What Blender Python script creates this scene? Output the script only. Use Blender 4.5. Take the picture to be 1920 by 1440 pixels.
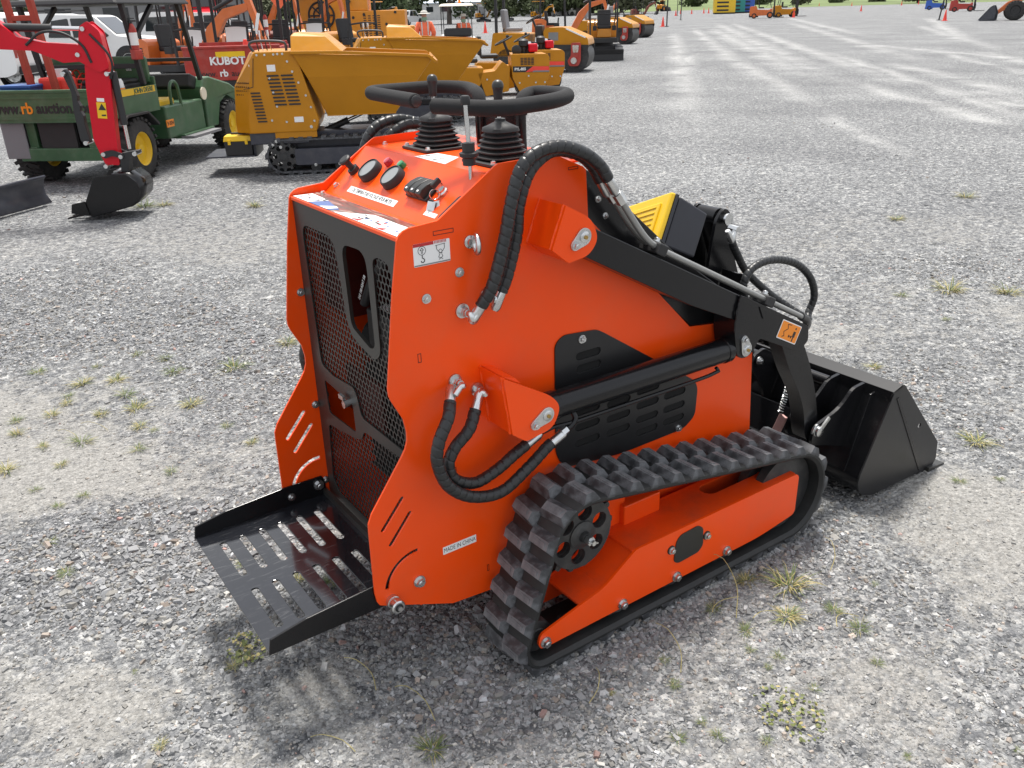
import bpy, bmesh, math, random
import numpy as np
from mathutils import Vector, Matrix, Euler
from mathutils.geometry import tessellate_polygon

random.seed(7)
scene = bpy.context.scene
for o in list(bpy.data.objects):
    bpy.data.objects.remove(o, do_unlink=True)
COL = scene.collection

# ------------------------------------------------------------------ camera
PITCH, ROLL, YAW, FPX = math.radians(23.7711), math.radians(-1.6194), math.radians(55.5605), 1597.0
cam_d = bpy.data.cameras.new('camera')
cam = bpy.data.objects.new('camera', cam_d)
COL.objects.link(cam)
fw = Vector((math.cos(PITCH) * math.cos(YAW), math.cos(PITCH) * math.sin(YAW), -math.sin(PITCH)))
r0 = Vector((math.sin(YAW), -math.cos(YAW), 0))
u0 = r0.cross(fw)
rt = r0 * math.cos(ROLL) + u0 * math.sin(ROLL)
up = -r0 * math.sin(ROLL) + u0 * math.cos(ROLL)
CAMPOS = Vector((-0.7, -1.905, 1.6))
cam.matrix_world = Matrix(((rt.x, up.x, -fw.x, CAMPOS.x), (rt.y, up.y, -fw.y, CAMPOS.y),
                           (rt.z, up.z, -fw.z, CAMPOS.z), (0, 0, 0, 1)))
cam_d.sensor_fit = 'HORIZONTAL'
cam_d.sensor_width = 36.0
cam_d.lens = FPX / 1920 * 36.0
cam_d.clip_start = 0.05
cam_d.clip_end = 6000
scene.camera = cam

# ------------------------------------------------------------------ light
SUN_EL, SUN_AZ = math.radians(70), math.radians(54)      # direction towards the sun (azimuth from +X)
world = bpy.data.worlds.new('World')
scene.world = world
world.use_nodes = True
wn, wl = world.node_tree.nodes, world.node_tree.links
wn.clear()
wo = wn.new('ShaderNodeOutputWorld')
bg = wn.new('ShaderNodeBackground')
sky = wn.new('ShaderNodeTexSky')
sky.sky_type = 'NISHITA'
sky.sun_disc = False
sky.sun_elevation = SUN_EL
sky.sun_rotation = math.pi / 2 - SUN_AZ
sky.air_density = 1.0
sky.dust_density = 4.0
sky.ozone_density = 1.0
# broken white cloud over the whole dome
tc = wn.new('ShaderNodeTexCoord')
mp = wn.new('ShaderNodeMapping')
mp.inputs['Scale'].default_value = (1.0, 1.0, 2.2)
nz = wn.new('ShaderNodeTexNoise')
nz.inputs['Scale'].default_value = 2.3
nz.inputs['Detail'].default_value = 8
nz.inputs['Roughness'].default_value = 0.55
cr = wn.new('ShaderNodeValToRGB')
cr.color_ramp.elements[0].position = 0.36
cr.color_ramp.elements[0].color = (0.45, 0.45, 0.45, 1)
cr.color_ramp.elements[1].position = 0.62
cr.color_ramp.elements[1].color = (0.92, 0.92, 0.92, 1)
mx = wn.new('ShaderNodeMix')
mx.data_type = 'RGBA'
mx.inputs[7].default_value = (9.6, 9.8, 10.2, 1)
wl.new(tc.outputs['Generated'], mp.inputs['Vector'])
wl.new(mp.outputs['Vector'], nz.inputs['Vector'])
wl.new(nz.outputs['Fac'], cr.inputs['Fac'])
wl.new(cr.outputs['Color'], mx.inputs[0])
wl.new(sky.outputs['Color'], mx.inputs[6])
wl.new(mx.outputs[2], bg.inputs['Color'])
bg.inputs['Strength'].default_value = 0.070
wl.new(bg.outputs['Background'], wo.inputs['Surface'])

sun_d = bpy.data.lights.new('sun', 'SUN')
sun_d.energy = 3.3
sun_d.angle = math.radians(12)
sun_d.color = (1.0, 0.96, 0.90)
sun = bpy.data.objects.new('sun', sun_d)
COL.objects.link(sun)
sdir = Vector((math.cos(SUN_EL) * math.cos(SUN_AZ), math.cos(SUN_EL) * math.sin(SUN_AZ), math.sin(SUN_EL)))
sun.rotation_euler = sdir.to_track_quat('Z', 'Y').to_euler()
sun.location = (0, 0, 30)

vs = scene.view_settings
vs.view_transform = 'Standard'
vs.look = 'None'
vs.exposure = 0.90
vs.gamma = 1.0
vs.use_curve_mapping = False

# ------------------------------------------------------------------ materials
MATS = {}


def mat(name, col, rough=0.5, metal=0.0, coat=0.0, var=0.0, vscale=8.0, bump=0.0, bscale=60.0,
        dust=0.0, dustcol=(0.34, 0.31, 0.27), dscale=6.0, rvar=0.0, emit=None, trans=0.0, scratch=0.0, spec=0.5):
    """procedural Principled material: base colour with noise variation, dust film, fine relief"""
    m = bpy.data.materials.new(name)
    m.use_nodes = True
    N, L = m.node_tree.nodes, m.node_tree.links
    b = N['Principled BSDF']
    c4 = (*col, 1)
    b.inputs['Base Color'].default_value = c4
    b.inputs['Roughness'].default_value = rough
    b.inputs['Metallic'].default_value = metal
    b.inputs['Specular IOR Level'].default_value = spec
    b.inputs['Coat Weight'].default_value = coat
    b.inputs['Coat Roughness'].default_value = 0.08
    if trans:
        b.inputs['Transmission Weight'].default_value = trans
    if emit:
        b.inputs['Emission Color'].default_value = (*emit, 1)
        b.inputs['Emission Strength'].default_value = 1.0
    co = N.new('ShaderNodeTexCoord')
    out = None
    if var or dust or scratch:
        n1 = N.new('ShaderNodeTexNoise')
        n1.inputs['Scale'].default_value = vscale
        n1.inputs['Detail'].default_value = 6
        L.new(co.outputs['Object'], n1.inputs['Vector'])
        r1 = N.new('ShaderNodeMapRange')
        r1.inputs[1].default_value = 0.3
        r1.inputs[2].default_value = 0.7
        r1.inputs[3].default_value = 1 - var
        r1.inputs[4].default_value = 1 + var
        L.new(n1.outputs['Fac'], r1.inputs[0])
        hs = N.new('ShaderNodeHueSaturation')
        hs.inputs['Color'].default_value = c4
        L.new(r1.outputs[0], hs.inputs['Value'])
        out = hs.outputs['Color']
    if dust:
        n2 = N.new('ShaderNodeTexNoise')
        n2.inputs['Scale'].default_value = dscale
        n2.inputs['Detail'].default_value = 9
        n2.inputs['Roughness'].default_value = 0.65
        L.new(co.outputs['Object'], n2.inputs['Vector'])
        r2 = N.new('ShaderNodeMapRange')
        r2.inputs[1].default_value = 0.45
        r2.inputs[2].default_value = 0.75
        r2.inputs[3].default_value = 0.0
        r2.inputs[4].default_value = dust
        L.new(n2.outputs['Fac'], r2.inputs[0])
        mxd = N.new('ShaderNodeMix')
        mxd.data_type = 'RGBA'
        L.new(r2.outputs[0], mxd.inputs[0])
        L.new(out, mxd.inputs[6])
        mxd.inputs[7].default_value = (*dustcol, 1)
        out = mxd.outputs[2]
        r3 = N.new('ShaderNodeMapRange')
        r3.inputs[3].default_value = rough
        r3.inputs[4].default_value = min(1, rough + 0.5)
        L.new(r2.outputs[0], r3.inputs[0])
        L.new(r3.outputs[0], b.inputs['Roughness'])
    elif rvar:
        n4 = N.new('ShaderNodeTexNoise')
        n4.inputs['Scale'].default_value = 14
        n4.inputs['Detail'].default_value = 6
        L.new(co.outputs['Object'], n4.inputs['Vector'])
        r4 = N.new('ShaderNodeMapRange')
        r4.inputs[1].default_value = 0.3
        r4.inputs[2].default_value = 0.7
        r4.inputs[3].default_value = max(0, rough - rvar)
        r4.inputs[4].default_value = rough + rvar
        L.new(n4.outputs['Fac'], r4.inputs[0])
        L.new(r4.outputs[0], b.inputs['Roughness'])
    if scratch:
        ms = N.new('ShaderNodeMapping')
        ms.inputs['Scale'].default_value = (9, 60, 9)
        ms.inputs['Rotation'].default_value = (0, 0, 0.5)
        L.new(co.outputs['Object'], ms.inputs['Vector'])
        ns = N.new('ShaderNodeTexNoise')
        ns.inputs['Scale'].default_value = 1.3
        ns.inputs['Detail'].default_value = 5
        ns.inputs['Distortion'].default_value = 1.6
        L.new(ms.outputs['Vector'], ns.inputs['Vector'])
        rs = N.new('ShaderNodeMapRange')
        rs.inputs[1].default_value = 0.58
        rs.inputs[2].default_value = 0.72
        rs.inputs[3].default_value = 0
        rs.inputs[4].default_value = scratch
        L.new(ns.outputs['Fac'], rs.inputs[0])
        mss = N.new('ShaderNodeMix')
        mss.data_type = 'RGBA'
        L.new(rs.outputs[0], mss.inputs[0])
        L.new(out, mss.inputs[6])
        mss.inputs[7].default_value = (0.42, 0.42, 0.42, 1)
        out = mss.outputs[2]
    if out:
        L.new(out, b.inputs['Base Color'])
    if bump:
        n3 = N.new('ShaderNodeTexNoise')
        n3.inputs['Scale'].default_value = bscale
        n3.inputs['Detail'].default_value = 3
        L.new(co.outputs['Object'], n3.inputs['Vector'])
        bp = N.new('ShaderNodeBump')
        bp.inputs['Strength'].default_value = bump
        bp.inputs['Distance'].default_value = 0.002
        L.new(n3.outputs['Fac'], bp.inputs['Height'])
        L.new(bp.outputs['Normal'], b.inputs['Normal'])
    MATS[name] = m
    return m


mat('orange', (0.90, 0.074, 0.003), 0.28, 0, 0.04, 0.04, 3, 0.12, 7, dust=0.16, dustcol=(0.46, 0.15, 0.08), dscale=5, spec=0.30)
mat('orange_dirty', (0.82, 0.064, 0.004), 0.38, 0, 0.0, 0.08, 5, 0.05, 25, dust=0.30, dustcol=(0.10, 0.06, 0.04), dscale=11)
mat('black_paint', (0.007, 0.007, 0.008), 0.24, 0, 0.05, 0.1, 5, 0.05, 20, spec=0.35)
mat('black_plate', (0.010, 0.011, 0.014), 0.13, 0, 0.5, 0.2, 6, 0.05, 12, scratch=0.10)
mat('black_satin', (0.022, 0.022, 0.020), 0.40, 0, 0.0, 0.1, 5, 0.05, 40)
mat('black_vent', (0.015, 0.015, 0.016), 0.32, 0, 0.0, 0.15, 6, 0.06, 30, spec=0.4)
mat('dark_red_paint', (0.030, 0.012, 0.012), 0.30, 0, 0.3, 0.15, 5, 0.05, 20)
mat('black_rubber', (0.017, 0.017, 0.018), 0.55, 0, 0, 0.25, 9, 0.1, 60)
mat('hose_wrap', (0.016, 0.017, 0.018), 0.38, 0, 0, 0.2, 20, 0.08, 90)
mat('foam', (0.012, 0.012, 0.013), 0.92, 0, 0, 0.15, 60, 0.35, 500)
mat('track_rubber', (0.040, 0.042, 0.046), 0.55, 0, 0, 0.35, 14, 0.5, 45, dust=0.9, dustcol=(0.17, 0.175, 0.185), dscale=30)
mat('track_worn', (0.115, 0.118, 0.125), 0.6, 0, 0, 0.4, 18, 0.4, 60, dust=0.7, dustcol=(0.24, 0.24, 0.245), dscale=40)
mat('track_inner', (0.012, 0.013, 0.013), 0.6, 0, 0, 0.2, 8, 0.2, 50, dust=0.15, dustcol=(0.10, 0.10, 0.10), dscale=14)
mat('sprocket_steel', (0.030, 0.031, 0.032), 0.5, 0.2, 0, 0.2, 12, 0.1, 60, dust=0.15, dscale=20)
mat('zinc', (0.62, 0.63, 0.63), 0.30, 1.0, 0, 0.15, 30, rvar=0.1)
mat('chrome', (0.72, 0.72, 0.72), 0.14, 1.0)
mat('grey_tube', (0.30, 0.30, 0.29), 0.42, 0.6, 0, 0.1, 20)
mat('brass', (0.45, 0.30, 0.10), 0.35, 1.0)
mat('white_sticker', (0.78, 0.78, 0.77), 0.4)
mat('black_ink', (0.02, 0.02, 0.02), 0.5)
mat('seat_ink', (0.10, 0.10, 0.10), 0.5)
mat('red_ink', (0.45, 0.02, 0.025), 0.4)
mat('green_ink', (0.18, 0.30, 0.20), 0.4)
mat('blue_ink', (0.055, 0.11, 0.28), 0.4)
mat('orange_sticker', (0.85, 0.26, 0.015), 0.4)
mat('gauge_glass', (0.20, 0.21, 0.21), 0.12, 0, 0.6)
mat('red_lens', (0.42, 0.01, 0.03), 0.2, 0, 0.8)
mat('green_lens', (0.01, 0.22, 0.07), 0.2, 0, 0.8)
mat('yellow_plastic', (0.80, 0.50, 0.008), 0.42, 0, 0, 0.05, 8)
mat('grey_plastic', (0.020, 0.021, 0.028), 0.48, 0, 0, 0.1, 10, 0.08, 120)
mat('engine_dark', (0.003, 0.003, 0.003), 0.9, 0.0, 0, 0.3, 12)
mat('shade_seam_red', (0.06, 0.005, 0.003), 0.45, 0, 0, 0.3, 12)  # orange with the engine bay's shade put into the colour; also panel seams
mat('pink_tag', (0.55, 0.32, 0.30), 0.6)


# ------------------------------------------------------------------ mesh helpers
def _axes(d):
    d = Vector(d).normalized()
    a = Vector((0, 0, 1)) if abs(d.z) < 0.9 else Vector((1, 0, 0))
    e1 = d.cross(a).normalized()
    e2 = d.cross(e1).normalized()
    return d, e1, e2


class MB:
    def __init__(self):
        self.v, self.f, self.mi = [], [], []
        self.cur = 0

    def add(self, vs_, fs_):
        o = len(self.v)
        self.v += [tuple(q) for q in vs_]
        for q in fs_:
            self.f.append(tuple(i + o for i in q))
            self.mi.append(self.cur)
        return self

    def box(self, c, s, rot=None):
        x, y, z = s[0] / 2, s[1] / 2, s[2] / 2
        pts = [Vector(p) for p in ((-x, -y, -z), (x, -y, -z), (x, y, -z), (-x, y, -z), (-x, -y, z), (x, -y, z), (x, y, z), (-x, y, z))]
        if rot is not None:
            R = rot if isinstance(rot, Matrix) else Euler(rot).to_matrix()
            pts = [R @ p for p in pts]
        c = Vector(c)
        return self.add([c + p for p in pts], [(0, 3, 2, 1), (4, 5, 6, 7), (0, 1, 5, 4), (1, 2, 6, 5), (2, 3, 7, 6), (3, 0, 4, 7)])

    def bar(self, p0, p1, w, h, upv=(0, 0, 1)):
        p0, p1 = Vector(p0), Vector(p1)
        d = (p1 - p0).normalized()
        s = d.cross(Vector(upv))
        if s.length < 1e-4:
            s = d.cross(Vector((1, 0, 0)))
        s.normalize()
        n = s.cross(d)
        R = Matrix((d, s, n)).transposed()
        return self.box((p0 + p1) / 2, ((p1 - p0).length, w, h), R)

    def cyl(self, p0, p1, r, r1=None, n=16, caps=True):
        r1 = r if r1 is None else r1
        p0, p1 = Vector(p0), Vector(p1)
        d, e1, e2 = _axes(p1 - p0)
        vs_ = []
        for p, rr in ((p0, r), (p1, r1)):
            for i in range(n):
                a = 2 * math.pi * i / n
                vs_.append(p + e1 * (rr * math.cos(a)) + e2 * (rr * math.sin(a)))
        fs_ = [(i, (i + 1) % n, n + (i + 1) % n, n + i) for i in range(n)]
        if caps:
            fs_ += [tuple(range(n))[::-1], tuple(range(n, 2 * n))]
        return self.add(vs_, fs_)

    def lathe(self, p0, axis, prof, n=20, caps=True):
        """prof: list of (distance along axis, radius)"""
        p0 = Vector(p0)
        d, e1, e2 = _axes(axis)
        vs_, fs_ = [], []
        for h, rr in prof:
            for i in range(n):
                a = 2 * math.pi * i / n
                vs_.append(p0 + d * h + e1 * (rr * math.cos(a)) + e2 * (rr * math.sin(a)))
        for k in range(len(prof) - 1):
            for i in range(n):
                j = (i + 1) % n
                fs_.append((k * n + i, k * n + j, (k + 1) * n + j, (k + 1) * n + i))
        if caps:
            fs_ += [tuple(range(n))[::-1], tuple(range((len(prof) - 1) * n, len(prof) * n))]
        return self.add(vs_, fs_)

    def torus(self, c, axis, R, r, n=24, m=10):
        d, e1, e2 = _axes(axis)
        c = Vector(c)
        vs_, fs_ = [], []
        for i in range(n):
            a = 2 * math.pi * i / n
            rd = e1 * math.cos(a) + e2 * math.sin(a)
            for j in range(m):
                b = 2 * math.pi * j / m
                vs_.append(c + rd * (R + r * math.cos(b)) + d * (r * math.sin(b)))
        for i in range(n):
            for j in range(m):
                fs_.append((i * m + j, i * m + (j + 1) % m, ((i + 1) % n) * m + (j + 1) % m, ((i + 1) % n) * m + j))
        return self.add(vs_, fs_)

    def tube(self, path, r, n=12, rfun=None, caps=True):
        """sweep a circle along points; r may be a number, rfun(s,theta) multiplies it"""
        P = [Vector(p) for p in path]
        T = []
        for i in range(len(P)):
            a, b = P[max(0, i - 1)], P[min(len(P) - 1, i + 1)]
            T.append((b - a).normalized())
        d, e1, e2 = _axes(T[0])
        vs_, fs_ = [], []
        s = 0.0
        for i, p in enumerate(P):
            if i:
                s += (P[i] - P[i - 1]).length
                e1 = (e1 - T[i] * e1.dot(T[i])).normalized()
                e2 = T[i].cross(e1)
            for j in range(n):
                a = 2 * math.pi * j / n
                rr = r * (rfun(s, a) if rfun else 1.0)
                vs_.append(p + e1 * (rr * math.cos(a)) + e2 * (rr * math.sin(a)))
        for i in range(len(P) - 1):
            for j in range(n):
                fs_.append((i * n + j, i * n + (j + 1) % n, (i + 1) * n + (j + 1) % n, (i + 1) * n + j))
        if caps:
            fs_ += [tuple(range(n))[::-1], tuple(range((len(P) - 1) * n, len(P) * n))]
        return self.add(vs_, fs_)

    def prism(self, poly, a, b, plane='xz', holes=()):
        """polygon (2D) with holes, extruded between a and b along the third axis"""
        def to3(p, t):
            if plane == 'xz':
                return (p[0], t, p[1])
            if plane == 'yz':
                return (t, p[0], p[1])
            return (p[0], p[1], t)
        loops = [list(poly)] + [list(h) for h in holes]
        flat = [p for l in loops for p in l]
        tris = tessellate_polygon([[Vector((p[0], p[1], 0)) for p in l] for l in loops])
        n = len(flat)
        vs_ = [to3(p, a) for p in flat] + [to3(p, b) for p in flat]
        fs_ = [tuple(t) for t in tris] + [tuple(i + n for i in reversed(t)) for t in tris]
        o = 0
        for l in loops:
            k = len(l)
            for i in range(k):
                j = (i + 1) % k
                fs_.append((o + i, o + j, n + o + j, n + o + i))
            o += k
        return self.add(vs_, fs_)

    def sphere(self, c, r, n=14, m=8, sc=(1, 1, 1)):
        c = Vector(c)
        vs_, fs_ = [c + Vector((0, 0, r * sc[2]))], []
        for k in range(1, m):
            t = math.pi * k / m
            for i in range(n):
                a = 2 * math.pi * i / n
                vs_.append(c + Vector((r * math.sin(t) * math.cos(a) * sc[0], r * math.sin(t) * math.sin(a) * sc[1], r * math.cos(t) * sc[2])))
        vs_.append(c - Vector((0, 0, r * sc[2])))
        for i in range(n):
            fs_.append((0, 1 + i, 1 + (i + 1) % n))
        for k in range(m - 2):
            for i in range(n):
                j = (i + 1) % n
                fs_.append((1 + k * n + i, 1 + (k + 1) * n + i, 1 + (k + 1) * n + j, 1 + k * n + j))
        l = len(vs_) - 1
        for i in range(n):
            fs_.append((l, 1 + (m - 2) * n + (i + 1) % n, 1 + (m - 2) * n + i))
        return self.add(vs_, fs_)

    def loft(self, rings, close=True, caps=True):
        """rings: list of equal-length point loops"""
        n = len(rings[0])
        vs_ = [p for r_ in rings for p in r_]
        fs_ = []
        for k in range(len(rings) - 1):
            for i in range(n if close else n - 1):
                j = (i + 1) % n
                fs_.append((k * n + i, k * n + j, (k + 1) * n + j, (k + 1) * n + i))
        if caps:
            fs_ += [tuple(range(n))[::-1], tuple(range((len(rings) - 1) * n, len(rings) * n))]
        return self.add(vs_, fs_)

    def xform(self, M):
        self.v = [tuple(M @ Vector(p)) for p in self.v]
        return self

    def mirror_y(self):
        self.v = [(x, -y, z) for x, y, z in self.v]
        self.f = [tuple(reversed(q)) for q in self.f]
        return self

    def mesh(self, name, mats, smooth=None, fixn=True):
        me = bpy.data.meshes.new(name)
        me.from_pydata(self.v, [], self.f)
        mats = mats if isinstance(mats, (list, tuple)) else [mats]
        for m_ in mats:
            me.materials.append(MATS[m_] if isinstance(m_, str) else m_)
        if len(mats) > 1:
            me.polygons.foreach_set('material_index', self.mi)
        if fixn:
            bm = bmesh.new()
            bm.from_mesh(me)
            bmesh.ops.recalc_face_normals(bm, faces=bm.faces)
            bm.to_mesh(me)
            bm.free()
        if smooth is not None:
            me.polygons.foreach_set('use_smooth', [True] * len(me.polygons))
            me.set_sharp_from_angle(angle=math.radians(smooth))
        else:
            me.shade_flat()
        me.update()
        return me

    def build(self, name, mats, parent=None, smooth=None, bevel=0, segs=2, fixn=True):
        o = bpy.data.objects.new(name, self.mesh(name, mats, smooth, fixn))
        COL.objects.link(o)
        if parent is not None:
            o.parent = parent
        if bevel:
            bv = o.modifiers.new('bevel', 'BEVEL')
            bv.width = bevel
            bv.segments = segs
            bv.limit_method = 'ANGLE'
            bv.angle_limit = math.radians(40)
        return o


def thing(name, label, cat, loc=(0, 0, 0), rz=0.0, group=None):
    o = bpy.data.objects.new(name, None)
    o.empty_display_size = 0.2
    COL.objects.link(o)
    o.location = loc
    o.rotation_euler = (0, 0, rz)
    tag(o, label, cat, group)
    return o


def tag(o, label=None, cat=None, group=None, kind=None):
    if label:
        o['label'] = label
    if cat:
        o['category'] = cat
    if group:
        o['group'] = group
    if kind:
        o['kind'] = kind
    return o


def inst(src_mesh, name, parent, M):
    o = bpy.data.objects.new(name, src_mesh)
    COL.objects.link(o)
    o.parent = parent
    o.matrix_local = M
    return o


def copy_tree(o, parent=None):
    c = o.copy()
    COL.objects.link(c)
    c.parent = parent
    for ch in list(o.children):
        copy_tree(ch, c)
    return c


def frame_to(n, up_=(0, 0, 1), pos=(0, 0, 0)):
    """matrix whose local +Z points along n, local +Y near up_"""
    z = Vector(n).normalized()
    x = Vector(up_).cross(z)
    if x.length < 1e-4:
        x = Vector((1, 0, 0))
    x.normalize()
    y = z.cross(x)
    M = Matrix((x, y, z)).transposed().to_4x4()
    M.translation = Vector(pos)
    return M


def text(s, size, M, m, parent, name='lettering', sx=1.0, ext=0.0004, align='CENTER', bold=0.0):
    cu = bpy.data.curves.new('txt', 'FONT')
    cu.body = s
    cu.size = size
    cu.extrude = ext
    cu.offset = bold
    cu.align_x = align
    cu.align_y = 'CENTER'
    cu.resolution_u = 3
    t = bpy.data.objects.new('txt', cu)
    COL.objects.link(t)
    bpy.context.view_layer.update()
    dg = bpy.context.evaluated_depsgraph_get()
    me = bpy.data.meshes.new_from_object(t.evaluated_get(dg))
    bpy.data.objects.remove(t, do_unlink=True)
    me.name = name
    me.materials.clear()
    me.materials.append(MATS[m])
    o = bpy.data.objects.new(name, me)
    COL.objects.link(o)
    o.parent = parent
    o.matrix_local = M @ Matrix.Diagonal((sx, 1, 1, 1))
    return o


def catmull(pts, step=0.004, closed=False):
    P = [Vector(p) for p in pts]
    if closed:
        P = [P[-1]] + P + [P[0], P[1]]
    else:
        P = [P[0] * 2 - P[1]] + P + [P[-1] * 2 - P[-2]]
    out = []
    for i in range(1, len(P) - 2):
        a, b, c, d = P[i - 1], P[i], P[i + 1], P[i + 2]
        n = max(2, int((c - b).length / step))
        for k in range(n):
            t = k / n
            out.append(0.5 * ((2 * b) + (c - a) * t + (2 * a - 5 * b + 4 * c - d) * t * t + (3 * b - a - 3 * c + d) * t ** 3))
    if not closed:
        out.append(P[-2])
    return out


def rounded(poly, r, n=4):
    """round the corners of a 2D polygon; r number or per-corner list"""
    out = []
    k = len(poly)
    for i in range(k):
        rr = r[i] if isinstance(r, (list, tuple)) else r
        p, a, b = Vector(poly[i]), Vector(poly[i - 1]), Vector(poly[(i + 1) % k])
        if rr <= 0:
            out.append(tuple(p))
            continue
        da, db = (a - p), (b - p)
        t = min(rr, da.length * 0.48, db.length * 0.48)
        q0, q1 = p + da.normalized() * t, p + db.normalized() * t
        for j in range(n + 1):
            s = j / n
            out.append(tuple((1 - s) ** 2 * q0 + 2 * s * (1 - s) * p + s * s * q1))
    return out


def slot(c, l, w, ang=0.0, n=5):
    """stadium polygon"""
    pts = []
    h = max(0, l / 2 - w / 2)
    for sgn, a0 in ((1, -math.pi / 2), (-1, math.pi / 2)):
        for i in range(n + 1):
            a = a0 + math.pi * i / n
            pts.append((sgn * h + w / 2 * math.cos(a), w / 2 * math.sin(a)))
    ca, sa = math.cos(ang), math.sin(ang)
    return [(c[0] + x * ca - y * sa, c[1] + x * sa + y * ca) for x, y in pts]


def slot2(p, q, w, n=5):
    p, q = Vector(p), Vector(q)
    d = q - p
    return slot(tuple((p + q) / 2), d.length + w, w, math.atan2(d.y, d.x), n)


# shared fasteners (local +Z is the outward normal, base at z = 0)
_b = MB().cyl((0, 0, 0), (0, 0, .0022), 1.0, n=16)
_b.v = [(x, y, z) for x, y, z in _b.v]


def bolt_mesh(r, h, name):
    b = MB().cyl((0, 0, 0), (0, 0, h * .22), r * 1.35, n=18)
    b.cyl((0, 0, h * .22), (0, 0, h * .85), r, n=6)
    b.cyl((0, 0, h * .85), (0, 0, h), r * .62, r * .5, n=12)
    return b.mesh(name, 'zinc')


BOLT_S = bolt_mesh(.0062, .008, 'bolt')
BOLT_M = bolt_mesh(.0085, .011, 'bolt')
BOLT_L = bolt_mesh(.012, .016, 'bolt')


def bolt(parent, pos, n, me=None):
    return inst(me or BOLT_S, 'bolt', parent, frame_to(n, (0.3, 0.2, 1), pos) @ Matrix.Rotation(random.random() * 6, 4, 'Z'))

# ------------------------------------------------------------------ ground
rng = np.random.default_rng(11)
_LAT = rng.random((256, 256))


def vnoise(x, y):
    xi, yi = np.floor(x).astype(int), np.floor(y).astype(int)
    fx, fy = x - xi, y - yi
    fx, fy = fx * fx * (3 - 2 * fx), fy * fy * (3 - 2 * fy)
    g = lambda a, b: _LAT[a & 255, b & 255]
    return (g(xi, yi) * (1 - fx) + g(xi + 1, yi) * fx) * (1 - fy) + (g(xi, yi + 1) * (1 - fx) + g(xi + 1, yi + 1) * fx) * fy


def fbm(x, y, sc, oct_=4):
    s, a, t = 0.0, 0.5, 0.0
    for k in range(oct_):
        s = s + a * vnoise(x * sc + 17.3 * k, y * sc + 9.1 * k)
        t += a
        a *= 0.5
        sc *= 2.1
    return s / t


SAND_BLOBS = [(-.65, 1.43, .30, .5), (-.43, 1.51, .30, .5), (-.16, 1.40, .3, .35), (-.15, -.16, .16, .45), (-.65, .2, .22, .4),
              (.97, -1.07, .25, .35), (.6, -.79, .18, .3), (3.0, .45, .6, .3), (1.18, 5.0, .6, .5), (1.87, -.86, .4, .35),
              (-.62, .02, .2, .35), (.2, -.9, .25, .25), (.75, -.62, .25, .12), (1.1, -.7, .25, .25),
              (-.49, .75, .22, -.6), (-.26, .77, .2, -.6), (-.42, .4, .16, -.5), (-.7, .6, .2, -.5), (0.0, 3.3, .9, -.3), (3.05, -.1, .6, -.2),
              (.3, 2.6, .5, -.1), (.45, -.78, .15, -.35)]


def sandf(x, y):
    s = (fbm(x, y, 0.9, 5) - 0.5) * 2.2 + 0.42 + (fbm(x + 40, y, 6.0, 3) - 0.5) * 0.6
    for bx, by, br, bs in SAND_BLOBS:
        s = s + bs * np.exp(-((x - bx) ** 2 + (y - by) ** 2) / (br * br))
    return np.clip(s, 0, 1)


NR, NA = 330, 420
rr = 0.12 * (3200 / 0.12) ** (np.arange(NR) / (NR - 1))
aa = np.arange(NA) / NA * 2 * np.pi
RX = 0.25 + np.outer(rr, np.cos(aa))
RY = -0.8 + np.outer(rr, np.sin(aa))
fall = np.clip(1 - np.sqrt(RX ** 2 + RY ** 2) / 12, 0, 1)
RZ = (fbm(RX + 5, RY + 3, 1.3, 4) - 0.5) * 0.012 * fall
vv = np.stack([RX, RY, RZ], -1).reshape(-1, 3)
vv = np.concatenate([vv, [[0.25, -0.8, RZ[0].mean()]]])
ff = []
for i in range(NR - 1):
    for j in range(NA):
        k = (j + 1) % NA
        ff.append((i * NA + j, i * NA + k, (i + 1) * NA + k, (i + 1) * NA + j))
for j in range(NA):
    ff.append((NR * NA, (j + 1) % NA, j))
gm = bpy.data.meshes.new('ground')
gm.from_pydata(vv.tolist(), [], [q[::-1] if len(q) == 4 else q[::-1] for q in ff])
at = gm.attributes.new('sand', 'FLOAT', 'POINT')
_rd = np.sqrt((vv[:, 0] + .7) ** 2 + (vv[:, 1] + 1.9) ** 2)
at.data.foreach_set('value', (sandf(vv[:, 0], vv[:, 1]) * np.clip(1.3 - _rd / 9, 0.12, 1)).astype(np.float32))
gm.polygons.foreach_set('use_smooth', [True] * len(gm.polygons))
bmg = bmesh.new()
bmg.from_mesh(gm)
bmesh.ops.recalc_face_normals(bmg, faces=bmg.faces)
if bmg.faces[0].normal.z < 0:
    bmesh.ops.reverse_faces(bmg, faces=bmg.faces)
bmg.to_mesh(gm)
bmg.free()
ground = bpy.data.objects.new('ground', gm)
COL.objects.link(ground)
tag(ground, kind='structure')
ground['label'] = 'grey crushed-stone yard with pale sandy patches'

gmat = bpy.data.materials.new('gravel_ground')
gmat.use_nodes = True
N, L = gmat.node_tree.nodes, gmat.node_tree.links
B = N['Principled BSDF']
B.inputs['Roughness'].default_value = 0.95
B.inputs['Specular IOR Level'].default_value = 0.2
gc = N.new('ShaderNodeTexCoord')


def nd(t, **kw):
    n_ = N.new(t)
    for k_, v_ in kw.items():
        n_.inputs[k_].default_value = v_
    return n_


def vor(scale, rnd=1.0):
    v_ = nd('ShaderNodeTexVoronoi', Scale=scale, Randomness=rnd)
    L.new(gc.outputs['Object'], v_.inputs['Vector'])
    return v_


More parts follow.
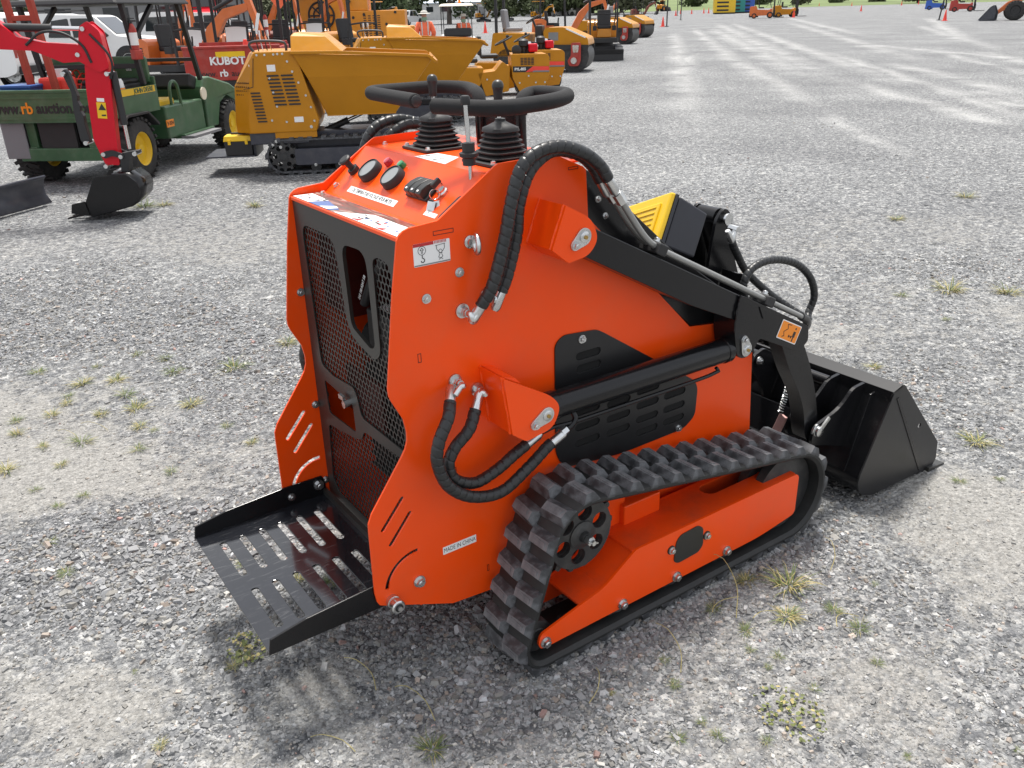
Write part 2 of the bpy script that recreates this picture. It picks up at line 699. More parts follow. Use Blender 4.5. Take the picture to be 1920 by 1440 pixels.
def ramp(src, stops):
    c_ = N.new('ShaderNodeValToRGB')
    e = c_.color_ramp.elements
    while len(e) < len(stops):
        e.new(0.5)
    for el, (p_, col_) in zip(e, stops):
        el.position = p_
        el.color = (*col_, 1) if len(col_) == 3 else col_
    L.new(src, c_.inputs['Fac'])
    return c_.outputs['Color']


def mixc(fac, a, b, mode='MIX'):
    m_ = N.new('ShaderNodeMix')
    m_.data_type = 'RGBA'
    m_.blend_type = mode
    if isinstance(fac, float):
        m_.inputs[0].default_value = fac
    else:
        L.new(fac, m_.inputs[0])
    for q, i_ in ((a, 6), (b, 7)):
        if isinstance(q, tuple):
            m_.inputs[i_].default_value = (*q, 1)
        else:
            L.new(q, m_.inputs[i_])
    return m_.outputs[2]


def math_(op, a, b=None):
    m_ = N.new('ShaderNodeMath')
    m_.operation = op
    for q, i_ in ((a, 0), (b, 1)):
        if q is None:
            continue
        if isinstance(q, (int, float)):
            m_.inputs[i_].default_value = q
        else:
            L.new(q, m_.inputs[i_])
    return m_.outputs[0]


v1, v2, v3 = vor(62), vor(140), vor(30)
sp = N.new('ShaderNodeSeparateColor')
L.new(v1.outputs['Color'], sp.inputs[0])
sp2 = N.new('ShaderNodeSeparateColor')
L.new(v2.outputs['Color'], sp2.inputs[0])
GR = [(0.0, (0.07, 0.074, 0.08)), (0.3, (0.135, 0.14, 0.147)), (0.6, (0.21, 0.215, 0.222)), (0.85, (0.32, 0.325, 0.325)), (1.0, (0.46, 0.455, 0.445))]
c1 = ramp(sp.outputs[0], GR)
c2 = ramp(sp2.outputs[0], GR)
gcol = mixc(0.35, c1, c2)
# large-scale tone drift of the stone layer
n_big = nd('ShaderNodeTexNoise', Scale=0.35, Detail=6.0, Roughness=0.6)
L.new(gc.outputs['Object'], n_big.inputs['Vector'])
gcol = mixc(1.0, gcol, ramp(n_big.outputs['Fac'], [(0.3, (0.68, 0.68, 0.69)), (0.7, (1.04, 1.04, 1.03))]), 'MULTIPLY')
n_sp = nd('ShaderNodeTexNoise', Scale=16.0, Detail=12.0, Roughness=0.82)
L.new(gc.outputs['Object'], n_sp.inputs['Vector'])
gcol = mixc(1.0, gcol, ramp(n_sp.outputs['Fac'], [(0.36, (0.68, 0.68, 0.69)), (0.5, (1.06, 1.06, 1.06)), (0.63, (1.50, 1.49, 1.46))]), 'MULTIPLY')
sp3 = N.new('ShaderNodeSeparateColor')
L.new(v3.outputs['Color'], sp3.inputs[0])
gcol = mixc(1.0, gcol, ramp(sp3.outputs[0], [(0.0, (0.70, 0.705, 0.71)), (0.35, (0.92, 0.92, 0.93)), (0.75, (1.12, 1.12, 1.11)), (1.0, (1.42, 1.41, 1.38))]), 'MULTIPLY')
# pale fines
n_s = nd('ShaderNodeTexNoise', Scale=45.0, Detail=7.0, Roughness=0.7)
L.new(gc.outputs['Object'], n_s.inputs['Vector'])
scol = ramp(n_s.outputs['Fac'], [(0.25, (0.17, 0.162, 0.145)), (0.5, (0.30, 0.288, 0.262)), (0.75, (0.45, 0.435, 0.40))])
scol = mixc(0.35, scol, c2)
atn = N.new('ShaderNodeAttribute')
atn.attribute_name = 'sand'
sm = math_('ADD', atn.outputs['Fac'], math_('MULTIPLY', math_('SUBTRACT', n_sp.outputs['Fac'], 0.5), 3.2))
smask = math_('MULTIPLY', ramp(sm, [(0.38, (0, 0, 0)), (0.80, (0.9, 0.9, 0.9))]), 1.0)
gcol = mixc(smask, gcol, scol)
# dusty wheel marks swept across the far yard: each a long pale strip with broken edges
STREAKS = [((45.1, 41.9), (16.7, 12.8)), ((19.4, 15.4), (12.4, 7.9)), ((55.7, 49.4), (17.6, 11.5)), ((24.6, 16.2), (12.4, 4.2)), ((15.8, 9.3), (11.3, 3.7)), ((21.4, 12.1), (15.8, 5.9)), ((26.4, 13.6), (20.2, 8.1)), ((57.6, 43.7), (25.0, 14.1)), ((15.8, 6.6), (14.4, 5.2)), ((22.6, 20.3), (13.6, 12.3)), ((37.5, 36.2), (9.8, 8.1)), ((30.6, 19.1), (24.7, 10.3)), ((11.1, 6.6), (8.5, 3.7)), ((21.8, 15.9), (18.1, 11.8)), ((70, 40), (34, 17)), ((80, 62), (40, 26)), ((52, 30), (30, 14))]
wob = nd('ShaderNodeTexNoise', Scale=0.35, Detail=3.0)
L.new(gc.outputs['Object'], wob.inputs['Vector'])
brk = nd('ShaderNodeTexNoise', Scale=0.7, Detail=8.0, Roughness=0.7)
L.new(gc.outputs['Object'], brk.inputs['Vector'])
acc = None
xyz = N.new('ShaderNodeSeparateXYZ')
L.new(gc.outputs['Object'], xyz.inputs[0])
STREAKS += [((a[0] + .9, a[1] - .75), (b[0] + .9, b[1] - .75)) for a, b in STREAKS[:9:2]]
for si, (a_, b_) in enumerate(STREAKS):
    dx_, dy_ = b_[0] - a_[0], b_[1] - a_[1]
    ln_ = math.hypot(dx_, dy_)
    ux, uy = dx_ / ln_, dy_ / ln_
    wd = 0.18 + 0.08 * (si % 3) + 0.004 * math.hypot(*a_)
    # signed distance across, with a slow wander and slight curve
    ac = math_('ADD', math_('MULTIPLY', xyz.outputs[0], -uy), math_('MULTIPLY', xyz.outputs[1], ux))
    al = math_('ADD', math_('MULTIPLY', xyz.outputs[0], ux), math_('MULTIPLY', xyz.outputs[1], uy))
    d_ = math_('ADD', math_('SUBTRACT', ac, -a_[0] * uy + a_[1] * ux), math_('MULTIPLY', math_('SUBTRACT', wob.outputs['Fac'], 0.5), 0.8))
    w1 = N.new('ShaderNodeMapRange')
    w1.inputs[1].default_value, w1.inputs[2].default_value = 0.0, wd
    w1.inputs[3].default_value, w1.inputs[4].default_value = 1.0, 0.0
    L.new(math_('ABSOLUTE', d_), w1.inputs[0])
    mid = (a_[0] + b_[0]) / 2 * ux + (a_[1] + b_[1]) / 2 * uy
    w2 = N.new('ShaderNodeMapRange')
    w2.inputs[1].default_value, w2.inputs[2].default_value = ln_ * .35, ln_ * .62
    w2.inputs[3].default_value, w2.inputs[4].default_value = 1.0, 0.0
    L.new(math_('ABSOLUTE', math_('SUBTRACT', al, mid)), w2.inputs[0])
    f_ = math_('MULTIPLY', w1.outputs[0], w2.outputs[0])
    acc = f_ if acc is None else math_('MAXIMUM', acc, f_)
acc = math_('MULTIPLY', acc, ramp(brk.outputs['Fac'], [(0.34, (0.1, 0.1, 0.1)), (0.62, (1, 1, 1))]))
gcol = mixc(math_('MULTIPLY', acc, 0.60), gcol, (0.45, 0.45, 0.44))
L.new(gcol, B.inputs['Base Color'])
h1 = math_('MULTIPLY', math_('SUBTRACT', 1.0, v1.outputs['Distance']), 0.010)
h2 = math_('MULTIPLY', math_('SUBTRACT', 1.0, v2.outputs['Distance']), 0.005)
h3 = math_('MULTIPLY', sp.outputs[1], 0.006)
h1 = math_('ADD', h1, math_('MULTIPLY', math_('SUBTRACT', 1.0, v3.outputs['Distance']), 0.014))
hh = math_('ADD', math_('ADD', h1, h2), math_('ADD', h3, math_('MULTIPLY', n_s.outputs['Fac'], 0.006)))
bpn = nd('ShaderNodeBump', Strength=0.75, Distance=1.0)
L.new(hh, bpn.inputs['Height'])
L.new(bpn.outputs['Normal'], B.inputs['Normal'])
gm.materials.append(gmat)

# loose crushed stone lying on the yard: one uncountable mass, real shards with their own colours
NS = 270000
az0 = YAW
th_ = az0 + (rng.random(NS) - 0.5) * math.radians(104)
rd_ = 0.75 + 6.0 * rng.random(NS) ** 1.05 + 9.0 * rng.random(NS) ** 9
sx_ = CAMPOS.x + rd_ * np.cos(th_)
sy_ = CAMPOS.y + rd_ * np.sin(th_)
sd = sandf(sx_, sy_)
keep = rng.random(NS) < np.clip(1.10 - 0.80 * sd, 0.28, 1)
sx_, sy_, sd, rd_ = sx_[keep], sy_[keep], sd[keep], rd_[keep]
n = len(sx_)
size = 0.0019 + 0.0026 * rng.random(n) + 0.0085 * rng.random(n) ** 9 + 0.0030 * (1 - sd) * rng.random(n) ** 2
size *= 0.66 + 0.40 * np.clip(1 - sd * 2.2, 0, 1)
big = rng.random(n) < 0.0012
size[big] *= 1.6
cube = np.array([(-1, -1, -1), (1, -1, -1), (1, 1, -1), (-1, 1, -1), (-1, -1, 1), (1, -1, 1), (1, 1, 1), (-1, 1, 1)], float)
V = np.repeat(cube[None], n, 0) * (0.62 + 0.5 * rng.random((n, 8, 3)))
V[:, 4:, :2] *= (0.45 + 0.45 * rng.random((n, 1, 2)))
V *= (size[:, None] * np.stack([1 + 0.5 * rng.random(n), 0.65 + 0.35 * rng.random(n), 0.42 + 0.35 * rng.random(n)], -1))[:, None, :]
# random tilt + heading
a1 = rng.random(n) * 2 * np.pi
a2 = (rng.random(n) - 0.5) * 0.8
a3 = (rng.random(n) - 0.5) * 0.8
y_, z_ = V[:, :, 1].copy(), V[:, :, 2].copy()
V[:, :, 1] = y_ * np.cos(a2)[:, None] - z_ * np.sin(a2)[:, None]
V[:, :, 2] = y_ * np.sin(a2)[:, None] + z_ * np.cos(a2)[:, None]
x_, z_ = V[:, :, 0].copy(), V[:, :, 2].copy()
V[:, :, 0] = x_ * np.cos(a3)[:, None] + z_ * np.sin(a3)[:, None]
V[:, :, 2] = -x_ * np.sin(a3)[:, None] + z_ * np.cos(a3)[:, None]
x_, y_ = V[:, :, 0].copy(), V[:, :, 1].copy()
V[:, :, 0] = x_ * np.cos(a1)[:, None] - y_ * np.sin(a1)[:, None] + sx_[:, None]
V[:, :, 1] = x_ * np.sin(a1)[:, None] + y_ * np.cos(a1)[:, None] + sy_[:, None]
zg = (fbm(sx_ + 5, sy_ + 3, 1.3, 4) - 0.5) * 0.012 * np.clip(1 - np.sqrt(sx_ ** 2 + sy_ ** 2) / 12, 0, 1)
V[:, :, 2] += (zg + size * (0.12 + 0.22 * rng.random(n) - 0.15 * sd))[:, None]
FQ = np.array([(4, 5, 6, 7), (0, 1, 5, 4), (1, 2, 6, 5), (2, 3, 7, 6), (3, 0, 4, 7)])
FA = (FQ[None] + (np.arange(n) * 8)[:, None, None]).reshape(-1)
sm_ = bpy.data.meshes.new('gravel')
sm_.vertices.add(n * 8)
sm_.vertices.foreach_set('co', V.reshape(-1).astype(np.float32))
sm_.loops.add(n * 20)
sm_.loops.foreach_set('vertex_index', FA.astype(np.int32))
sm_.polygons.add(n * 5)
sm_.polygons.foreach_set('loop_start', (np.arange(n * 5) * 4).astype(np.int32))
sm_.polygons.foreach_set('loop_total', np.full(n * 5, 4, np.int32))
sm_.update(calc_edges=True)
sm_.shade_flat()
val = 0.145 + 0.165 * rng.random(n) ** 1.2
wh = rng.random(n) < 0.07
val[wh] = 0.30 + 0.2 * rng.random(wh.sum())
hue = rng.random(n)
tint = np.stack([val * (0.985 + 0.0 * hue), val * (1.0 + 0 * hue), val * 1.02], -1)
br = hue < 0.06
tint[br] = np.stack([val[br] * 1.18, val[br] * 1.0, val[br] * 0.86], -1)
pk = (hue > 0.994)
tint[pk] = np.stack([val[pk] * 1.45, val[pk] * 0.95, val[pk] * 0.85], -1)
wm = (hue > .5) & (hue < .7)
tint[wm] = np.stack([val[wm] * 1.05, val[wm] * 1.02, val[wm] * 0.95], -1)
tint = tint * (1 - 0.45 * sd[:, None]) + np.array([0.29, 0.28, 0.255]) * 0.45 * sd[:, None]
ta = sm_.attributes.new('tint', 'FLOAT_COLOR', 'POINT')
ta.data.foreach_set('color', np.repeat(np.concatenate([tint, np.ones((n, 1))], 1), 8, 0).reshape(-1).astype(np.float32))
smat = bpy.data.materials.new('stone')
smat.use_nodes = True
N, L = smat.node_tree.nodes, smat.node_tree.links
B = N['Principled BSDF']
B.inputs['Roughness'].default_value = 0.85
B.inputs['Specular IOR Level'].default_value = 0.3
ga = N.new('ShaderNodeAttribute')
ga.attribute_name = 'tint'
gcx = N.new('ShaderNodeTexCoord')
ngx = N.new('ShaderNodeTexNoise')
ngx.inputs['Scale'].default_value = 260
ngx.inputs['Detail'].default_value = 4
L.new(gcx.outputs['Object'], ngx.inputs['Vector'])
mr = N.new('ShaderNodeMapRange')
mr.inputs[3].default_value = 0.7
mr.inputs[4].default_value = 1.3
L.new(ngx.outputs['Fac'], mr.inputs[0])
mm_ = N.new('ShaderNodeMix')
mm_.data_type = 'RGBA'
mm_.blend_type = 'MULTIPLY'
mm_.inputs[0].default_value = 1
L.new(ga.outputs['Color'], mm_.inputs[6])
L.new(mr.outputs[0], mm_.inputs[7])
L.new(mm_.outputs[2], B.inputs['Base Color'])
sm_.materials.append(smat)
gravel = bpy.data.objects.new('gravel', sm_)
COL.objects.link(gravel)
tag(gravel, 'loose grey crushed stones covering the yard', 'gravel', kind='stuff')

# ------------------------------------------------------------------ the orange tracked mini loader
ld = thing('mini_loader', 'orange stand-on tracked mini loader with black bucket and step platform', 'mini loader')
YP = 0.305


def both(fn):
    """build a part on the right (near) side and its mirror on the left"""
    for s in (-1, 1):
        fn(s)


def ysp(a, b, s):
    """interval given as distances from the centre line, on side s"""
    return (s * a, s * b) if s > 0 else (-a, -b)


# --- side panels
arc_o = [(.098 + .097 * math.cos(a), .285 + .097 * math.sin(a)) for a in [math.radians(t) for t in range(88, 173, 7)]]
arc_i = [(.098 + .086 * math.cos(a), .285 + .086 * math.sin(a)) for a in [math.radians(t) for t in range(88, 173, 7)]]
panel = ([(.111, 1.155), (.117, 1.166), (.128, 1.174), (.141, 1.178), (.213, 1.183), (.366, 1.281), (.376, 1.286), (.524, 1.290), (.545, 1.285), (.62, 1.252), (.630, 1.243),
          (.638, 1.126), (1.021, .753), (1.29, .715), (1.297, .708), (1.33, .309), (1.33, .17), (.325, .159), (.19, .171), (-.005, .256),
          (-.016, .262), (-.022, .273), (-.026, .30), (-.024, .476), (-.023, .498), (-.012, .523), (.076, .642), (.089, .662), (.096, .682), (.097, .705),
          (.091, .740), (.066, .790), (.060, .806), (.059, .825), (.089, 1.032)])
p_holes = [slot2((.070, .536), (.012, .468), .011), slot2((.087, .489), (.029, .420), .011), arc_o + arc_i[::-1]]


def mk_panel(s):
    a, b = ysp(YP - .006, YP, s)
    o = MB().prism(panel, a, b, holes=p_holes).build('side_panel', 'orange', ld, bevel=.0012, segs=2)
    return o


PANEL = {}
for s in (-1, 1):
    PANEL[s] = mk_panel(s)
    for (x, z) in ((.261, 1.059), (.172, 1.015)):
        bolt(ld, (x, s * YP, z), (0, s, 0), BOLT_M)
    bolt(ld, (.096, s * YP, .285), (0, s, 0), BOLT_L)
    # laser-cut tab slots showing as thin seams
    for (x, z, w, h) in ((.20, 1.152, .052, .010), (.14, .868, .009, .022), (.215, .548, .008, .022), (.30, .225, .006, .02), (.44, 1.262, .04, .008), (.575, 1.248, .03, .007)):
        fr = MB().prism([(x, z), (x + w, z), (x + w, z + h), (x, z + h)], *ysp(YP, YP + .0006, s),
                        holes=[[(x + .0013, z + .0013), (x + w - .0013, z + .0013), (x + w - .0013, z + h - .0013), (x + .0013, z + h - .0013)]])
        fr.build('tab_seam', 'shade_seam_red', ld)

# --- floor, inner firewall, hood
MB().box((.70, 0, .205), (1.20, .59, .008)).build('belly_plate', 'orange', ld)
hood = [(.60, 1.262), (.655, 1.232), (.985, .955), (1.30, .74), (1.325, .70), (1.325, .25), (1.31, .25), (1.31, .69), (1.05, .735), (.64, 1.10), (.60, 1.20)]
hd = MB().prism(hood, -.2965, .2965)
hd.build('hood', 'black_paint', ld, bevel=.003)
for (x, z) in ((.675, 1.165), (.70, 1.12)):
    bolt(ld, (x, -.2965, z), (0, -1, 0), BOLT_S)
MB().box((.66, 0, .72), (.01, .59, .96)).build('firewall', 'shade_seam_red', ld)  # orange sheet, darkened in colour for the shade inside the bay

# --- control console: decal shelf, sloped dash, deck
MB().prism([(.114, 1.150), (.114, 1.160), (.205, 1.160), (.215, 1.1605), (.345, 1.266), (.645, 1.268), (.645, 1.262), (.347, 1.259), (.218, 1.153), (.205, 1.153)],
           -.2985, .2985).build('console', 'orange', ld, bevel=.002)
# dash frame: local x = machine right, y = up the slope, z = outward
P0 = Vector((.215, 0, 1.1605))
DD = (Vector((.345, 0, 1.266)) - P0).normalized()
NN = Vector((-DD.z, 0, DD.x))
CP = Matrix(((0, DD.x, NN.x, P0.x), (-1, 0, 0, 0), (0, DD.z, NN.z, P0.z), (0, 0, 0, 1)))


def dash(mb, name, m, y, s, smooth=35, bevel=0, parent=None, rz=0.0):
    return mb.xform(CP @ Matrix.Translation((-y, s, 0)) @ Matrix.Rotation(rz, 4, 'Z')).build(name, m, parent or ld, smooth=smooth, bevel=bevel)


for (y, s) in ((.149, .092), (.022, .090)):
    g = dash(MB().lathe((0, 0, 0), (0, 0, 1), [(0, .0335), (.004, .0335), (.018, .0325), (.021, .0305), (.021, .0285), (.0175, .0275)], 28), 'gauge', 'black_rubber', y, s)
    dash(MB().lathe((0, 0, .0177), (0, 0, 1), [(0, .0272), (.0006, .0272)], 28), 'gauge_glass', 'gauge_glass', y, s, parent=g)
for (y, s, m) in ((.106, .132, 'red_lens'), (.036, .133, 'green_lens')):
    dash(MB().lathe((0, 0, 0), (0, 0, 1), [(0, .0115), (.004, .0115), (.010, .0105), (.014, .0095), (.015, .007)], 18), 'indicator_lamp', m, y, s)
k = MB().cyl((0, 0, 0), (0, 0, .012), .016, n=8)
k.cyl((0, 0, .012), (0, 0, .034), .009, n=10)
k.lathe((0, 0, .034), (0, 0, 1), [(0, .010), (.003, .016), (.010, .017), (.013, .013)], 14)
dash(k, 'choke_knob', 'black_rubber', .238, .083)
sb = dash(MB().box((0, 0, .004), (.098, .058, .008)), 'switch_block', 'black_rubber', -.133, .086, None, .002)
for i in range(3):
    q = MB().loft([[(-.012, y, z0), (.012, y, z0), (.012, y, z1), (-.012, y, z1)] for y, z0, z1 in
                   ((-.028, .006, .024), (-.018, .006, .028), (0, .006, .026), (.018, .006, .019), (.027, .006, .013))])
    rk = dash(q, 'rocker_switch', 'black_satin', -.107 - .027 * i, .086, 30, .0015, parent=sb)
    ico = MB().box((0, -.021, .0275), (.007, .005, .0008))
    dash(ico, 'switch_symbol', 'white_sticker', -.107 - .027 * i, .086, None, parent=sb)
ig = MB().lathe((0, 0, 0), (0, 0, 1), [(0, .013), (.006, .013), (.009, .010), (.014, .010)], 18)
ig.box((0, 0, .022), (.004, .018, .022))
dash(ig, 'ignition_switch', 'zinc', -.212, .093)
dash(MB().box((0, 0, .032), (.010, .026, .014)), 'ignition_key', 'black_rubber', -.212, .094, None, .003)
kr = thing('key_ring', 'spare keys on a steel ring hanging from the ignition of the orange loader', 'keys', tuple(CP @ Vector((.214, .082, .026))))
kk = MB().torus((0, 0, -.012), (.3, 1, .2), .012, .0012, 20, 6)
kk.build('ring', 'chrome', kr, smooth=60)
for dx, a in ((0, .1), (.006, -.25)):
    q = MB().box((0, 0, -.020), (.002, .020, .022))
    q.box((0, 0, -.043), (.002, .008, .03))
    q.xform(Matrix.Translation((-.008 + dx, -.004, -.018)) @ Euler((a, .35, .5)).to_matrix().to_4x4())
    q.build('key', 'zinc', kr)
MB().box((-.010, .004, -.034), (.006, .014, .022), (.2, .3, .4)).build('key_fob', 'black_rubber', kr, bevel=.002)
lb = dash(MB().prism([(-.130, -.0095), (.130, -.0095), (.130, .0095), (-.130, .0095)], 0.0002, .0008, 'xy'), 'instrument_label', 'white_sticker', .062, .0285, None)
text('OIL TEMPERATURE VOLTAGE HOUR METER', .0150, CP @ Matrix.Translation((-.062, .0285, .0009)), 'black_ink', lb, sx=.74, ext=.0001, bold=.0003)
dash(MB().prism([(-.026, -.006), (.026, -.006), (.026, .006), (-.026, .006)], .0002, .0008, 'xy'), 'key_label', 'white_sticker', -.23, .031, None)
dash(MB().prism(slot((0, 0), .075, .020, math.radians(80)), .0003, .0007, 'xy'), 'lever_slot', 'black_ink', -.278, .062, None)
bolt(ld, tuple(CP @ Vector((-.267, .026, 0))), tuple(NN), BOLT_S)
bolt(ld, (.192, .262, 1.161), (0, 0, 1), BOLT_S)
bolt(ld, (.192, -.262, 1.161), (0, 0, 1), BOLT_S)
for (x, y) in ((.395, .278), (.395, -.278), (.61, .278), (.61, -.278)):
    bolt(ld, (x, y, 1.267), (0, 0, 1), BOLT_S)
# deck instruction sticker
st = MB().prism([(.349, .03), (.419, .034), (.425, -.06), (.346, -.125)], 1.2668, 1.2673, 'xy').build('deck_sticker', 'white_sticker', ld)
for i in range(9):
    x, y = .36 + .02 * (i % 3), .015 - .034 * (i // 3)
    MB().box((x, y, 1.2676), (.003 + .006 * random.random(), .014, .0005), (0, 0, random.random())).build('print_mark', 'black_ink', st)
# decal shelf
m = bpy.data.materials.new('photo_decal')
m.use_nodes = True
N, L = m.node_tree.nodes, m.node_tree.links
co_ = N.new('ShaderNodeTexCoord')
mpn = N.new('ShaderNodeMapping')
mpn.inputs['Scale'].default_value = (60, 9, 1)
mpn.inputs['Rotation'].default_value = (0, 0, .35)
nn_ = N.new('ShaderNodeTexNoise')
nn_.inputs['Scale'].default_value = 1.2
nn_.inputs['Detail'].default_value = 6
nn_.inputs['Distortion'].default_value = .7
rp = N.new('ShaderNodeValToRGB')
for p_, c_ in ((.3, (.025, .02, .018)), (.48, (.10, .075, .06)), (.56, (.18, .03, .022)), (.64, (.26, .21, .17)), (.8, (.36, .33, .29))):
    e = rp.color_ramp.elements.new(p_)
    e.color = (*c_, 1)
L.new(co_.outputs['Object'], mpn.inputs[0])
L.new(mpn.outputs[0], nn_.inputs['Vector'])
L.new(nn_.outputs['Fac'], rp.inputs['Fac'])
L.new(rp.outputs['Color'], N['Principled BSDF'].inputs['Base Color'])
N['Principled BSDF'].inputs['Roughness'].default_value = .3
MATS['photo_decal'] = m
dc = MB().box((.1605, 0, 1.1606), (.085, .593, .0006)).build('shelf_decal', 'photo_decal', ld)


def patch(poly, m_, z, parent):
    return MB().prism(poly, z, z + .0004, 'xy').build('decal_print', m_, parent)


patch([(.119, .29), (.172, .285), (.166, .165), (.119, .19)], 'white_sticker', 1.1611, dc)
patch([(.119, .188), (.164, .160), (.140, .045), (.119, .060)], 'blue_ink', 1.1611, dc)
patch([(.1195, .120), (.150, .085), (.145, .062), (.1195, .075)], 'white_sticker', 1.1616, dc)
patch([(.119, .035), (.150, -.02), (.178, -.07), (.176, -.20), (.180, -.292), (.119, -.292), (.119, -.05)], 'white_sticker', 1.1611, dc)
for i in range(26):
    y = .28 - .11 * random.random() if i < 9 else -.05 - .23 * random.random()
    x = .127 + .038 * random.random()
    patch([(x, y), (x + .003 + .004 * random.random(), y + .002), (x + .005, y - .010 - .012 * random.random()), (x, y - .012)],
          random.choice(['black_ink', 'black_ink', 'red_ink', 'blue_ink']), 1.1616, dc)
for y in (-.062, -.185):
    patch([(.121, y), (.135, y - .03), (.121, y - .035)], 'red_ink', 1.1620, dc)

# --- rear grille plate with U-shaped mesh windows
gout = [(-.2975, .235), (.2975, .235), (.2975, 1.152), (-.2975, 1.152)]
up_w = rounded([(.254, 1.094), (.235, .697), (.16, .686), (.028, .696), (.012, .674), (-.004, .621), (-.250, .618), (-.248, 1.09), (-.186, 1.094), (-.160, 1.082), (-.158, .846),
                (-.122, .820), (.018, .852), (.050, 1.094)], [.04, .02, 0, .02, .01, .02, .01, .06, .03, .03, .03, .03, .05, .05], 5)
opening = rounded([(.008, 1.088), (-.126, 1.094), (-.131, .858), (-.104, .846), (-.003, .878)], [.04, .045, .02, .02, .02], 6)
sqr = rounded([(.228, .652), (.045, .640), (.043, .557), (.218, .552)], .012, 4)
lo_w = rounded([(.236, .508), (.256, .318), (.225, .285), (-.255, .285), (-.255, .592), (-.01, .582), (.01, .548), (.066, .533)], .015, 4)
gp_ = MB().prism(gout, .118, .1215, 'yz', holes=[up_w, opening, sqr, lo_w]).build('rear_grille', 'black_satin', ld, bevel=.0008)
for hole_ in (opening,):
    fl = MB()
    c0 = (sum(p[0] for p in hole_) / len(hole_), sum(p[1] for p in hole_) / len(hole_))
    ring2 = [(c0[0] + (p[0] - c0[0]) * 1.0, c0[1] + (p[1] - c0[1]) * 1.0) for p in hole_]
    fl.loft([[(.1216, *p) for p in hole_], [(.128, *p) for p in ring2]], caps=False)
    fl.build('opening_flange', 'black_satin', gp_)


def inside(p, poly):
    c = False
    for i in range(len(poly)):
        a, b = poly[i], poly[i - 1]
        if (a[1] > p[1]) != (b[1] > p[1]) and p[0] < (b[0] - a[0]) * (p[1] - a[1]) / (b[1] - a[1] + 1e-12) + a[0]:
            c = not c
    return c


def grow(poly, k):
    cx, cy = sum(p[0] for p in poly) / len(poly), sum(p[1] for p in poly) / len(poly)
    return [(cx + (p[0] - cx) * k, cy + (p[1] - cy) * k) for p in poly]


hexm = MB()
w_, h_ = .0182, .0225
og, sg = grow(opening, 1.16), grow(sqr, 1.1)
row = 0
z = .25
while z < 1.13:
    y = -.285 + (w_ / 2 if row % 2 else 0)
    while y < .285:
        if not inside((y, z), og) and not inside((y, z), sg):
            o_, i_ = [], []
            for k in range(6):
                a = math.pi / 2 + k * math.pi / 3
                hx = (math.cos(a) / math.cos(math.pi / 6)) * w_ / 2
                hz_ = math.sin(a) * h_ / 2
                o_.append((.1245, y + hx, z + hz_))
                i_.append((.1245, y + hx * .74, z + hz_ * .78))
            hexm.loft([o_, i_], caps=False)
        y += w_
    z += h_ * .75
    row += 1
ho = hexm.build('perforated_mesh', 'black_satin', ld, fixn=False)
so = ho.modifiers.new('thick', 'SOLIDIFY')
so.thickness = .0014
for s in (-1, 1):
    for z in (.895, .551, .297):
        bolt(ld, (.108, s * .2985, z), (0, -s, 0), BOLT_M)
# --- inside the engine bay
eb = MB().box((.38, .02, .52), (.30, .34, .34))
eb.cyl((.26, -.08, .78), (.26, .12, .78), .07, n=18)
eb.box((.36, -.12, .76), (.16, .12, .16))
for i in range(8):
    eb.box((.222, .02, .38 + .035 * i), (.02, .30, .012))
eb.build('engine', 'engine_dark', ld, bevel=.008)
bt = MB().box((.26, -.02, .835), (.14, .16, .12)).build('battery', 'black_rubber', ld, bevel=.006)
MB().box((.245, -.02, .8957), (.06, .12, .001)).build('battery_label', 'white_sticker', bt)
ih = MB().tube(catmull([(.17, .02, .92), (.18, -.03, 1.0), (.20, -.09, 1.06), (.25, -.16, 1.10)], .01), .012, 10).build('inner_hose', 'black_rubber', ld, smooth=50)
text('SAE 100 R2AT 3/8', .013, frame_to((-1, -.1, 0), (0, -.55, 1), (.156, -.005, .972)) @ Matrix.Rotation(math.radians(90), 4, 'Z'), 'white_sticker', ih, sx=.8)
MB().box((.30, .21, .98), (.25, .16, .26)).build('inner_panel', 'shade_seam_red', ld)  # bay shade painted into this orange panel as dark red
lt = MB().box((.20, .135, .605), (.012, .22, .14)).build('latch_recess', 'shade_seam_red', ld)  # orange plate coloured as if shaded in its recess
lk = MB().cyl((.10, .065, .638), (.118, .065, .638), .011, n=12)
lk.box((.106, .085, .652), (.008, .028, .012))
lk.build('latch', 'zinc', ld, smooth=40)

# --- step platform
psl = []
for i in range(6):
    x = -.241 + .0558 * i
    psl.append(slot2((x, .212), (x, .044), .019))
    psl.append(slot2((x, -.044), (x, -.212), .019))
fl = MB().prism(rounded([(-.296, -.292), (.105, -.292), (.105, .292), (-.296, .292)], .004, 2), .2485, .2535, 'xy', holes=psl).build('step_plate', 'black_plate', ld, bevel=.001)


def lip(s):
    a, b = ysp(.2905, .2965, s)
    MB().prism([(-.298, .247), (-.290, .288), (-.200, .305), (-.024, .317), (.095, .317), (.105, .30), (.105, .2475)], a, b).build('step_side', 'black_paint', fl, bevel=.002)
    pn = MB().lathe((.017, s * YP, .263), (0, s, 0), [(0, .017), (.012, .017), (.013, .015), (.02, .015), (.021, .018), (.036, .018), (.039, .015)], 20)
    pn.build('step_pin', 'zinc', ld, smooth=40)
    MB().cyl((.017, s * (YP + .039), .263), (.017, s * (YP + .0405), .263), .011, n=16).build('pin_plug', 'black_rubber', ld)
    MB().cyl((.017, s * (YP + .0405), .263), (.017, s * (YP + .046), .263), .006, n=12).build('pin_tip', 'zinc', ld)
    for (x, z, me) in ((.082, .292, BOLT_L), (-.005, .281, BOLT_M)):
        bolt(fl, (x, s * .2905, z), (0, -s, 0), me)


both(lip)
MB().box((.10, 0, .262), (.012, .58, .022)).build('threshold', 'black_satin', ld)

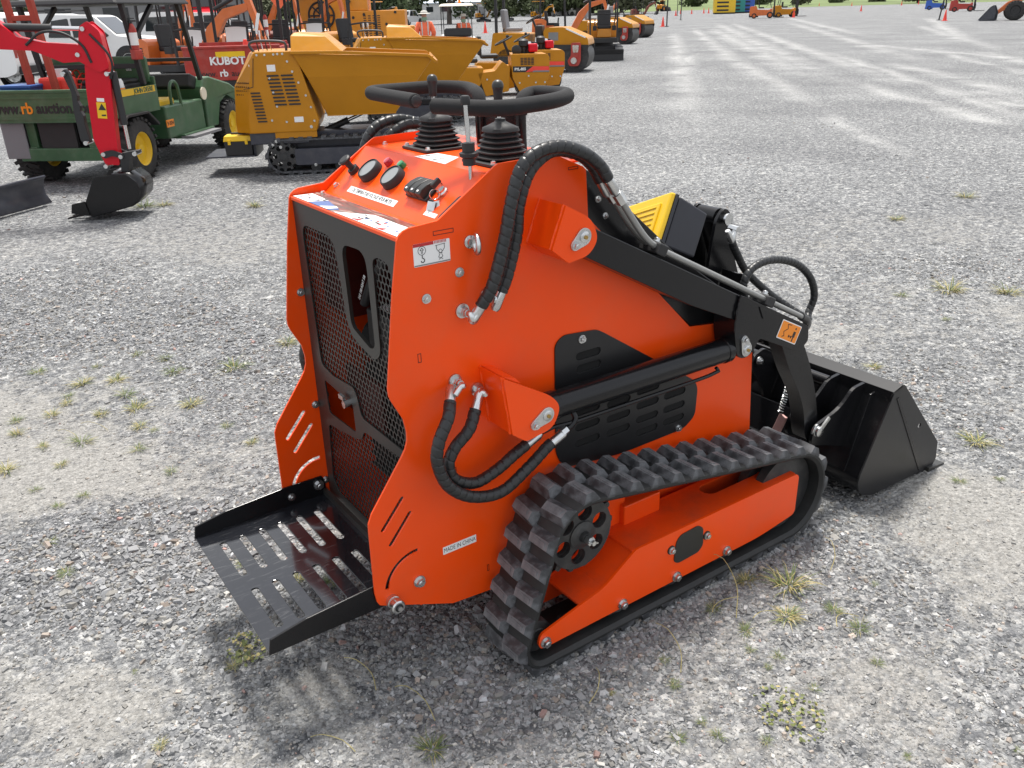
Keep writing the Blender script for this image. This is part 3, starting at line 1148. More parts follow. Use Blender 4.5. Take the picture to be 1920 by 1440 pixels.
# --- pivot brackets, pins, lift cylinders, arms
UPL = rounded([(.449, 1.096), (.489, 1.193), (.565, 1.152), (.586, 1.10), (.558, 1.066), (.497, 1.058)], [.003, .003, .05, .05, .04, .004], 6)
LPL = rounded([(.305, .818), (.326, .666), (.366, .636), (.45, .648), (.472, .70), (.445, .735)], [.004, .004, .01, .04, .05, .04], 6)


def pin_washer(c, t, s, y, parent):
    """teardrop keeper plate with grease nipple and bolt"""
    cx, cz = c
    d = Vector((t[0] - cx, t[1] - cz))
    L_ = d.length
    a = math.atan2(d.y, d.x)
    pts = []
    for i in range(15):
        b = a + math.radians(75 + i * 15)
        pts.append((cx + .021 * math.cos(b), cz + .021 * math.sin(b)))
    for i in range(9):
        b = a - math.radians(75) + i * math.radians(150) / 8
        pts.append((t[0] + .0125 * math.cos(b), t[1] + .0125 * math.sin(b)))
    w = MB().prism(pts, *ysp(y, y + .005, s)).build('pin_keeper', 'zinc', parent, bevel=.001)
    MB().lathe((cx, s * (y + .005), cz), (0, s, 0), [(0, .0135), (.003, .0135), (.004, .012)], 20).build('pin_head', 'zinc', w, smooth=40)
    MB().cyl((cx, s * (y + .009), cz), (cx, s * (y + .013), cz), .005, n=8).build('grease_nipple', 'brass', w)
    inst(BOLT_M, 'bolt', w, frame_to((0, s, 0), (.3, 0, 1), (t[0], s * (y + .005), t[1])))


def weld(path, r, parent, m='orange'):
    P = catmull(path, .006)
    MB().tube([p + Vector((random.uniform(-1, 1), random.uniform(-1, 1), random.uniform(-1, 1))) * r * .25 for p in P], r, 6).build('weld_bead', m, parent, smooth=60)


def brackets(s):
    for poly, web, nm in ((UPL, [(.449, 1.096), (.489, 1.193), (.498, 1.190), (.459, 1.096)], 'upper_arm_bracket'), (LPL, [(.305, .818), (.326, .666), (.336, .668), (.315, .815)], 'cylinder_bracket')):
        bk = MB().prism(poly, *ysp(.395, .406, s)).build(nm, 'orange', ld, bevel=.0015)
        MB().prism(web, *ysp(YP, .3955, s)).build('bracket_web', 'orange', bk)
        (x0, z0), (x1, z1) = web[0], web[1]
        weld([(x0, s * .396, z0), ((x0 + x1) / 2, s * .396, (z0 + z1) / 2), (x1, s * .396, z1)], .0035, bk)
        weld([(x0, s * .306, z0), ((x0 + x1) / 2, s * .306, (z0 + z1) / 2), (x1, s * .306, z1)], .004, bk)
        if nm.startswith('cyl'):
            MB().prism([(.326, .666), (.366, .636), (.39, .639), (.345, .68)], *ysp(YP, .3955, s)).build('bracket_web', 'orange', bk)
            MB().prism([(.31, .818), (.33, .806), (.36, .789), (.345, .806)], *ysp(YP, .3955, s)).build('bracket_web', 'orange', bk)
        else:
            MB().prism([(.449, 1.098), (.497, 1.060), (.505, 1.066), (.462, 1.098)], *ysp(YP, .3955, s)).build('bracket_web', 'orange', bk)
    pin_washer((.539, 1.114), (.513, 1.098), s, .406, ld)
    pin_washer((.427, .690), (.390, .674), s, .406, ld)


both(brackets)


def lift_arm(s):
    a, b = ysp(.320, .392, s)
    am = MB().prism(rounded([(.52, 1.148), (.584, 1.124), (1.125, .846), (1.125, .77), (.932, .857), (.586, 1.044), (.53, 1.075)], [.03, .01, 0, 0, .01, .02, .03], 4), a, b)
    ao = am.build('lift_arm', 'black_paint', ld, bevel=.006, segs=3)
    a, b = ysp(.316, .397, s)
    fk = rounded([(1.118, .852), (1.445, .684), (1.452, .636), (1.412, .606), (1.215, .700), (1.200, .668), (1.165, .648), (1.125, .660), (1.104, .745)],
                 [.02, .012, .01, .012, .03, .03, .03, .03, .02], 4)
    fo = MB().prism(fk, a, b, holes=[]).build('arm_end', 'black_paint', ld, bevel=.004, segs=2)
    MB().prism(rounded([(1.20, .80), (1.235, .783), (1.243, .757), (1.222, .757), (1.213, .775)], .006, 3), *ysp(.397, .4005, s)).build('lock_plate', 'black_paint', fo, bevel=.002)
    weld([(1.118, s * .397, .852), (1.106, s * .398, .80), (1.104, s * .398, .745)], .004, fo, 'black_paint')
    pin_washer((1.160, .678), (1.146, .712), s, .397, ld)
    # lift cylinder
    y = s * .362
    cy = MB().cyl((.470, y, .684), (1.108, y, .678), .0355, n=28)
    cy.cyl((.462, y, .684), (.486, y, .6838), .038, n=28)
    cy.cyl((1.095, y, .678), (1.118, y, .678), .038, n=28)
    cy.cyl((.40, y, .69), (.47, y, .684), .020, n=16)
    co = cy.build('lift_cylinder', 'black_paint', ld, smooth=40, bevel=.002)
    MB().cyl((1.11, y, .678), (1.17, y, .678), .019, n=16).build('cylinder_rod', 'chrome', co, smooth=40)
    MB().tube(catmull([(.436, s * .364, .617), (.475, s * .372, .628), (.52, y + s * .02, .630), (.60, y + s * .02, .628), (1.03, y + s * .02, .625), (1.06, y + s * .016, .640)], .01), .0055, 8).build('feed_pipe', 'black_paint', co, smooth=50)
    MB().tube(catmull([(.498, s * .386, .616), (.522, s * .386, .624), (.538, s * .382, .640), (.532, s * .370, .660)], .006), .0075, 8).build('feed_pipe', 'black_paint', co, smooth=50)


both(lift_arm)
# warning sticker on the near arm end
MS = frame_to((0, -1, 0), (0, 0, 1), (1.351, -.3975, .687))
ax = math.atan2(-.047, .095)
MS = MS @ Matrix.Rotation(ax, 4, 'Z')
ws = MB().prism(rounded([(-.052, -.029), (.052, -.029), (.052, .029), (-.052, .029)], .003, 2), 0.0003, .001, 'xy').xform(MS).build('warning_sticker', 'white_sticker', ld)
MB().prism(rounded([(-.049, -.026), (.049, -.026), (.049, .026), (-.049, .026)], .003, 2), .0010, .0014, 'xy').xform(MS).build('sticker_field', 'orange_sticker', ws)
ik = MB()
for p, q in (((-.02, .02), (-.012, .008)), ((-.012, .008), (-.028, -.004)), ((-.02, .02), (.0, .022)), ((-.028, -.004), (-.02, -.016)), ((-.020, -.016), (-.030, -.020))):
    ik.bar((*p, .0016), (*q, .0016), .0022, .0006)
ik.bar((.002, -.012, .0016), (.018, -.012, .0016), .002, .0006)
ik.box((.004, -.012, .0016), (.005, .008, .0006))
ik.box((.016, -.012, .0016), (.005, .008, .0006))
ik.cyl((.027, .016, .0013), (.027, .016, .0019), .0035, n=10)
ik.box((.027, -.002, .0016), (.012, .018, .0006))
ik.box((.027, -.018, .0016), (.005, .014, .0006))
ik.xform(MS).build('warning_symbol', 'black_ink', ws)
# cross tube between the arms and the tilt tower
MB().box((1.385, 0, .645), (.075, .63, .075), (0, .48, 0)).build('cross_tube', 'black_paint', ld, bevel=.006)
tw = rounded([(1.33, .62), (1.45, .62), (1.462, .80), (1.447, .97), (1.41, 1.004), (1.374, .97), (1.352, .83)], [0, 0, .06, .035, .05, .035, .06], 6)
for y in (-.062, .050):
    t_ = MB().prism(tw, y, y + .012).build('tower_plate', 'black_paint', ld, bevel=.002)
    MB().prism([(1.455, .62), (1.56, .62), (1.462, .86)], y + .002, y + .010).build('gusset', 'black_paint', t_)
MB().box((1.40, -.12, .72), (.012, .10, .16), (0, .2, 0)).build('gusset', 'black_paint', ld)
tp = MB().cyl((1.41, -.078, .965), (1.41, .078, .965), .014, n=18)
tp.cyl((1.41, -.082, .965), (1.41, -.074, .965), .019, n=20)
tp.build('tower_pin', 'zinc', ld, smooth=40)
tcy = MB().cyl((1.41, 0, .965), (1.50, 0, .74), .036, n=20)
tcy.cyl((1.41, -.04, .965), (1.41, .04, .965), .03, n=20)
to = tcy.build('tilt_cylinder', 'black_paint', ld, smooth=40)
MB().cyl((1.50, 0, .74), (1.63, 0, .42), .016, n=14).build('cylinder_rod', 'chrome', to, smooth=40)
# curved legs down to the bucket
LEG = rounded([(1.335, .655), (1.445, .63), (1.498, .535), (1.545, .425), (1.580, .300), (1.568, .260), (1.530, .252), (1.510, .290), (1.498, .36), (1.462, .445), (1.40, .535)],
              [.01, .03, .05, .05, .03, .02, .02, .02, .05, .05, .03], 5)


def leg(s):
    MB().prism(LEG, *ysp(.330, .384, s)).build('arm_leg', 'black_paint', ld, bevel=.005)
    b = MB().lathe((1.548, s * .40, .295), (0, s, 0), [(0, .024), (.006, .024), (.009, .018), (.018, .018), (.020, .014)], 18)
    b.build('bucket_pin', 'zinc', ld, smooth=40)
    MB().bar((1.548, s * .416, .300), (1.59, s * .416, .335), .006, .012).build('pin_flag', 'zinc', ld)


both(leg)

# --- side vent covers
VC = rounded([(.530, .818), (.556, .838), (.668, .828), (.692, .814), (1.052, .578), (1.066, .55), (1.062, .46), (1.016, .43), (.764, .428), (.562, .452), (.531, .50)],
             [.03, .02, .03, .03, .02, .02, .02, .02, .05, .03, .03], 4)
VS = [slot((.640, .767), .085, .022), slot((.642, .731), .085, .022)]
for cx, zs in ((.640, (.650, .605, .560, .512)), (.752, (.640, .597, .552, .508)), (.862, (.605, .560, .516, .474)), (.970, (.560, .517, .475))):
    for z in zs:
        VS.append(slot((cx, z), .088, .022))


def vent(s):
    v = MB().prism(VC, *ysp(YP + .0004, YP + .004, s), holes=VS).build('vent_cover', 'black_vent', ld, bevel=.001)
    MB().prism([(.56, .46), (1.03, .445), (1.03, .56), (.68, .80), (.56, .80)], *ysp(YP + .0001, YP + .0003, s)).build('vent_depth_shade', 'engine_dark', v)  # near-black sheet put in as the shade behind the slots
    for x, z in ((.617, .814), (.992, .440)):
        inst(BOLT_M, 'bolt', v, frame_to((0, s, 0), (.2, 0, 1), (x, s * (YP + .004), z)))


both(vent)

# --- stickers on the near panel
sk = MB().prism([(.170, .332), (.270, .332), (.270, .354), (.170, .354)], -YP - .0009, -YP - .0002).build('origin_sticker', 'white_sticker', ld)
text('MADE IN CHINA', .0175, frame_to((0, -1, 0), (0, 0, 1), (.220, -YP - .0010, .3430)), 'black_ink', sk, sx=.74, ext=.00005)
sk = MB().prism(rounded([(.148, 1.090), (.240, 1.090), (.240, 1.141), (.148, 1.141)], .002, 2), -YP - .0009, -YP - .0002).build('lifting_sticker', 'white_sticker', ld)
MB().prism([(.148, 1.134), (.199, 1.134), (.199, 1.141), (.148, 1.141)], -YP - .0013, -YP - .0010).build('sticker_band', 'red_ink', sk)
MB().prism([(.1485, 1.091), (.2395, 1.091), (.2395, 1.094), (.1485, 1.094)], -YP - .0013, -YP - .0010).build('sticker_band', 'gauge_glass', sk)
t_ = MB()
for i in range(9):
    t_.box((.202 + .0035 * i, -YP - .0012, 1.1378), (.0018, .0004, .006))
t_.build('sticker_band', 'red_ink', sk)
hk = MB()
YS = -YP - .0012
cc = [(.169 + .0095 * math.cos(a), .0, 1.1245 + .0095 * math.sin(a)) for a in [math.radians(t) for t in range(0, 361, 20)]]
hk.tube([(x, YS, z) for x, y, z in cc], .0006, 5, caps=False)
hk.prism([(.169, 1.1315), (.1635, 1.125), (.167, 1.125), (.167, 1.1185), (.171, 1.1185), (.171, 1.125), (.1745, 1.125)], YS - .0003, YS, holes=[[(.169, 1.1297), (.166, 1.1262), (.168, 1.1262), (.168, 1.1197), (.170, 1.1197), (.170, 1.1262), (.172, 1.1262)]])
hk.bar((.169, YS, 1.115), (.169, YS, 1.110), .0012, .0012)
hk.tube([(x, YS, z) for x, z in ((.169, 1.112), (.1695, 1.108), (.174, 1.105), (.1745, 1.101), (.171, 1.098), (.167, 1.099), (.166, 1.102))], .0011, 6)
hk.build('hook_symbol', 'black_ink', sk)
hg = MB()
for pth in ([(.203, 1.130), (.228, 1.132)], [(.206, 1.130), (.206, 1.122), (.211, 1.116), (.215, 1.112)], [(.226, 1.132), (.226, 1.122), (.221, 1.116), (.216, 1.112)],
            [(.211, 1.112), (.220, 1.112)], [(.213, 1.110), (.210, 1.103), (.216, 1.101), (.221, 1.104), (.218, 1.110)], [(.2105, 1.098), (.216, 1.1005), (.221, 1.098)]):
    for p, q in zip(pth[:-1], pth[1:]):
        hg.bar((p[0], YS, p[1]), (q[0], YS, q[1]), .0009, .0009)
hg.tube([(.2155 + .004 * math.cos(a), YS, 1.1165 + .004 * math.sin(a)) for a in [math.radians(t) for t in range(0, 361, 30)]], .0005, 5, caps=False)
hg.build('lifting_symbol', 'black_ink', sk)
# eye bolts
for s in (-1, 1):
    e = MB().lathe((.292, s * YP, 1.124), (0, s, 0), [(0, .015), (.004, .015), (.006, .010), (.012, .009)], 18)
    e.torus((.292, s * (YP + .030), 1.124), (1, .35 * s, 0), .0195, .0058, 26, 10)
    e.build('eye_bolt', 'zinc', ld, smooth=50)

# --- hoses with spiral guard
def spiral(pitch, seg=14, depth=.11, w=.13):
    def fn(s_, a):
        f_ = (s_ / pitch + a / (2 * math.pi)) % 1.0
        return 1 - depth * (1 if f_ < w else 0) + .015 * (math.sin(math.pi * (f_ - w) / (1 - w)) if f_ > w else 0)
    return fn


def hose(path, r=.0148, pitch=.021, name='hydraulic_hose', fit=((1, 1)), parent=ld, fl=.05):
    P = catmull(path, .0019)
    h = MB().tube(P, r, 16, spiral(pitch)).build(name, 'hose_wrap', parent, smooth=30)
    for e, k in ((0, fit[0]), (1, fit[1])):
        if not k:
            continue
        p = P[0] if e == 0 else P[-1]
        d = (P[0] - P[6]).normalized() if e == 0 else (P[-1] - P[-7]).normalized()
        MB().lathe(p - d * .004, d, [(0, r * .80), (fl * .1, r * .84), (fl * .85, r * .84), (fl, r * .6)], 16).build('hose_ferrule', 'zinc', h, smooth=40)
    return h


def elbow(face, out, end, s, r=.0075):
    """steel elbow from a bulkhead nut on the panel to the hose ferrule"""
    f_ = Vector(face)
    n_ = Vector((0, s, 0))
    b = MB().lathe(f_, n_, [(0, .0175), (.006, .0175), (.007, .011)], 18)
    b.cyl(f_ + n_ * .007, f_ + n_ * .020, .0115, n=6)
    b.cyl(f_ + n_ * .020, f_ + n_ * .028, .0095, n=14)
    b.tube(catmull([f_ + n_ * .02, f_ + n_ * .04, Vector(out), Vector(end)], .003), r, 10)
    b.build('elbow_fitting', 'zinc', ld, smooth=40)


def hoses(s):
    A = [(.286, .352, .985), (.309, .368, 1.034), (.342, .372, 1.132), (.363, .372, 1.211), (.39, .37, 1.277), (.433, .37, 1.310), (.50, .37, 1.317), (.569, .37, 1.295), (.617, .37, 1.262), (.643, .37, 1.228)]
    Bp = [(.347, .345, 1.005), (.366, .347, 1.048), (.392, .347, 1.131), (.401, .346, 1.196), (.429, .345, 1.262), (.474, .342, 1.296), (.52, .340, 1.304), (.582, .340, 1.286), (.622, .340, 1.255), (.645, .340, 1.220)]
    hose([(x, s * y, z) for x, y, z in A])
    hose([(x, s * y, z) for x, y, z in Bp])
    elbow((.262, s * YP, .968), (.266, s * .348, .955), (.277, s * .351, .968), s)
    elbow((.330, s * YP, .992), (.332, s * .340, .972), (.339, s * .344, .985), s)
    for y, dz, dx in ((.370, 0, 0), (.340, .003, .002)):
        b = MB().tube(catmull([(.640 + dx, s * y, 1.232), (.653 + dx, s * y, 1.215), (.687 + dx, s * y, 1.170), (.735 + dx, s * y, 1.107), (.775 + dx, s * y, 1.062 + dz), (.81, s * y, 1.036 + dz), (.86, s * y, 1.008 + dz), (1.10, s * y, .8845 + dz), (1.30, s * y, .781 + dz), (1.44, s * y, .709 + dz)], .008), .0085, 12)
        o = b.build('steel_pipe', 'grey_tube', ld, smooth=50)
        q = MB().cyl((.672 + dx, s * y, 1.190), (.690 + dx, s * y, 1.166), .0135, n=6)
        q.cyl((.656 + dx, s * y, 1.211), (.668 + dx, s * y, 1.195), .0115, n=6)
        q.build('pipe_nut', 'zinc', o)
    for x, z in ((.815, 1.030), (1.265, .797)):
        a = math.atan2(.516, 1)
        c = MB().box((x, s * .355, z), (.034, .072, .030), (0, a, 0)).build('pipe_clamp', 'black_rubber', ld, bevel=.004)
        bolt(c, (x + .009, s * .355, z + .0145), (.46, 0, .89), BOLT_M)
    C_ = [(.190, .352, .772), (.168, .378, .749), (.134, .388, .70), (.127, .388, .647), (.153, .388, .578), (.216, .388, .527), (.301, .388, .511), (.384, .386, .549), (.440, .386, .585), (.458, .386, .594)]
    D_ = [(.262, .345, .730), (.233, .360, .692), (.190, .362, .658), (.170, .362, .618), (.186, .362, .573), (.241, .362, .545), (.304, .362, .558), (.362, .362, .585), (.398, .362, .600)]
    hose([(x, s * y, z) for x, y, z in C_])
    hose([(x, s * y, z) for x, y, z in D_])
    elbow((.232, s * YP, .800), (.226, s * .345, .800), (.205, s * .350, .785), s)
    elbow((.292, s * YP, .762), (.286, s * .338, .765), (.270, s * .342, .748), s)
    MB().cyl((.490, s * .386, .612), (.506, s * .386, .619), .0125, n=6).build('hose_nut', 'zinc', ld)


both(hoses)
hose([(1.60, -.27, .60), (1.66, -.24, .597), (1.715, -.20, .615), (1.736, -.2, .672), (1.70, -.2, .745), (1.615, -.2, .808), (1.50, -.2, .842), (1.405, -.2, .835), (1.365, -.2, .790), (1.39, -.19, .73), (1.46, -.16, .68)], .0125, .018, fit=(0, 0))
hose([(1.386, -.12, .905), (1.410, -.12, .868), (1.471, -.12, .789), (1.561, -.14, .707), (1.62, -.18, .655), (1.66, -.25, .61)], .0125, .018, fit=(1, 0))
q = MB().cyl((1.40, -.095, .945), (1.40, -.130, .943), .010, n=6)
q.cyl((1.40, -.12, .943), (1.387, -.12, .912), .009, n=12)
q.build('hose_fitting', 'zinc', ld, smooth=30)
MB().tube(catmull([(1.44, -.37, .709), (1.50, -.35, .675), (1.56, -.30, .62), (1.61, -.265, .60)], .01), .0125, 12).build('hose_stub', 'hose_wrap', ld, smooth=50)

# --- joysticks and rubber boots
def boot(cx, cy, name):
    b = MB().prism(rounded([(cx - .072, cy - .068), (cx + .072, cy - .068), (cx + .072, cy + .068), (cx - .072, cy + .068)], .008, 3), 1.2675, 1.274, 'xy')
    jo = b.build(name, 'black_rubber', ld, bevel=.001)
    for dx, dy in ((-.06, -.056), (-.06, .056), (.06, -.056), (.06, .056)):
        inst(BOLT_S, 'bolt', jo, frame_to((0, 0, 1), (.4, .3, 0), (cx + dx, cy + dy, 1.274)))
    rings, prof = [], []
    for k in range(5):
        z = 1.276 + .0118 * k
        h = .058 - .0042 * k
        prof += [(z, h - .007), (z + .003, h), (z + .006, h), (z + .009, h - .007)]
    prof += [(1.336, .036), (1.338, .040), (1.346, .038), (1.353, .026), (1.359, .014), (1.362, .012), (1.366, .012), (1.367, .007)]
    for z, h in prof:
        e_ = 3.2 if h > .03 else 2.0
        rings.append([(cx + math.copysign(abs(math.cos(a)) ** (2 / e_), math.cos(a)) * h, cy + math.copysign(abs(math.sin(a)) ** (2 / e_), math.sin(a)) * h, z)
                      for a in [2 * math.pi * i / 32 for i in range(32)]])
    MB().loft(rings).build('bellows', 'black_rubber', jo, smooth=50)
    MB().cyl((cx - .003, cy, 1.36), (cx - .004, cy, 1.412), .0048, n=12).build('lever_shaft', 'chrome', jo, smooth=40)
    kb = MB().lathe((cx - .004, cy, 1.398), (0, 0, 1), [(0, .009), (.004, .0105), (.02, .0105), (.03, .0115), (.0375, .0135)], 18)
    kb.build('lever_grip', 'black_rubber', jo, smooth=40)
    MB().lathe((cx - .004, cy, 1.4355), (0, 0, 1), [(0, .0136), (.006, .0135), (.012, .0110), (.0155, .006), (.0165, .001)], 18).build('grip_cap', 'black_satin', jo, smooth=60)


boot(.465, .112, 'joystick')
boot(.465, -.188, 'joystick')
lv = MB().cyl((.333, -.262, 1.205), (.326, -.260, 1.425), .0052, n=12).build('hand_lever', 'chrome', ld, smooth=40)
MB().lathe((.326, -.260, 1.412), (0, 0, 1), [(0, .0095), (.004, .0105), (.016, .0105), (.019, .008)], 14).build('lever_cap', 'black_rubber', lv, smooth=40)
cl = MB().cyl((.329, -.2605, 1.283), (.3285, -.2605, 1.332), .0145, n=14)
cl.lathe((.329, -.2605, 1.298), (0, 0, 1), [(0, .014), (.004, .021), (.012, .022), (.016, .014)], 12)
cl.build('throttle_clamp', 'black_rubber', lv, smooth=30)

# --- foam-covered grab bars
def fillet3(pts, r, n=8):
    P = [Vector(p) for p in pts]
    out = [P[0]]
    for i in range(1, len(P) - 1):
        a, b, c = P[i - 1], P[i], P[i + 1]
        t = min(r, (a - b).length * .48, (c - b).length * .48)
        q0, q1 = b + (a - b).normalized() * t, b + (c - b).normalized() * t
        for k in range(n + 1):
            s_ = k / n
            out.append((1 - s_) ** 2 * q0 + 2 * s_ * (1 - s_) * b + s_ * s_ * q1)
    out.append(P[-1])
    return out


LB = [(.362, .025, 1.399), (.380, .338, 1.401), (.615, .350, 1.400), (.650, .235, 1.400), (.600, .104, 1.392), (.600, .104, 1.30), (.602, .104, 1.262)]
RB = [(.326, -.125, 1.400), (.395, -.296, 1.400), (.570, -.264, 1.402), (.678, -.190, 1.404), (.668, -.040, 1.402), (.600, -.080, 1.392), (.600, -.080, 1.30), (.602, -.080, 1.262)]
for pth in (LB, RB):
    P = fillet3(pth, .055)
    cut = next(i for i, p in enumerate(P) if p.z < 1.345)
    g = MB().tube(P[:cut], .0178, 18).build('grab_bar', 'foam', ld, smooth=60, bevel=.005, segs=3)
    MB().tube(P[cut - 2:], .0150, 14).build('bar_post', 'black_paint', g, smooth=50)
    d = (P[0] - P[1]).normalized()
    MB().lathe(P[0] - d * .002, d, [(0, .0135), (.006, .0135), (.008, .011)], 16).build('bar_end_cap', 'black_rubber', g, smooth=40)
MB().box((.604, .014, 1.325), (.008, .20, .11)).build('bar_bracket', 'black_paint', ld, bevel=.003)

# --- rubber tracks
CIR = [(.495, .345, .124), (1.322, .170, .150), (.346, .087, .066)]


def hull_path(circ):
    pts = []
    for cx, cz, r in circ:
        for i in range(180):
            a = 2 * math.pi * i / 180
            pts.append((cx + r * math.cos(a), cz + r * math.sin(a)))
    pts = sorted(set(pts))
    def half(seq):
        h = []
        for p in seq:
            while len(h) > 1 and (h[-1][0] - h[-2][0]) * (p[1] - h[-2][1]) - (h[-1][1] - h[-2][1]) * (p[0] - h[-2][0]) <= 0:
                h.pop()
            h.append(p)
        return h
    lo, hi = half(pts), half(pts[::-1])
    return lo[:-1] + hi[:-1]


def resample(poly, n):
    P = [Vector(p) for p in poly] + [Vector(poly[0])]
    D = [0]
    for a, b in zip(P[:-1], P[1:]):
        D.append(D[-1] + (b - a).length)
    out = []
    k = 0
    for i in range(n):
        t = D[-1] * i / n
        while D[k + 1] < t:
            k += 1
        out.append(P[k].lerp(P[k + 1], (t - D[k]) / max(1e-9, D[k + 1] - D[k])))
    return out, D[-1]


NB = 296
HP, LEN = resample(hull_path(CIR), NB)
NT = 37
LUG = MB().loft([[(-.028, -.047, -.003), (.028, -.047, -.003), (.033, .047, -.003), (-.023, .047, -.003)],
                 [(-.024, -.047, .005), (.024, -.047, .005), (.029, .045, .005), (-.019, .045, .005)],
                 [(-.012, -.042, .0235), (.013, -.042, .0235), (.018, .032, .0235), (-.006, .032, .0235)]])
LUG.mi[-1] = 1
LUG.cur = 1
LUG.box((.003, -.006, .0236), (.013, .05, .003))
LUGM = LUG.mesh('tread_lug', ['track_rubber', 'track_worn'])
GRM = MB().loft([[(-.016, -.02, .003), (.016, -.02, .003), (.016, .02, .003), (-.016, .02, .003)], [(-.010, -.014, -.026), (.010, -.014, -.026), (.010, .014, -.026), (-.010, .014, -.026)]]).mesh('drive_lug', 'track_inner')


def seg_frame(i, y, flip=1):
    p = HP[i % NB]
    t = (HP[(i + 1) % NB] - HP[i - 1]).normalized()
    nrm = Vector((t.y, 0, -t.x))          # outward for a counter-clockwise loop
    T = Vector((t.x, 0, t.y))
    Y = nrm.cross(T)
    M = Matrix((T, Y, nrm)).transposed().to_4x4()
    M.translation = Vector((p.x, y, p.y))
    return M


def track(s):
    y0, y1 = .328, .508
    rings = []
    for i in range(NB):
        p = HP[i]
        t = (HP[(i + 1) % NB] - HP[i - 1]).normalized()
        nx, nz_ = t.y, -t.x
        sec = [(y0, 0), (y0 + .006, .003), (y1 - .006, .003), (y1, 0), (y1, -.008), (y1 - .010, -.018), (y0 + .010, -.018), (y0, -.008)]
        rings.append([(p.x + nx * o, s * y, p.y + nz_ * o) for y, o in sec])
    rings.append(rings[0])
    tr = MB().loft(rings, caps=False).build('rubber_track', 'track_inner', ld, smooth=40)
    rowA, rowB = s * .461, s * .376
    for k in range(NT):
        for rr_, off, sg in ((rowA, 0, 1), (rowB, NB / NT / 2, -1)):
            i = int(round(k * NB / NT + off)) % NB
            M = seg_frame(i, rr_)
            fy = sg * (1 if M.to_3x3().col[1].y * s < 0 else -1)
            M = M @ Matrix.Diagonal((1, fy, 1, 1))
            M = M @ Matrix.Rotation(random.uniform(-.03, .03), 4, 'Z')
            o = inst(LUGM, 'tread_lug', tr, M)
        i = int(round(k * NB / NT)) % NB
        M = seg_frame(i, s * .418)
        M.translation -= M.to_3x3().col[2] * .018
        inst(GRM, 'drive_lug', tr, M)
    # sprocket
    N_ = 14
    pts = []
    for i in range(N_):
        a0 = 2 * math.pi * i / N_
        for da, r in ((-.12, .100), (-.06, .116), (.06, .116), (.12, .100), (.22, .099)):
            pts.append((.495 + r * math.cos(a0 + da), .345 + r * math.sin(a0 + da)))
    holes = [[(.495 + .064 * math.cos(b) + .023 * math.cos(a), .345 + .064 * math.sin(b) + .023 * math.sin(a)) for a in [2 * math.pi * j / 18 for j in range(18)]]
             for b in [2 * math.pi * j / 6 + .35 for j in range(6)]]
    sp_ = MB().prism(pts, *ysp(.436, .450, s), holes=holes).build('sprocket', 'sprocket_steel', ld, bevel=.002)
    disc = [(.495 + .1005 * math.cos(a), .345 + .1005 * math.sin(a)) for a in [2 * math.pi * j / 40 for j in range(40)]]
    MB().prism(disc, *ysp(.4505, .463, s), holes=holes).build('sprocket_disc', 'sprocket_steel', sp_, bevel=.003)
    hb = MB().lathe((.495, s * .463, .345), (0, s, 0), [(0, .040), (.004, .040), (.006, .032), (.008, .030), (.010, .016), (.022, .015)], 24)
    hb.build('hub', 'sprocket_steel', sp_, smooth=40)
    kn = MB().cyl((.495, s * .488, .345), (.495, s * .502, .345), .013, n=6)
    kn.cyl((.495, s * .502, .345), (.495, s * .514, .345), .007, n=10)
    kn.bar((.480, s * .508, .350), (.512, s * .508, .338), .004, .004)
    kn.build('hub_nut', 'zinc', sp_)
    MB().cyl((.495, s * .31, .345), (.495, s * .440, .345), .034, n=20).build('drive_motor', 'engine_dark', ld, smooth=40)
    # idlers and bottom rollers
    for (x, z, r, nm) in ((1.322, .170, .128, 'front_idler'), (.346, .090, .046, 'rear_idler')):
        w = MB().lathe((x, s * .375, z), (0, s, 0), [(0, r * .5), (.002, r), (.03, r), (.034, r * .72), (.056, r * .72), (.060, r), (.088, r), (.09, r * .55), (.094, r * .5), (.094, r * .2), (.108, r * .2)], 28)
        w.build(nm, 'sprocket_steel', ld, smooth=35)
    for x in (.619, .827, 1.038):
        w = MB().lathe((x, s * .385, .070), (0, s, 0), [(0, .02), (.002, .040), (.028, .040), (.032, .030), (.052, .030), (.056, .040), (.082, .040), (.084, .024), (.094, .022)], 22)
        w.build('bottom_roller', 'sprocket_steel', ld, smooth=35)
        bolt(ld, (x, s * .4905, .083), (0, s, 0), BOLT_L)
    bolt(ld, (.352, s * .4905, .087), (0, s, 0), BOLT_L)
    # track frame
    fo = rounded([(.330, .088), (.338, .116), (.552, .167), (.666, .242), (1.345, .240), (1.357, .228), (1.357, .100), (1.345, .090), (1.19, .070), (.36, .068), (.338, .070)],
                 [.012, .012, .02, .01, .012, .012, .012, .02, .05, .012, .008], 4)
    fp = MB().prism(fo, *ysp(.4835, .4905, s)).build('track_frame', 'orange', ld, bevel=.002)
    MB().prism(fo, *ysp(.336, .342, s)).build('frame_inner_plate', 'orange_dirty', fp)
    top = MB().prism(rounded([(.655, .342), (1.345, .342), (1.345, .484), (.655, .484)], .004, 2), .234, .2405, 'xy', holes=[slot2((1.06, .385), (1.24, .385), .058)])
    if s < 0:
        top.mirror_y()
    top.build('frame_top_plate', 'orange_dirty', fp)
    sl = MB().loft([[(.665, s * .342, .237), (.665, s * .484, .237), (.655, s * .484, .231), (.655, s * .342, .231)],
                    [(.552, s * .342, .166), (.552, s * .484, .166), (.546, s * .484, .158), (.546, s * .342, .158)],
                    [(.47, s * .342, .145), (.47, s * .484, .147), (.47, s * .484, .141), (.47, s * .342, .139)]])
    sl.build('frame_slope_plate', 'orange_dirty', fp)
    MB().box((.62, s * .335, .285), (.24, .05, .10)).build('frame_mount', 'orange', fp, bevel=.004)
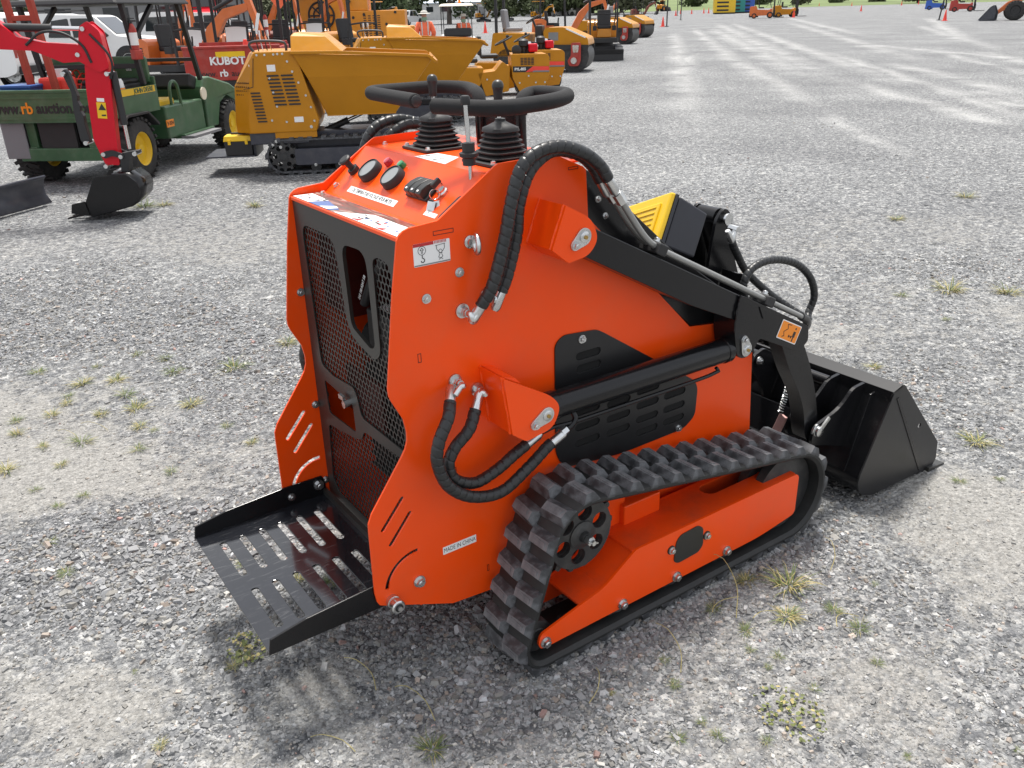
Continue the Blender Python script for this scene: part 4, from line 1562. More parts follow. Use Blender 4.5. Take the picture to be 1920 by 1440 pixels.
    MB().box((.79, s * .345, .27), (.14, .07, .065)).build('frame_mount', 'orange', fp, bevel=.004)
    cv = rounded([(.812, .140), (.818, .205), (.835, .222), (.905, .226), (.926, .210), (.930, .150), (.912, .132), (.830, .128)], .010, 4)
    cov = MB().prism(cv, *ysp(.4908, .4935, s)).build('access_cover', 'black_satin', ld, bevel=.001)
    for x, z in ((.800, .185), (.944, .176)):
        MB().cyl((x, s * .4908, z), (x, s * .4933, z), .014, n=16).build('cover_ear', 'black_satin', cov)
        inst(BOLT_M, 'bolt', cov, frame_to((0, s, 0), (.2, 0, 1), (x, s * .4935, z)))


both(track)

# --- bucket
BW = .512
bp_ = [(1.795, .405), (1.668, .125), (1.664, .10), (1.675, .07), (1.705, .045), (1.76, .026), (2.145, .004)]
bi_ = [(x + (.0065 if i < 3 else .003), z + (.004 if i > 2 else 0) + (.004 if i == 3 else 0)) for i, (x, z) in enumerate(bp_)]
bk = MB().prism(bp_ + bi_[::-1], -BW + .006, BW - .006).build('bucket', 'black_paint', ld, smooth=35)
MB().prism([(1.786, .398), (1.836, .412), (1.836, .420), (1.784, .406)], -BW, BW).build('bucket_rim', 'black_vent', bk, bevel=.0015)
MB().prism([(1.786, .37), (1.790, .398), (1.784, .406), (1.778, .37)], -BW + .003, BW - .003).build('bucket_rim', 'black_paint', bk)
SP = rounded([(1.794, .403), (1.835, .4185), (1.850, .415), (2.140, .108), (2.150, .035), (2.13, .008), (1.76, .022), (1.703, .041), (1.672, .066), (1.660, .10), (1.664, .127)], .004, 2)
hole_s = [(1.99 + .009 * math.cos(a), .22 + .009 * math.sin(a)) for a in [2 * math.pi * j / 12 for j in range(12)]]
for s in (-1, 1):
    MB().prism(SP, *ysp(BW - .006, BW, s), holes=[hole_s]).build('bucket_side', 'black_vent', bk, bevel=.0015)
    MB().prism([(1.81, .375), (1.822, .378), (2.05, .03), (2.04, .022)], *ysp(BW + .0001, BW + .0022, s)).build('side_stiffener', 'black_paint', bk)
MB().prism([(2.09, .002), (2.195, .001), (2.197, .006), (2.09, .020)], -BW - .012, BW + .012).build('cutting_edge', 'black_satin', bk, bevel=.001)


def rib(y, t, poly, m_='black_paint'):
    MB().prism(poly, y, y + t).build('bucket_rib', m_, bk, bevel=.002)


RB1 = rounded([(1.52, .262), (1.535, .245), (1.60, .225), (1.70, .19), (1.80, .405), (1.785, .405), (1.72, .40), (1.66, .345), (1.58, .325), (1.53, .315)], [.02, .02, .02, 0, 0, 0, .02, .04, .03, .02], 4)
for y in (-.408, -.310, .298, .396):
    rib(y, .012, RB1)
RB2 = [(1.665, .12), (1.70, .12), (1.80, .39), (1.755, .385)]
for y in (-.452, -.262, .25, .44):
    rib(y, .008, RB2)
MB().cyl((1.735, -.30, .385), (1.735, .30, .385), .021, n=18).build('carrier_tube', 'black_paint', bk, smooth=40)
MB().box((1.66, 0, .20), (.012, .60, .13), (0, .42, 0)).build('carrier_plate', 'black_paint', bk, bevel=.003)
MB().box((1.645, 0, .145), (.05, .60, .012), (0, .1, 0)).build('carrier_plate', 'black_paint', bk, bevel=.003)
for y in (-.075, .063):
    rib(y, .012, rounded([(1.60, .44), (1.66, .46), (1.78, .39), (1.70, .22), (1.67, .30), (1.60, .40)], .015, 4))
bolt(bk, (1.63, -.079, .42), (0, -1, 0), BOLT_L)
# --- pink shipping tag with a coiled spring behind the leg
tg = thing('shipping_tag', 'small pink tag on a coiled steel spring behind the loader arm leg', 'tag', (1.60, -.215, .17))
MB().box((0, 0, .05), (.012, .032, .095), (.25, .15, 0)).build('tag_plate', 'pink_tag', tg, bevel=.003)
MB().tube([(.004 * math.cos(i * .7), -.010 * math.sin(i * .7) - .0002 * i, .10 + .0011 * i) for i in range(100)], .0018, 5).build('spring', 'zinc', tg, smooth=60)

# --- tool box lying against the tilt tower
TB = thing('tool_box', 'dark grey tool box with yellow ribbed lid wedged behind the loader tower', 'tool box', (1.188, .013, .942))
RX3 = Matrix(((-.197, .536, -.821), (-.920, .188, .344), (.338, .823, .457))).to_4x4()
q = MB().loft([[(-.138, -.072, -.075), (.138, -.072, -.075), (.138, .072, -.075), (-.138, .072, -.075)], [(-.146, -.080, .038), (.146, -.080, .038), (.146, .080, .038), (-.146, .080, .038)]])
q.xform(RX3).build('box_body', 'grey_plastic', TB, bevel=.006)
q = MB().loft([[(-.1485, -.0825, .040), (.1485, -.0825, .040), (.1485, .0825, .040), (-.1485, .0825, .040)], [(-.1485, -.0825, .052), (.1485, -.0825, .052), (.1485, .0825, .052), (-.1485, .0825, .052)]])
q.xform(RX3).build('box_rim', 'grey_plastic', TB, bevel=.003)
q = MB().loft([[(-.1485, -.0825, .053), (.1485, -.0825, .053), (.1485, .0825, .053), (-.1485, .0825, .053)], [(-.146, -.080, .070), (.146, -.080, .070), (.146, .080, .070), (-.146, .080, .070)]])
lo = q.xform(RX3).build('lid', 'yellow_plastic', TB, bevel=.005)
q = MB().box((0, 0, .072), (.22, .10, .008))
ld_p = q.xform(RX3).build('lid_panel', 'yellow_plastic', lo, bevel=.003)
for i in range(5):
    MB().box((0, -.036 + .018 * i, .0765), (.19, .005, .004)).xform(RX3).build('lid_rib', 'yellow_plastic', lo, bevel=.001)

# ------------------------------------------------------------------ grass growing through the gravel
mat('grass_green', (0.10, 0.135, 0.035), 0.7, var=0.3, vscale=40)
mat('grass_dry', (0.34, 0.29, 0.12), 0.8, var=0.3, vscale=40)
mat('weed_leaf', (0.10, 0.12, 0.03), 0.6, var=0.35, vscale=60)
TUFTS = [(-0.42,2.67,0.093,'g'),(-0.27,2.38,0.116,'y'),(-0.13,2.31,0.103,'y'),(-0.13,2.1,0.099,'g'),(-0.35,2.25,0.062,'g'),(-0.37,2.17,0.061,'y'),(-0.45,2.08,0.071,'y'),(-0.27,1.94,0.066,'y'),(-0.13,1.91,0.096,'y'),(-0.59,2.11,0.07,'g'),(-0.6,1.96,0.079,'y'),(-0.53,1.76,0.055,'y'),(-0.39,1.71,0.1,'g'),(-0.68,1.63,0.083,'y'),(-0.5,1.54,0.063,'y'),(-0.61,1.39,0.044,'g'),(-0.47,1.23,0.049,'g'),(-0.56,1.21,0.048,'g'),(0.04,2.61,0.07,'g'),(0.14,2.45,0.082,'g'),(0.12,2.24,0.092,'g'),(0.38,2.11,0.133,'g'),(-0.17,2.56,0.054,'g'),(0.08,1.8,0.096,'y'),(-0.16,1.71,0.08,'y'),(-0.12,1.63,0.045,'g'),(0.14,1.48,0.057,'g'),(-0.16,1.22,0.051,'g'),(0.17,1.26,0.055,'y'),(-0.22,1.49,0.065,'g'),(1.02,6.57,0.223,'g'),(1.19,6.51,0.175,'y'),(1.83,5.87,0.196,'y'),(0.72,2.26,0.128,'y'),(1.14,-0.65,0.127,'y'),(1.06,-0.56,0.065,'y'),(0.88,-0.59,0.054,'g'),(0.88,-0.71,0.052,'g'),(1.02,-0.74,0.076,'y'),(1.15,-0.8,0.053,'g'),(1.14,-0.89,0.067,'g'),(0.62,-0.66,0.035,'g'),(0.58,-0.74,0.041,'g'),(0.83,-0.77,0.036,'g'),(0.87,-0.83,0.043,'g'),(0.82,-0.84,0.028,'g'),(0.85,-0.96,0.034,'g'),(1.06,-1.0,0.031,'g'),(0.46,-0.87,0.044,'g'),(0.54,-0.92,0.038,'g'),(0.54,-0.87,0.026,'g'),(0.62,-1.0,0.032,'g'),(1.35,-0.8,0.024,'g'),(1.16,-0.82,0.023,'y'),(2.45,-0.51,0.125,'y'),(2.11,-0.63,0.048,'g'),(2.16,-0.46,0.044,'g'),(2.24,-0.71,0.038,'g'),(4.18,0.6,0.19,'y'),(4.39,0.36,0.141,'y'),(3.88,0.72,0.078,'g'),(5.58,1.83,0.126,'y'),(6.75,1.93,0.162,'y'),(3.69,0.33,0.058,'g'),(2.8,0.18,0.076,'y'),(-0.03,-0.55,0.076,'g'),(0.84,-1.22,0.025,'g'),(1.06,-1.36,0.025,'g'),(-0.03,0.27,0.058,'y'),(-0.14,0.45,0.051,'g'),(0.04,0.19,0.057,'g'),(-0.62,0.97,0.045,'g'),(-0.61,0.75,0.051,'g'),(-0.32,0.01,0.043,'y'),(-0.28,0.04,0.044,'g'),(-0.54,0.15,0.021,'g'),(-0.55,-0.15,0.032,'y'),(0.43,-0.67,0.02,'y')]
grnd = random.Random(5)


def tuft_mesh(k, dry):
    b = MB()
    nb = 85 if dry else 70
    for i in range(nb):
        b.cur = 1 if grnd.random() < (.62 if dry else .16) else 0
        a = grnd.random() * 6.283
        rr_ = grnd.random() ** .6 * .32
        x0, y0 = rr_ * math.cos(a), rr_ * math.sin(a)
        a2 = a + grnd.uniform(-.7, .7)
        ln = grnd.uniform(.35, .95)
        el = grnd.uniform(.25, 1.1) if grnd.random() < .8 else grnd.uniform(.0, .2)
        w = grnd.uniform(.008, .018)
        sx, sy = -math.sin(a2) * w, math.cos(a2) * w
        p0 = Vector((x0, y0, -.02))
        p1 = p0 + Vector((math.cos(a2) * math.cos(el), math.sin(a2) * math.cos(el), math.sin(el))) * ln * .55
        p2 = p1 + Vector((math.cos(a2) * math.cos(el - .6), math.sin(a2) * math.cos(el - .6), math.sin(el - .6))) * ln * .45
        p1.z, p2.z = max(p1.z, .02), max(p2.z, .015)
        sv = Vector((sx, sy, 0))
        b.add([p0 - sv, p0 + sv, p1 + sv * .8, p1 - sv * .8, p2], [(0, 1, 2, 3), (3, 2, 4)])
    return b.mesh('grass_tuft', ['grass_green', 'grass_dry'], fixn=False)


TG = [tuft_mesh(i, False) for i in range(4)]
TY = [tuft_mesh(i, True) for i in range(4)]


def zone(x, y):
    if y > 5:
        return 'beside the red digger bucket'
    if y > 1.1 and x < 1:
        return 'in the pale sandy gravel left of the loader'
    if x > 3.3:
        return 'on the open gravel beyond the loader bucket'
    if x > 2 and y < 0.3:
        return 'in the gravel beside the black loader bucket'
    if y < -.5 and x > .38:
        return 'in the gravel beside the loader right track'
    if y < -.4:
        return 'at the near edge of the gravel in front of the loader'
    return 'in the gravel under and behind the step platform'


for (x, y, s_, k) in TUFTS:
    me = grnd.choice(TG if k == 'g' else TY)
    o = bpy.data.objects.new('grass_tuft', me)
    COL.objects.link(o)
    o.location = (x, y, .004)
    o.rotation_euler = (0, 0, grnd.random() * 6.28)
    sc = s_ * .80
    o.scale = (sc * grnd.uniform(.9, 1.25), sc * grnd.uniform(.8, 1.1), sc * grnd.uniform(.55, .9))
    tag(o, ('short green grass tuft ' if k == 'g' else 'dry straw-coloured grass tuft ') + zone(x, y), 'grass tuft', 'grass tufts ' + zone(x, y) + (' green' if k == 'g' else ' dry'))
# creeping weeds with small round leaves
for (x, y, r_, lab) in ((.732, -.977, .075, 'low creeping weed with small red and green leaves right of the track'), (-.267, .06, .055, 'low creeping weed with small leaves in the shade behind the step platform')):
    b = MB()
    for i in range(130):
        a = grnd.random() * 6.28
        q = r_ * grnd.random() ** .6
        px_, py_ = q * math.cos(a), q * math.sin(a) * 1.3
        b.cur = 0 if grnd.random() < .72 else 1
        w = grnd.uniform(.0035, .007)
        R_ = Euler((grnd.uniform(-.5, .5), grnd.uniform(-.5, .5), grnd.random() * 6.28)).to_matrix()
        c = Vector((px_, py_, .004 + .010 * grnd.random()))
        b.add([c + R_ @ Vector(p) for p in ((-w, 0, 0), (-w * .4, -w * .7, 0), (w * .6, -w * .6, 0), (w, 0, 0), (w * .6, w * .6, 0), (-w * .4, w * .7, 0))], [(0, 1, 2, 3, 4, 5)])
    o = b.build('creeping_weed', ['weed_leaf', 'orange_sticker' if False else 'grass_dry'], fixn=False)
    o.location = (x, y, 0)
    tag(o, lab, 'weed')
# fallen dry grass stems
st_ = MB()
STEMS = [(.90, -.66, .75, .2), (.62, -.72, .8, .17), (1.05, -.78, 2.3, .16), (1.18, -.86, 2.9, .14), (.36, -.66, .3, .1), (-.05, -.30, 1.3, .15), (.02, -.48, 1.5, .13), (-.18, -.45, 1.8, .12), (1.30, -.68, .4, .12), (.98, -.60, 2.8, .12), (-.28, 1.75, 2.0, .12), (-.40, 1.74, 1.8, .1)]
for (x, y, a, l_) in STEMS:
    hz = l_ * grnd.uniform(.1, .55)
    P = catmull([(x, y, .006), (x + l_ * .4 * math.cos(a), y + l_ * .4 * math.sin(a), hz * .6), (x + l_ * .8 * math.cos(a + .25), y + l_ * .8 * math.sin(a + .25), hz), (x + l_ * math.cos(a + .4), y + l_ * math.sin(a + .4), hz * .92)], .02)
    o = MB().tube(P, .0011, 4).build('dry_stem', 'grass_dry')
    tag(o, 'long thin dry grass stem lying on the gravel', 'grass stem', 'fallen dry grass stems')

# ------------------------------------------------------------------ shared yard materials
mat('yellow_paint', (0.47, 0.195, 0.005), 0.36, 0, 0.03, 0.06, 4, rvar=.08, spec=0.3)
mat('amber_paint', (0.66, 0.25, 0.012), 0.38, 0, 0.2, 0.06, 4, dust=0.06, dscale=5)
mat('kub_orange', (0.60, 0.13, 0.018), 0.4, 0, 0.15, 0.1, 5, dust=0.12, dscale=6)
mat('red_paint', (0.56, 0.003, 0.016), 0.32, 0, 0.04, 0.06, 4, spec=0.3)
mat('dull_red', (0.36, 0.028, 0.018), 0.5, 0, 0, 0.15, 6, dust=0.15, dscale=8)
mat('rust_paint', (0.34, 0.05, 0.03), 0.5, 0, 0, 0.15, 8, spec=0.3)
mat('rust_red', (0.17, 0.045, 0.03), 0.65, 0, 0, 0.2, 8)
mat('deere_green', (0.045, 0.115, 0.052), 0.42, 0, 0.15, 0.12, 5, dust=0.16, dscale=6)
mat('deere_yellow', (0.72, 0.46, 0.015), 0.45, 0, 0, 0.06, 6, dust=0.08)
mat('slate_frame', (0.035, 0.038, 0.052), 0.42, 0, 0.1, 0.1, 6, dust=0.12, dscale=8)
mat('tyre', (0.022, 0.022, 0.022), 0.85, 0, 0, 0.2, 12, 0.3, 60, dust=0.4, dustcol=(.12, .11, .10), dscale=9)
mat('plastic_black', (0.018, 0.018, 0.019), 0.55, 0, 0, 0.1, 10)
mat('white_paint', (0.78, 0.78, 0.77), 0.3, 0, 0.4, 0.03, 4, dust=0.06, dscale=4)
mat('cream_paint', (0.72, 0.66, 0.52), 0.5, 0, 0, 0.04, 4)
mat('window_glass', (0.02, 0.024, 0.026), 0.06, 0, 0.5)
mat('screen_glass', (0.75, 0.78, 0.78), 0.03, 0, 0, trans=0.95)
mat('cone_orange', (0.80, 0.055, 0.035), 0.55, 0, 0, 0.08, 9)
mat('blue_plastic', (0.02, 0.09, 0.30), 0.45)
mat('blue_paint', (0.015, 0.09, 0.42), 0.35, 0, 0.3)
mat('hivis', (0.88, 0.17, 0.075), 0.85, 0, 0, 0.08, 9, 0.2, 40)
mat('reflective', (0.55, 0.55, 0.52), 0.5)
mat('lime', (0.55, 0.65, 0.06), 0.8)
mat('skin', (0.42, 0.24, 0.17), 0.6)
mat('trousers', (0.045, 0.042, 0.038), 0.9, 0, 0, 0.15, 9)
mat('straw_hat', (0.55, 0.53, 0.48), 0.9)
mat('seat_grey', (0.20, 0.20, 0.21), 0.7)
mat('galv_roof', (0.52, 0.60, 0.68), 0.45, 0.2, 0, 0.06, 3)
mat('shed_wall', (0.50, 0.50, 0.48), 0.8, 0, 0, 0.1, 2)
mat('shed_dark', (0.20, 0.20, 0.20), 0.8, 0, 0, 0.1, 2)
mat('white_sheet', (0.80, 0.80, 0.78), 0.7)
mat('cyl_chrome', (0.7, 0.7, 0.7), 0.15, 1.0)
mat('cable_grey', (0.05, 0.05, 0.055), 0.5)
mat('teal_paint', (0.02, 0.22, 0.22), 0.5)
mat('flatdirt', (0.46, 0.45, 0.42), 0.95)


# ------------------------------------------------------------------ generic machine pieces
def wheel(parent, c, r, w, rim='white_paint', n=26, name='wheel', blocks=True, rr=.55):
    """agricultural tyre on axis y with tread blocks and a dished rim"""
    x, y, z = c
    t = MB().lathe((x, y - w / 2, z), (0, 1, 0), [(w * .15, r * rr * .94), (0, r * rr), (w * .02, r * .80), (w * .10, r * .93), (w * .25, r * .965), (w * .75, r * .965), (w * .90, r * .93), (w * .98, r * .80), (w, r * rr), (w * .85, r * rr * .94)], n, caps=False)
    if blocks:
        k = int(n * .9)
        for i in range(k):
            for sd_ in (-1, 1):
                a = 2 * math.pi * (i + (.5 if sd_ > 0 else 0)) / k
                M = Matrix.Translation((x, y, z)) @ Matrix.Rotation(-a, 4, 'Y')
                q = MB().box((r * .965, sd_ * w * .25, 0), (r * .085, w * .48, r * .11), (0.35 * sd_, 0, 0))
                q.xform(M)
                t.add(q.v, q.f)
    o = t.build(name, 'tyre', parent, smooth=30)
    rm = MB()
    for sd_ in (-1, 1):
        rm.lathe((x, y + sd_ * w * .47, z), (0, -sd_, 0), [(0, r * rr * 1.02), (w * .03, r * rr * .92), (w * .20, r * rr * .80), (w * .22, r * rr * .30), (w * .10, r * rr * .26), (w * .10, .001)], n, caps=False)
    rm.build('rim', rim, o, smooth=35)
    return o


def crawler(parent, x0, x1, yc, w, h, frame_m='slate_frame', lugs=30, z0=0.0, fr=True):
    """short rubber crawler: belt with tread bars, sprocket, idler, rollers, side frame"""
    r = h / 2
    circ = [(x0 + r, z0 + r, r - .02), (x1 - r, z0 + r, r - .02)]
    path, ln = resample(hull_path(circ), 72)
    rings = []
    for i in range(72):
        t = (path[(i + 1) % 72] - path[i - 1]).normalized()
        nx, nz_ = t.y, -t.x
        p = path[i]
        rings.append([(p.x + nx * o_, yc + yy, p.y + nz_ * o_) for yy, o_ in ((-w / 2, 0), (w / 2, 0), (w / 2, -.02), (-w / 2, -.02))])
    rings.append(rings[0])
    b = MB().loft(rings, caps=False)
    for k in range(lugs):
        i = int(k * 72 / lugs)
        t = (path[(i + 1) % 72] - path[i - 1]).normalized()
        T, nrm = Vector((t.x, 0, t.y)), Vector((t.y, 0, -t.x))
        R_ = Matrix((T, nrm.cross(T), nrm)).transposed()
        c = Vector((path[i].x, yc, path[i].y)) + nrm * .008
        b.box(c, (ln / lugs * .45, w * .96, .022), R_)
    o = b.build('rubber_track', 'track_rubber', parent, smooth=30)
    for cx, rr_ in ((x0 + r, r - .05), (x1 - r, r - .06)):
        hl = [[(cx + rr_ * .62 * math.cos(b_) + rr_ * .17 * math.cos(a), z0 + r + rr_ * .62 * math.sin(b_) + rr_ * .17 * math.sin(a)) for a in [2 * math.pi * j / 10 for j in range(10)]] for b_ in [k * math.pi / 3 for k in range(6)]]
        pt = []
        for k in range(12):
            a0 = k * math.pi / 6
            for da, q_ in ((-.14, .86), (-.07, 1.04), (.07, 1.04), (.14, .86)):
                pt.append((cx + rr_ * q_ * math.cos(a0 + da), z0 + r + rr_ * q_ * math.sin(a0 + da)))
        for yy in (-w * .40, w * .40):
            MB().prism(pt, yc + yy - .012, yc + yy + .012, holes=hl).build('sprocket', 'sprocket_steel', parent)
        MB().cyl((cx, yc - w * .5, z0 + r), (cx, yc + w * .5, z0 + r), rr_ * .28, n=14).build('hub', 'sprocket_steel', parent, smooth=40)
    nr = 3
    for k in range(nr):
        xx = x0 + r * 2 + (x1 - x0 - 4 * r) * (k + .5) / nr
        MB().lathe((xx, yc - w * .36, z0 + .075), (0, 1, 0), [(0, .03), (.005, .055), (w * .25, .055), (w * .27, .035), (w * .45, .035), (w * .47, .055), (w * .72, .055), (w * .73, .03)], 14).build('roller', 'sprocket_steel', parent, smooth=35)
        inst(BOLT_L, 'bolt', parent, frame_to((0, -1, 0), (.3, 0, 1), (xx, yc - w * .48, z0 + .10)))
    if fr:
        MB().prism(rounded([(x0 + r * 1.6, z0 + h * .25), (x1 - r * 1.5, z0 + h * .25), (x1 - r * 1.2, z0 + h * .68), (x0 + r * 1.6, z0 + h * .68)], .02, 2), yc - w * .47, yc + w * .4).build('track_frame', frame_m, parent, bevel=.008)
    return o


def post(parent, p0, p1, w=.045, m='plastic_black', name='canopy_post'):
    return MB().bar(p0, p1, w, w).build(name, m, parent, bevel=.004)


def hyd(parent, p0, p1, r=.03, frac=.6, m='plastic_black'):
    p0, p1 = Vector(p0), Vector(p1)
    q = p0.lerp(p1, frac)
    c = MB().cyl(p0, q, r, n=14).build('hydraulic_cylinder', m, parent, smooth=40)
    MB().cyl(q, p1, r * .55, n=12).build('cylinder_rod', 'cyl_chrome', c, smooth=40)


def pinz(parent, c, r, w, m='zinc'):
    return MB().cyl((c[0], c[1] - w / 2, c[2]), (c[0], c[1] + w / 2, c[2]), r, n=14).build('pivot_pin', m, parent, smooth=40)


RZ_ = lambda d: math.radians(d)


# ------------------------------------------------------------------ traffic cones
def cone(x, y, label, h=.72, group=None, rz=.3, z=0.0):
    t = thing('traffic_cone', label, 'cone', (x, y, z), rz, group)
    MB().prism(rounded([(-.19, -.19), (.19, -.19), (.19, .19), (-.19, .19)], .04, 2), 0, .03, 'xy').build('base', 'cone_orange', t)
    MB().lathe((0, 0, .03), (0, 0, 1), [(0, .14), (.03, .13), (h * .38, .095)], 16).build('cone_body', 'cone_orange', t, smooth=40)
    MB().lathe((0, 0, .03 + h * .38), (0, 0, 1), [(0, .0955), (h * .22, .068)], 16).build('band', 'cone_orange' if group else 'white_paint', t, smooth=40)
    MB().lathe((0, 0, .03 + h * .60), (0, 0, 1), [(0, .068), (h * .36, .028), (h * .37, .02)], 16).build('cone_tip', 'cone_orange', t, smooth=40)
    return t


# ------------------------------------------------------------------ yellow tracked dumpers
def dumper(ox, oy, rz, label, group):
    t = thing('track_dumper', label, 'dumper', (ox, oy, 0), RZ_(rz), group)
    crawler(t, -.08, 1.50, .10, .20, .40)
    crawler(t, -.08, 1.50, .75, .20, .40)
    MB().box((.72, .425, .32), (1.35, .46, .22)).build('chassis', 'slate_frame', t, bevel=.01)
    MB().box((.10, .425, .40), (.62, .80, .14)).build('rear_frame', 'slate_frame', t, bevel=.01)
    def ring(z, xr, xc, xf):
        return [(xr, .17, z), (xc, -.005, z), (xf, -.005, z), (xf, .855, z), (xc, .855, z), (xr, .68, z)]
    MB().loft([ring(.45, -.36, -.19, .50), ring(.56, -.36, -.19, .54), ring(.92, -.32, -.14, .45), ring(1.245, -.12, -.05, .37), ring(1.26, -.10, -.03, .36)]).build('engine_cover', 'yellow_paint', t, bevel=.012)
    gs = MB().prism(slot((0, 0), .125, .017), -.006, .006).mesh('grille_slot', 'plastic_black')
    for i in range(9):
        for k in range(2):
            inst(gs, 'grille_slot', t, Matrix.Translation((.115 + .145 * k + .006 * i, -.006, 1.025 - .036 * i)))
    for i in range(10):
        inst(gs, 'grille_slot', t, Matrix.Translation((-.085 + .004 * i, -.006, .86 - .032 * i)) @ Matrix.Diagonal((.8, 1, .85, 1)))
    MB().box((.11, -.007, 1.10), (.085, .004, .065)).build('sticker', 'white_sheet', t)
    MB().box((.33, -.007, .58), (.095, .004, .055)).build('sticker', 'white_sheet', t)
    for (x, z) in ((-.02, 1.23), (.06, 1.23), (.15, 1.232), (.19, 1.235), (.24, 1.235), (.28, 1.16), (.32, 1.06), (.37, .95), (.43, .82), (.47, .70), (.49, .56), (.05, .58), (.20, .56), (.08, 1.0), (.10, .86), (.12, .72)):
        inst(BOLT_M, 'bolt', t, frame_to((0, -1, 0), (.3, 0, 1), (x, -.007, z)))
    p_ = MB()
    for i in range(4):
        for j in range(7):
            a = (-.292 + .17 * (j + .5) / 7, .155 - .15 * (j + .5) / 7)
            p_.box((a[0] - .012 + .014 * i * 0, a[1] - .01, .84 + .04 * i), (.012, .012, .010), (0, 0, -.78))
    p_.build('perforations', 'plastic_black', t)
    for a_, b_ in (((-.06, 1.20), (-.10, .92)), ((-.10, .92), (-.20, .90))):
        MB().bar((a_[0], -.006, a_[1]), (b_[0], -.006, b_[1]), .006, .008, (0, 1, 0)).build('door_seam', 'plastic_black', t)
    # skirt below the cover
    MB().box((.28, .02, .43), (.44, .03, .08)).build('skirt', 'yellow_paint', t, bevel=.004)
    # hopper
    def hr(x0, x1, y0, y1, z0, z1):
        return [(x0, y0, z0), (x1, y0, z1), (x1, y1, z1), (x0, y1, z0)]
    hp = MB().loft([hr(.34, 1.80, -.04, .90, 1.235, 1.165), hr(.46, 1.66, .0, .86, 1.0, .985), hr(.62, 1.36, .13, .72, .60, .60)], caps=False)
    hp.add(hr(.62, 1.36, .13, .72, .60, .60), [(0, 1, 2, 3)])
    h = hp.build('hopper', 'yellow_paint', t, bevel=.01)
    so_ = h.modifiers.new('wall', 'SOLIDIFY')
    so_.thickness = .012
    rm = MB()
    P = [(.33, -.055, 1.245), (.80, -.055, 1.235), (1.74, -.055, 1.175), (1.82, -.055, 1.11), (1.82, .915, 1.11), (1.74, .915, 1.175), (.80, .915, 1.235), (.33, .915, 1.245)]
    for a, b in zip(P, P[1:] + P[:1]):
        rm.bar(a, b, .035, .03)
    rm.build('hopper_rim', 'yellow_paint', h, bevel=.004)
    MB().loft([[(.33, -.01, 1.25), (.86, -.01, 1.24), (.86, .87, 1.24), (.33, .87, 1.25)], [(.33, .10, 1.40), (.70, .10, 1.385), (.70, .76, 1.385), (.33, .76, 1.40)], [(.36, .16, 1.43), (.66, .16, 1.41), (.66, .70, 1.41), (.36, .70, 1.43)]]).build('splash_guard', 'yellow_paint', t, bevel=.01)
    MB().tube(catmull([(-.06, .12, 1.25), (-.10, .12, 1.33), (-.02, .12, 1.36), (.22, .12, 1.35), (.27, .12, 1.32), (.27, .12, 1.25)], .02), .014, 10).build('hand_rail', 'cable_grey', t, smooth=50)
    for k in range(4):
        q = MB().cyl((-.02 + .03 * k, .2 + .1 * k, 1.25), (-.04 + .03 * k, .2 + .1 * k, 1.40), .006, n=8)
        q.cyl((-.04 + .03 * k, .2 + .1 * k, 1.40), (-.043 + .03 * k, .2 + .1 * k, 1.46), .014, n=10)
        q.build('control_lever', 'cyl_chrome' if k % 2 else 'plastic_black', t, smooth=40)
    MB().lathe((-.12, .06, 1.12), (1, 0, 0), [(0, .03), (.02, .035), (.12, .035), (.13, .03)], 14).build('manual_tube', 'white_sheet', t, smooth=40)
    MB().box((-.46, .42, .205), (.52, .62, .016)).build('step_plate', 'slate_frame', t)
    MB().box((-.20, .42, .28), (.03, .5, .18)).build('step_bracket', 'slate_frame', t)
    hyd(t, (.55, .43, .40), (1.0, .43, .58), .035, .6)
    for (x, z) in ((.02, .33), (.06, .36), (.10, .30), (.45, .50), (.62, .52)):
        inst(BOLT_L, 'bolt', t, frame_to((0, -1, 0), (.3, 0, 1), (x, -.004 if z > .45 else .005, z)))
    return t


dumper(2.56, 7.30, -28, 'yellow tracked dumper with tipping hopper, nearest to the orange loader', 'yellow tracked dumpers')
dumper(5.33, 10.50, -28, 'yellow tracked dumper behind, its hopper rising past the loader grab bars', 'yellow tracked dumpers')
tb = thing('tool_box', 'black tool box with bright yellow lid on the dumper step', 'tool box', (2.56 + .36 * math.cos(RZ_(-28)) * -1 + .22 * .47, 7.30 + .36 * .47 + .22 * .88, .213), RZ_(-28))
MB().loft([[(-.14, -.10, 0), (.14, -.10, 0), (.14, .10, 0), (-.14, .10, 0)], [(-.15, -.11, .15), (.15, -.11, .15), (.15, .11, .15), (-.15, .11, .15)]]).build('box_body', 'plastic_black', tb, bevel=.008)
MB().loft([[(-.155, -.115, .152), (.155, -.115, .152), (.155, .115, .152), (-.155, .115, .152)], [(-.14, -.10, .21), (.14, -.10, .21), (.14, .10, .21), (-.14, .10, .21)]]).build('lid', 'yellow_plastic', tb, bevel=.008)
MB().box((0, 0, .225), (.16, .025, .02)).build('handle', 'plastic_black', tb, bevel=.004)
for x in (-.09, .09):
    MB().box((x, -.117, .145), (.03, .012, .05)).build('latch', 'yellow_plastic', tb)

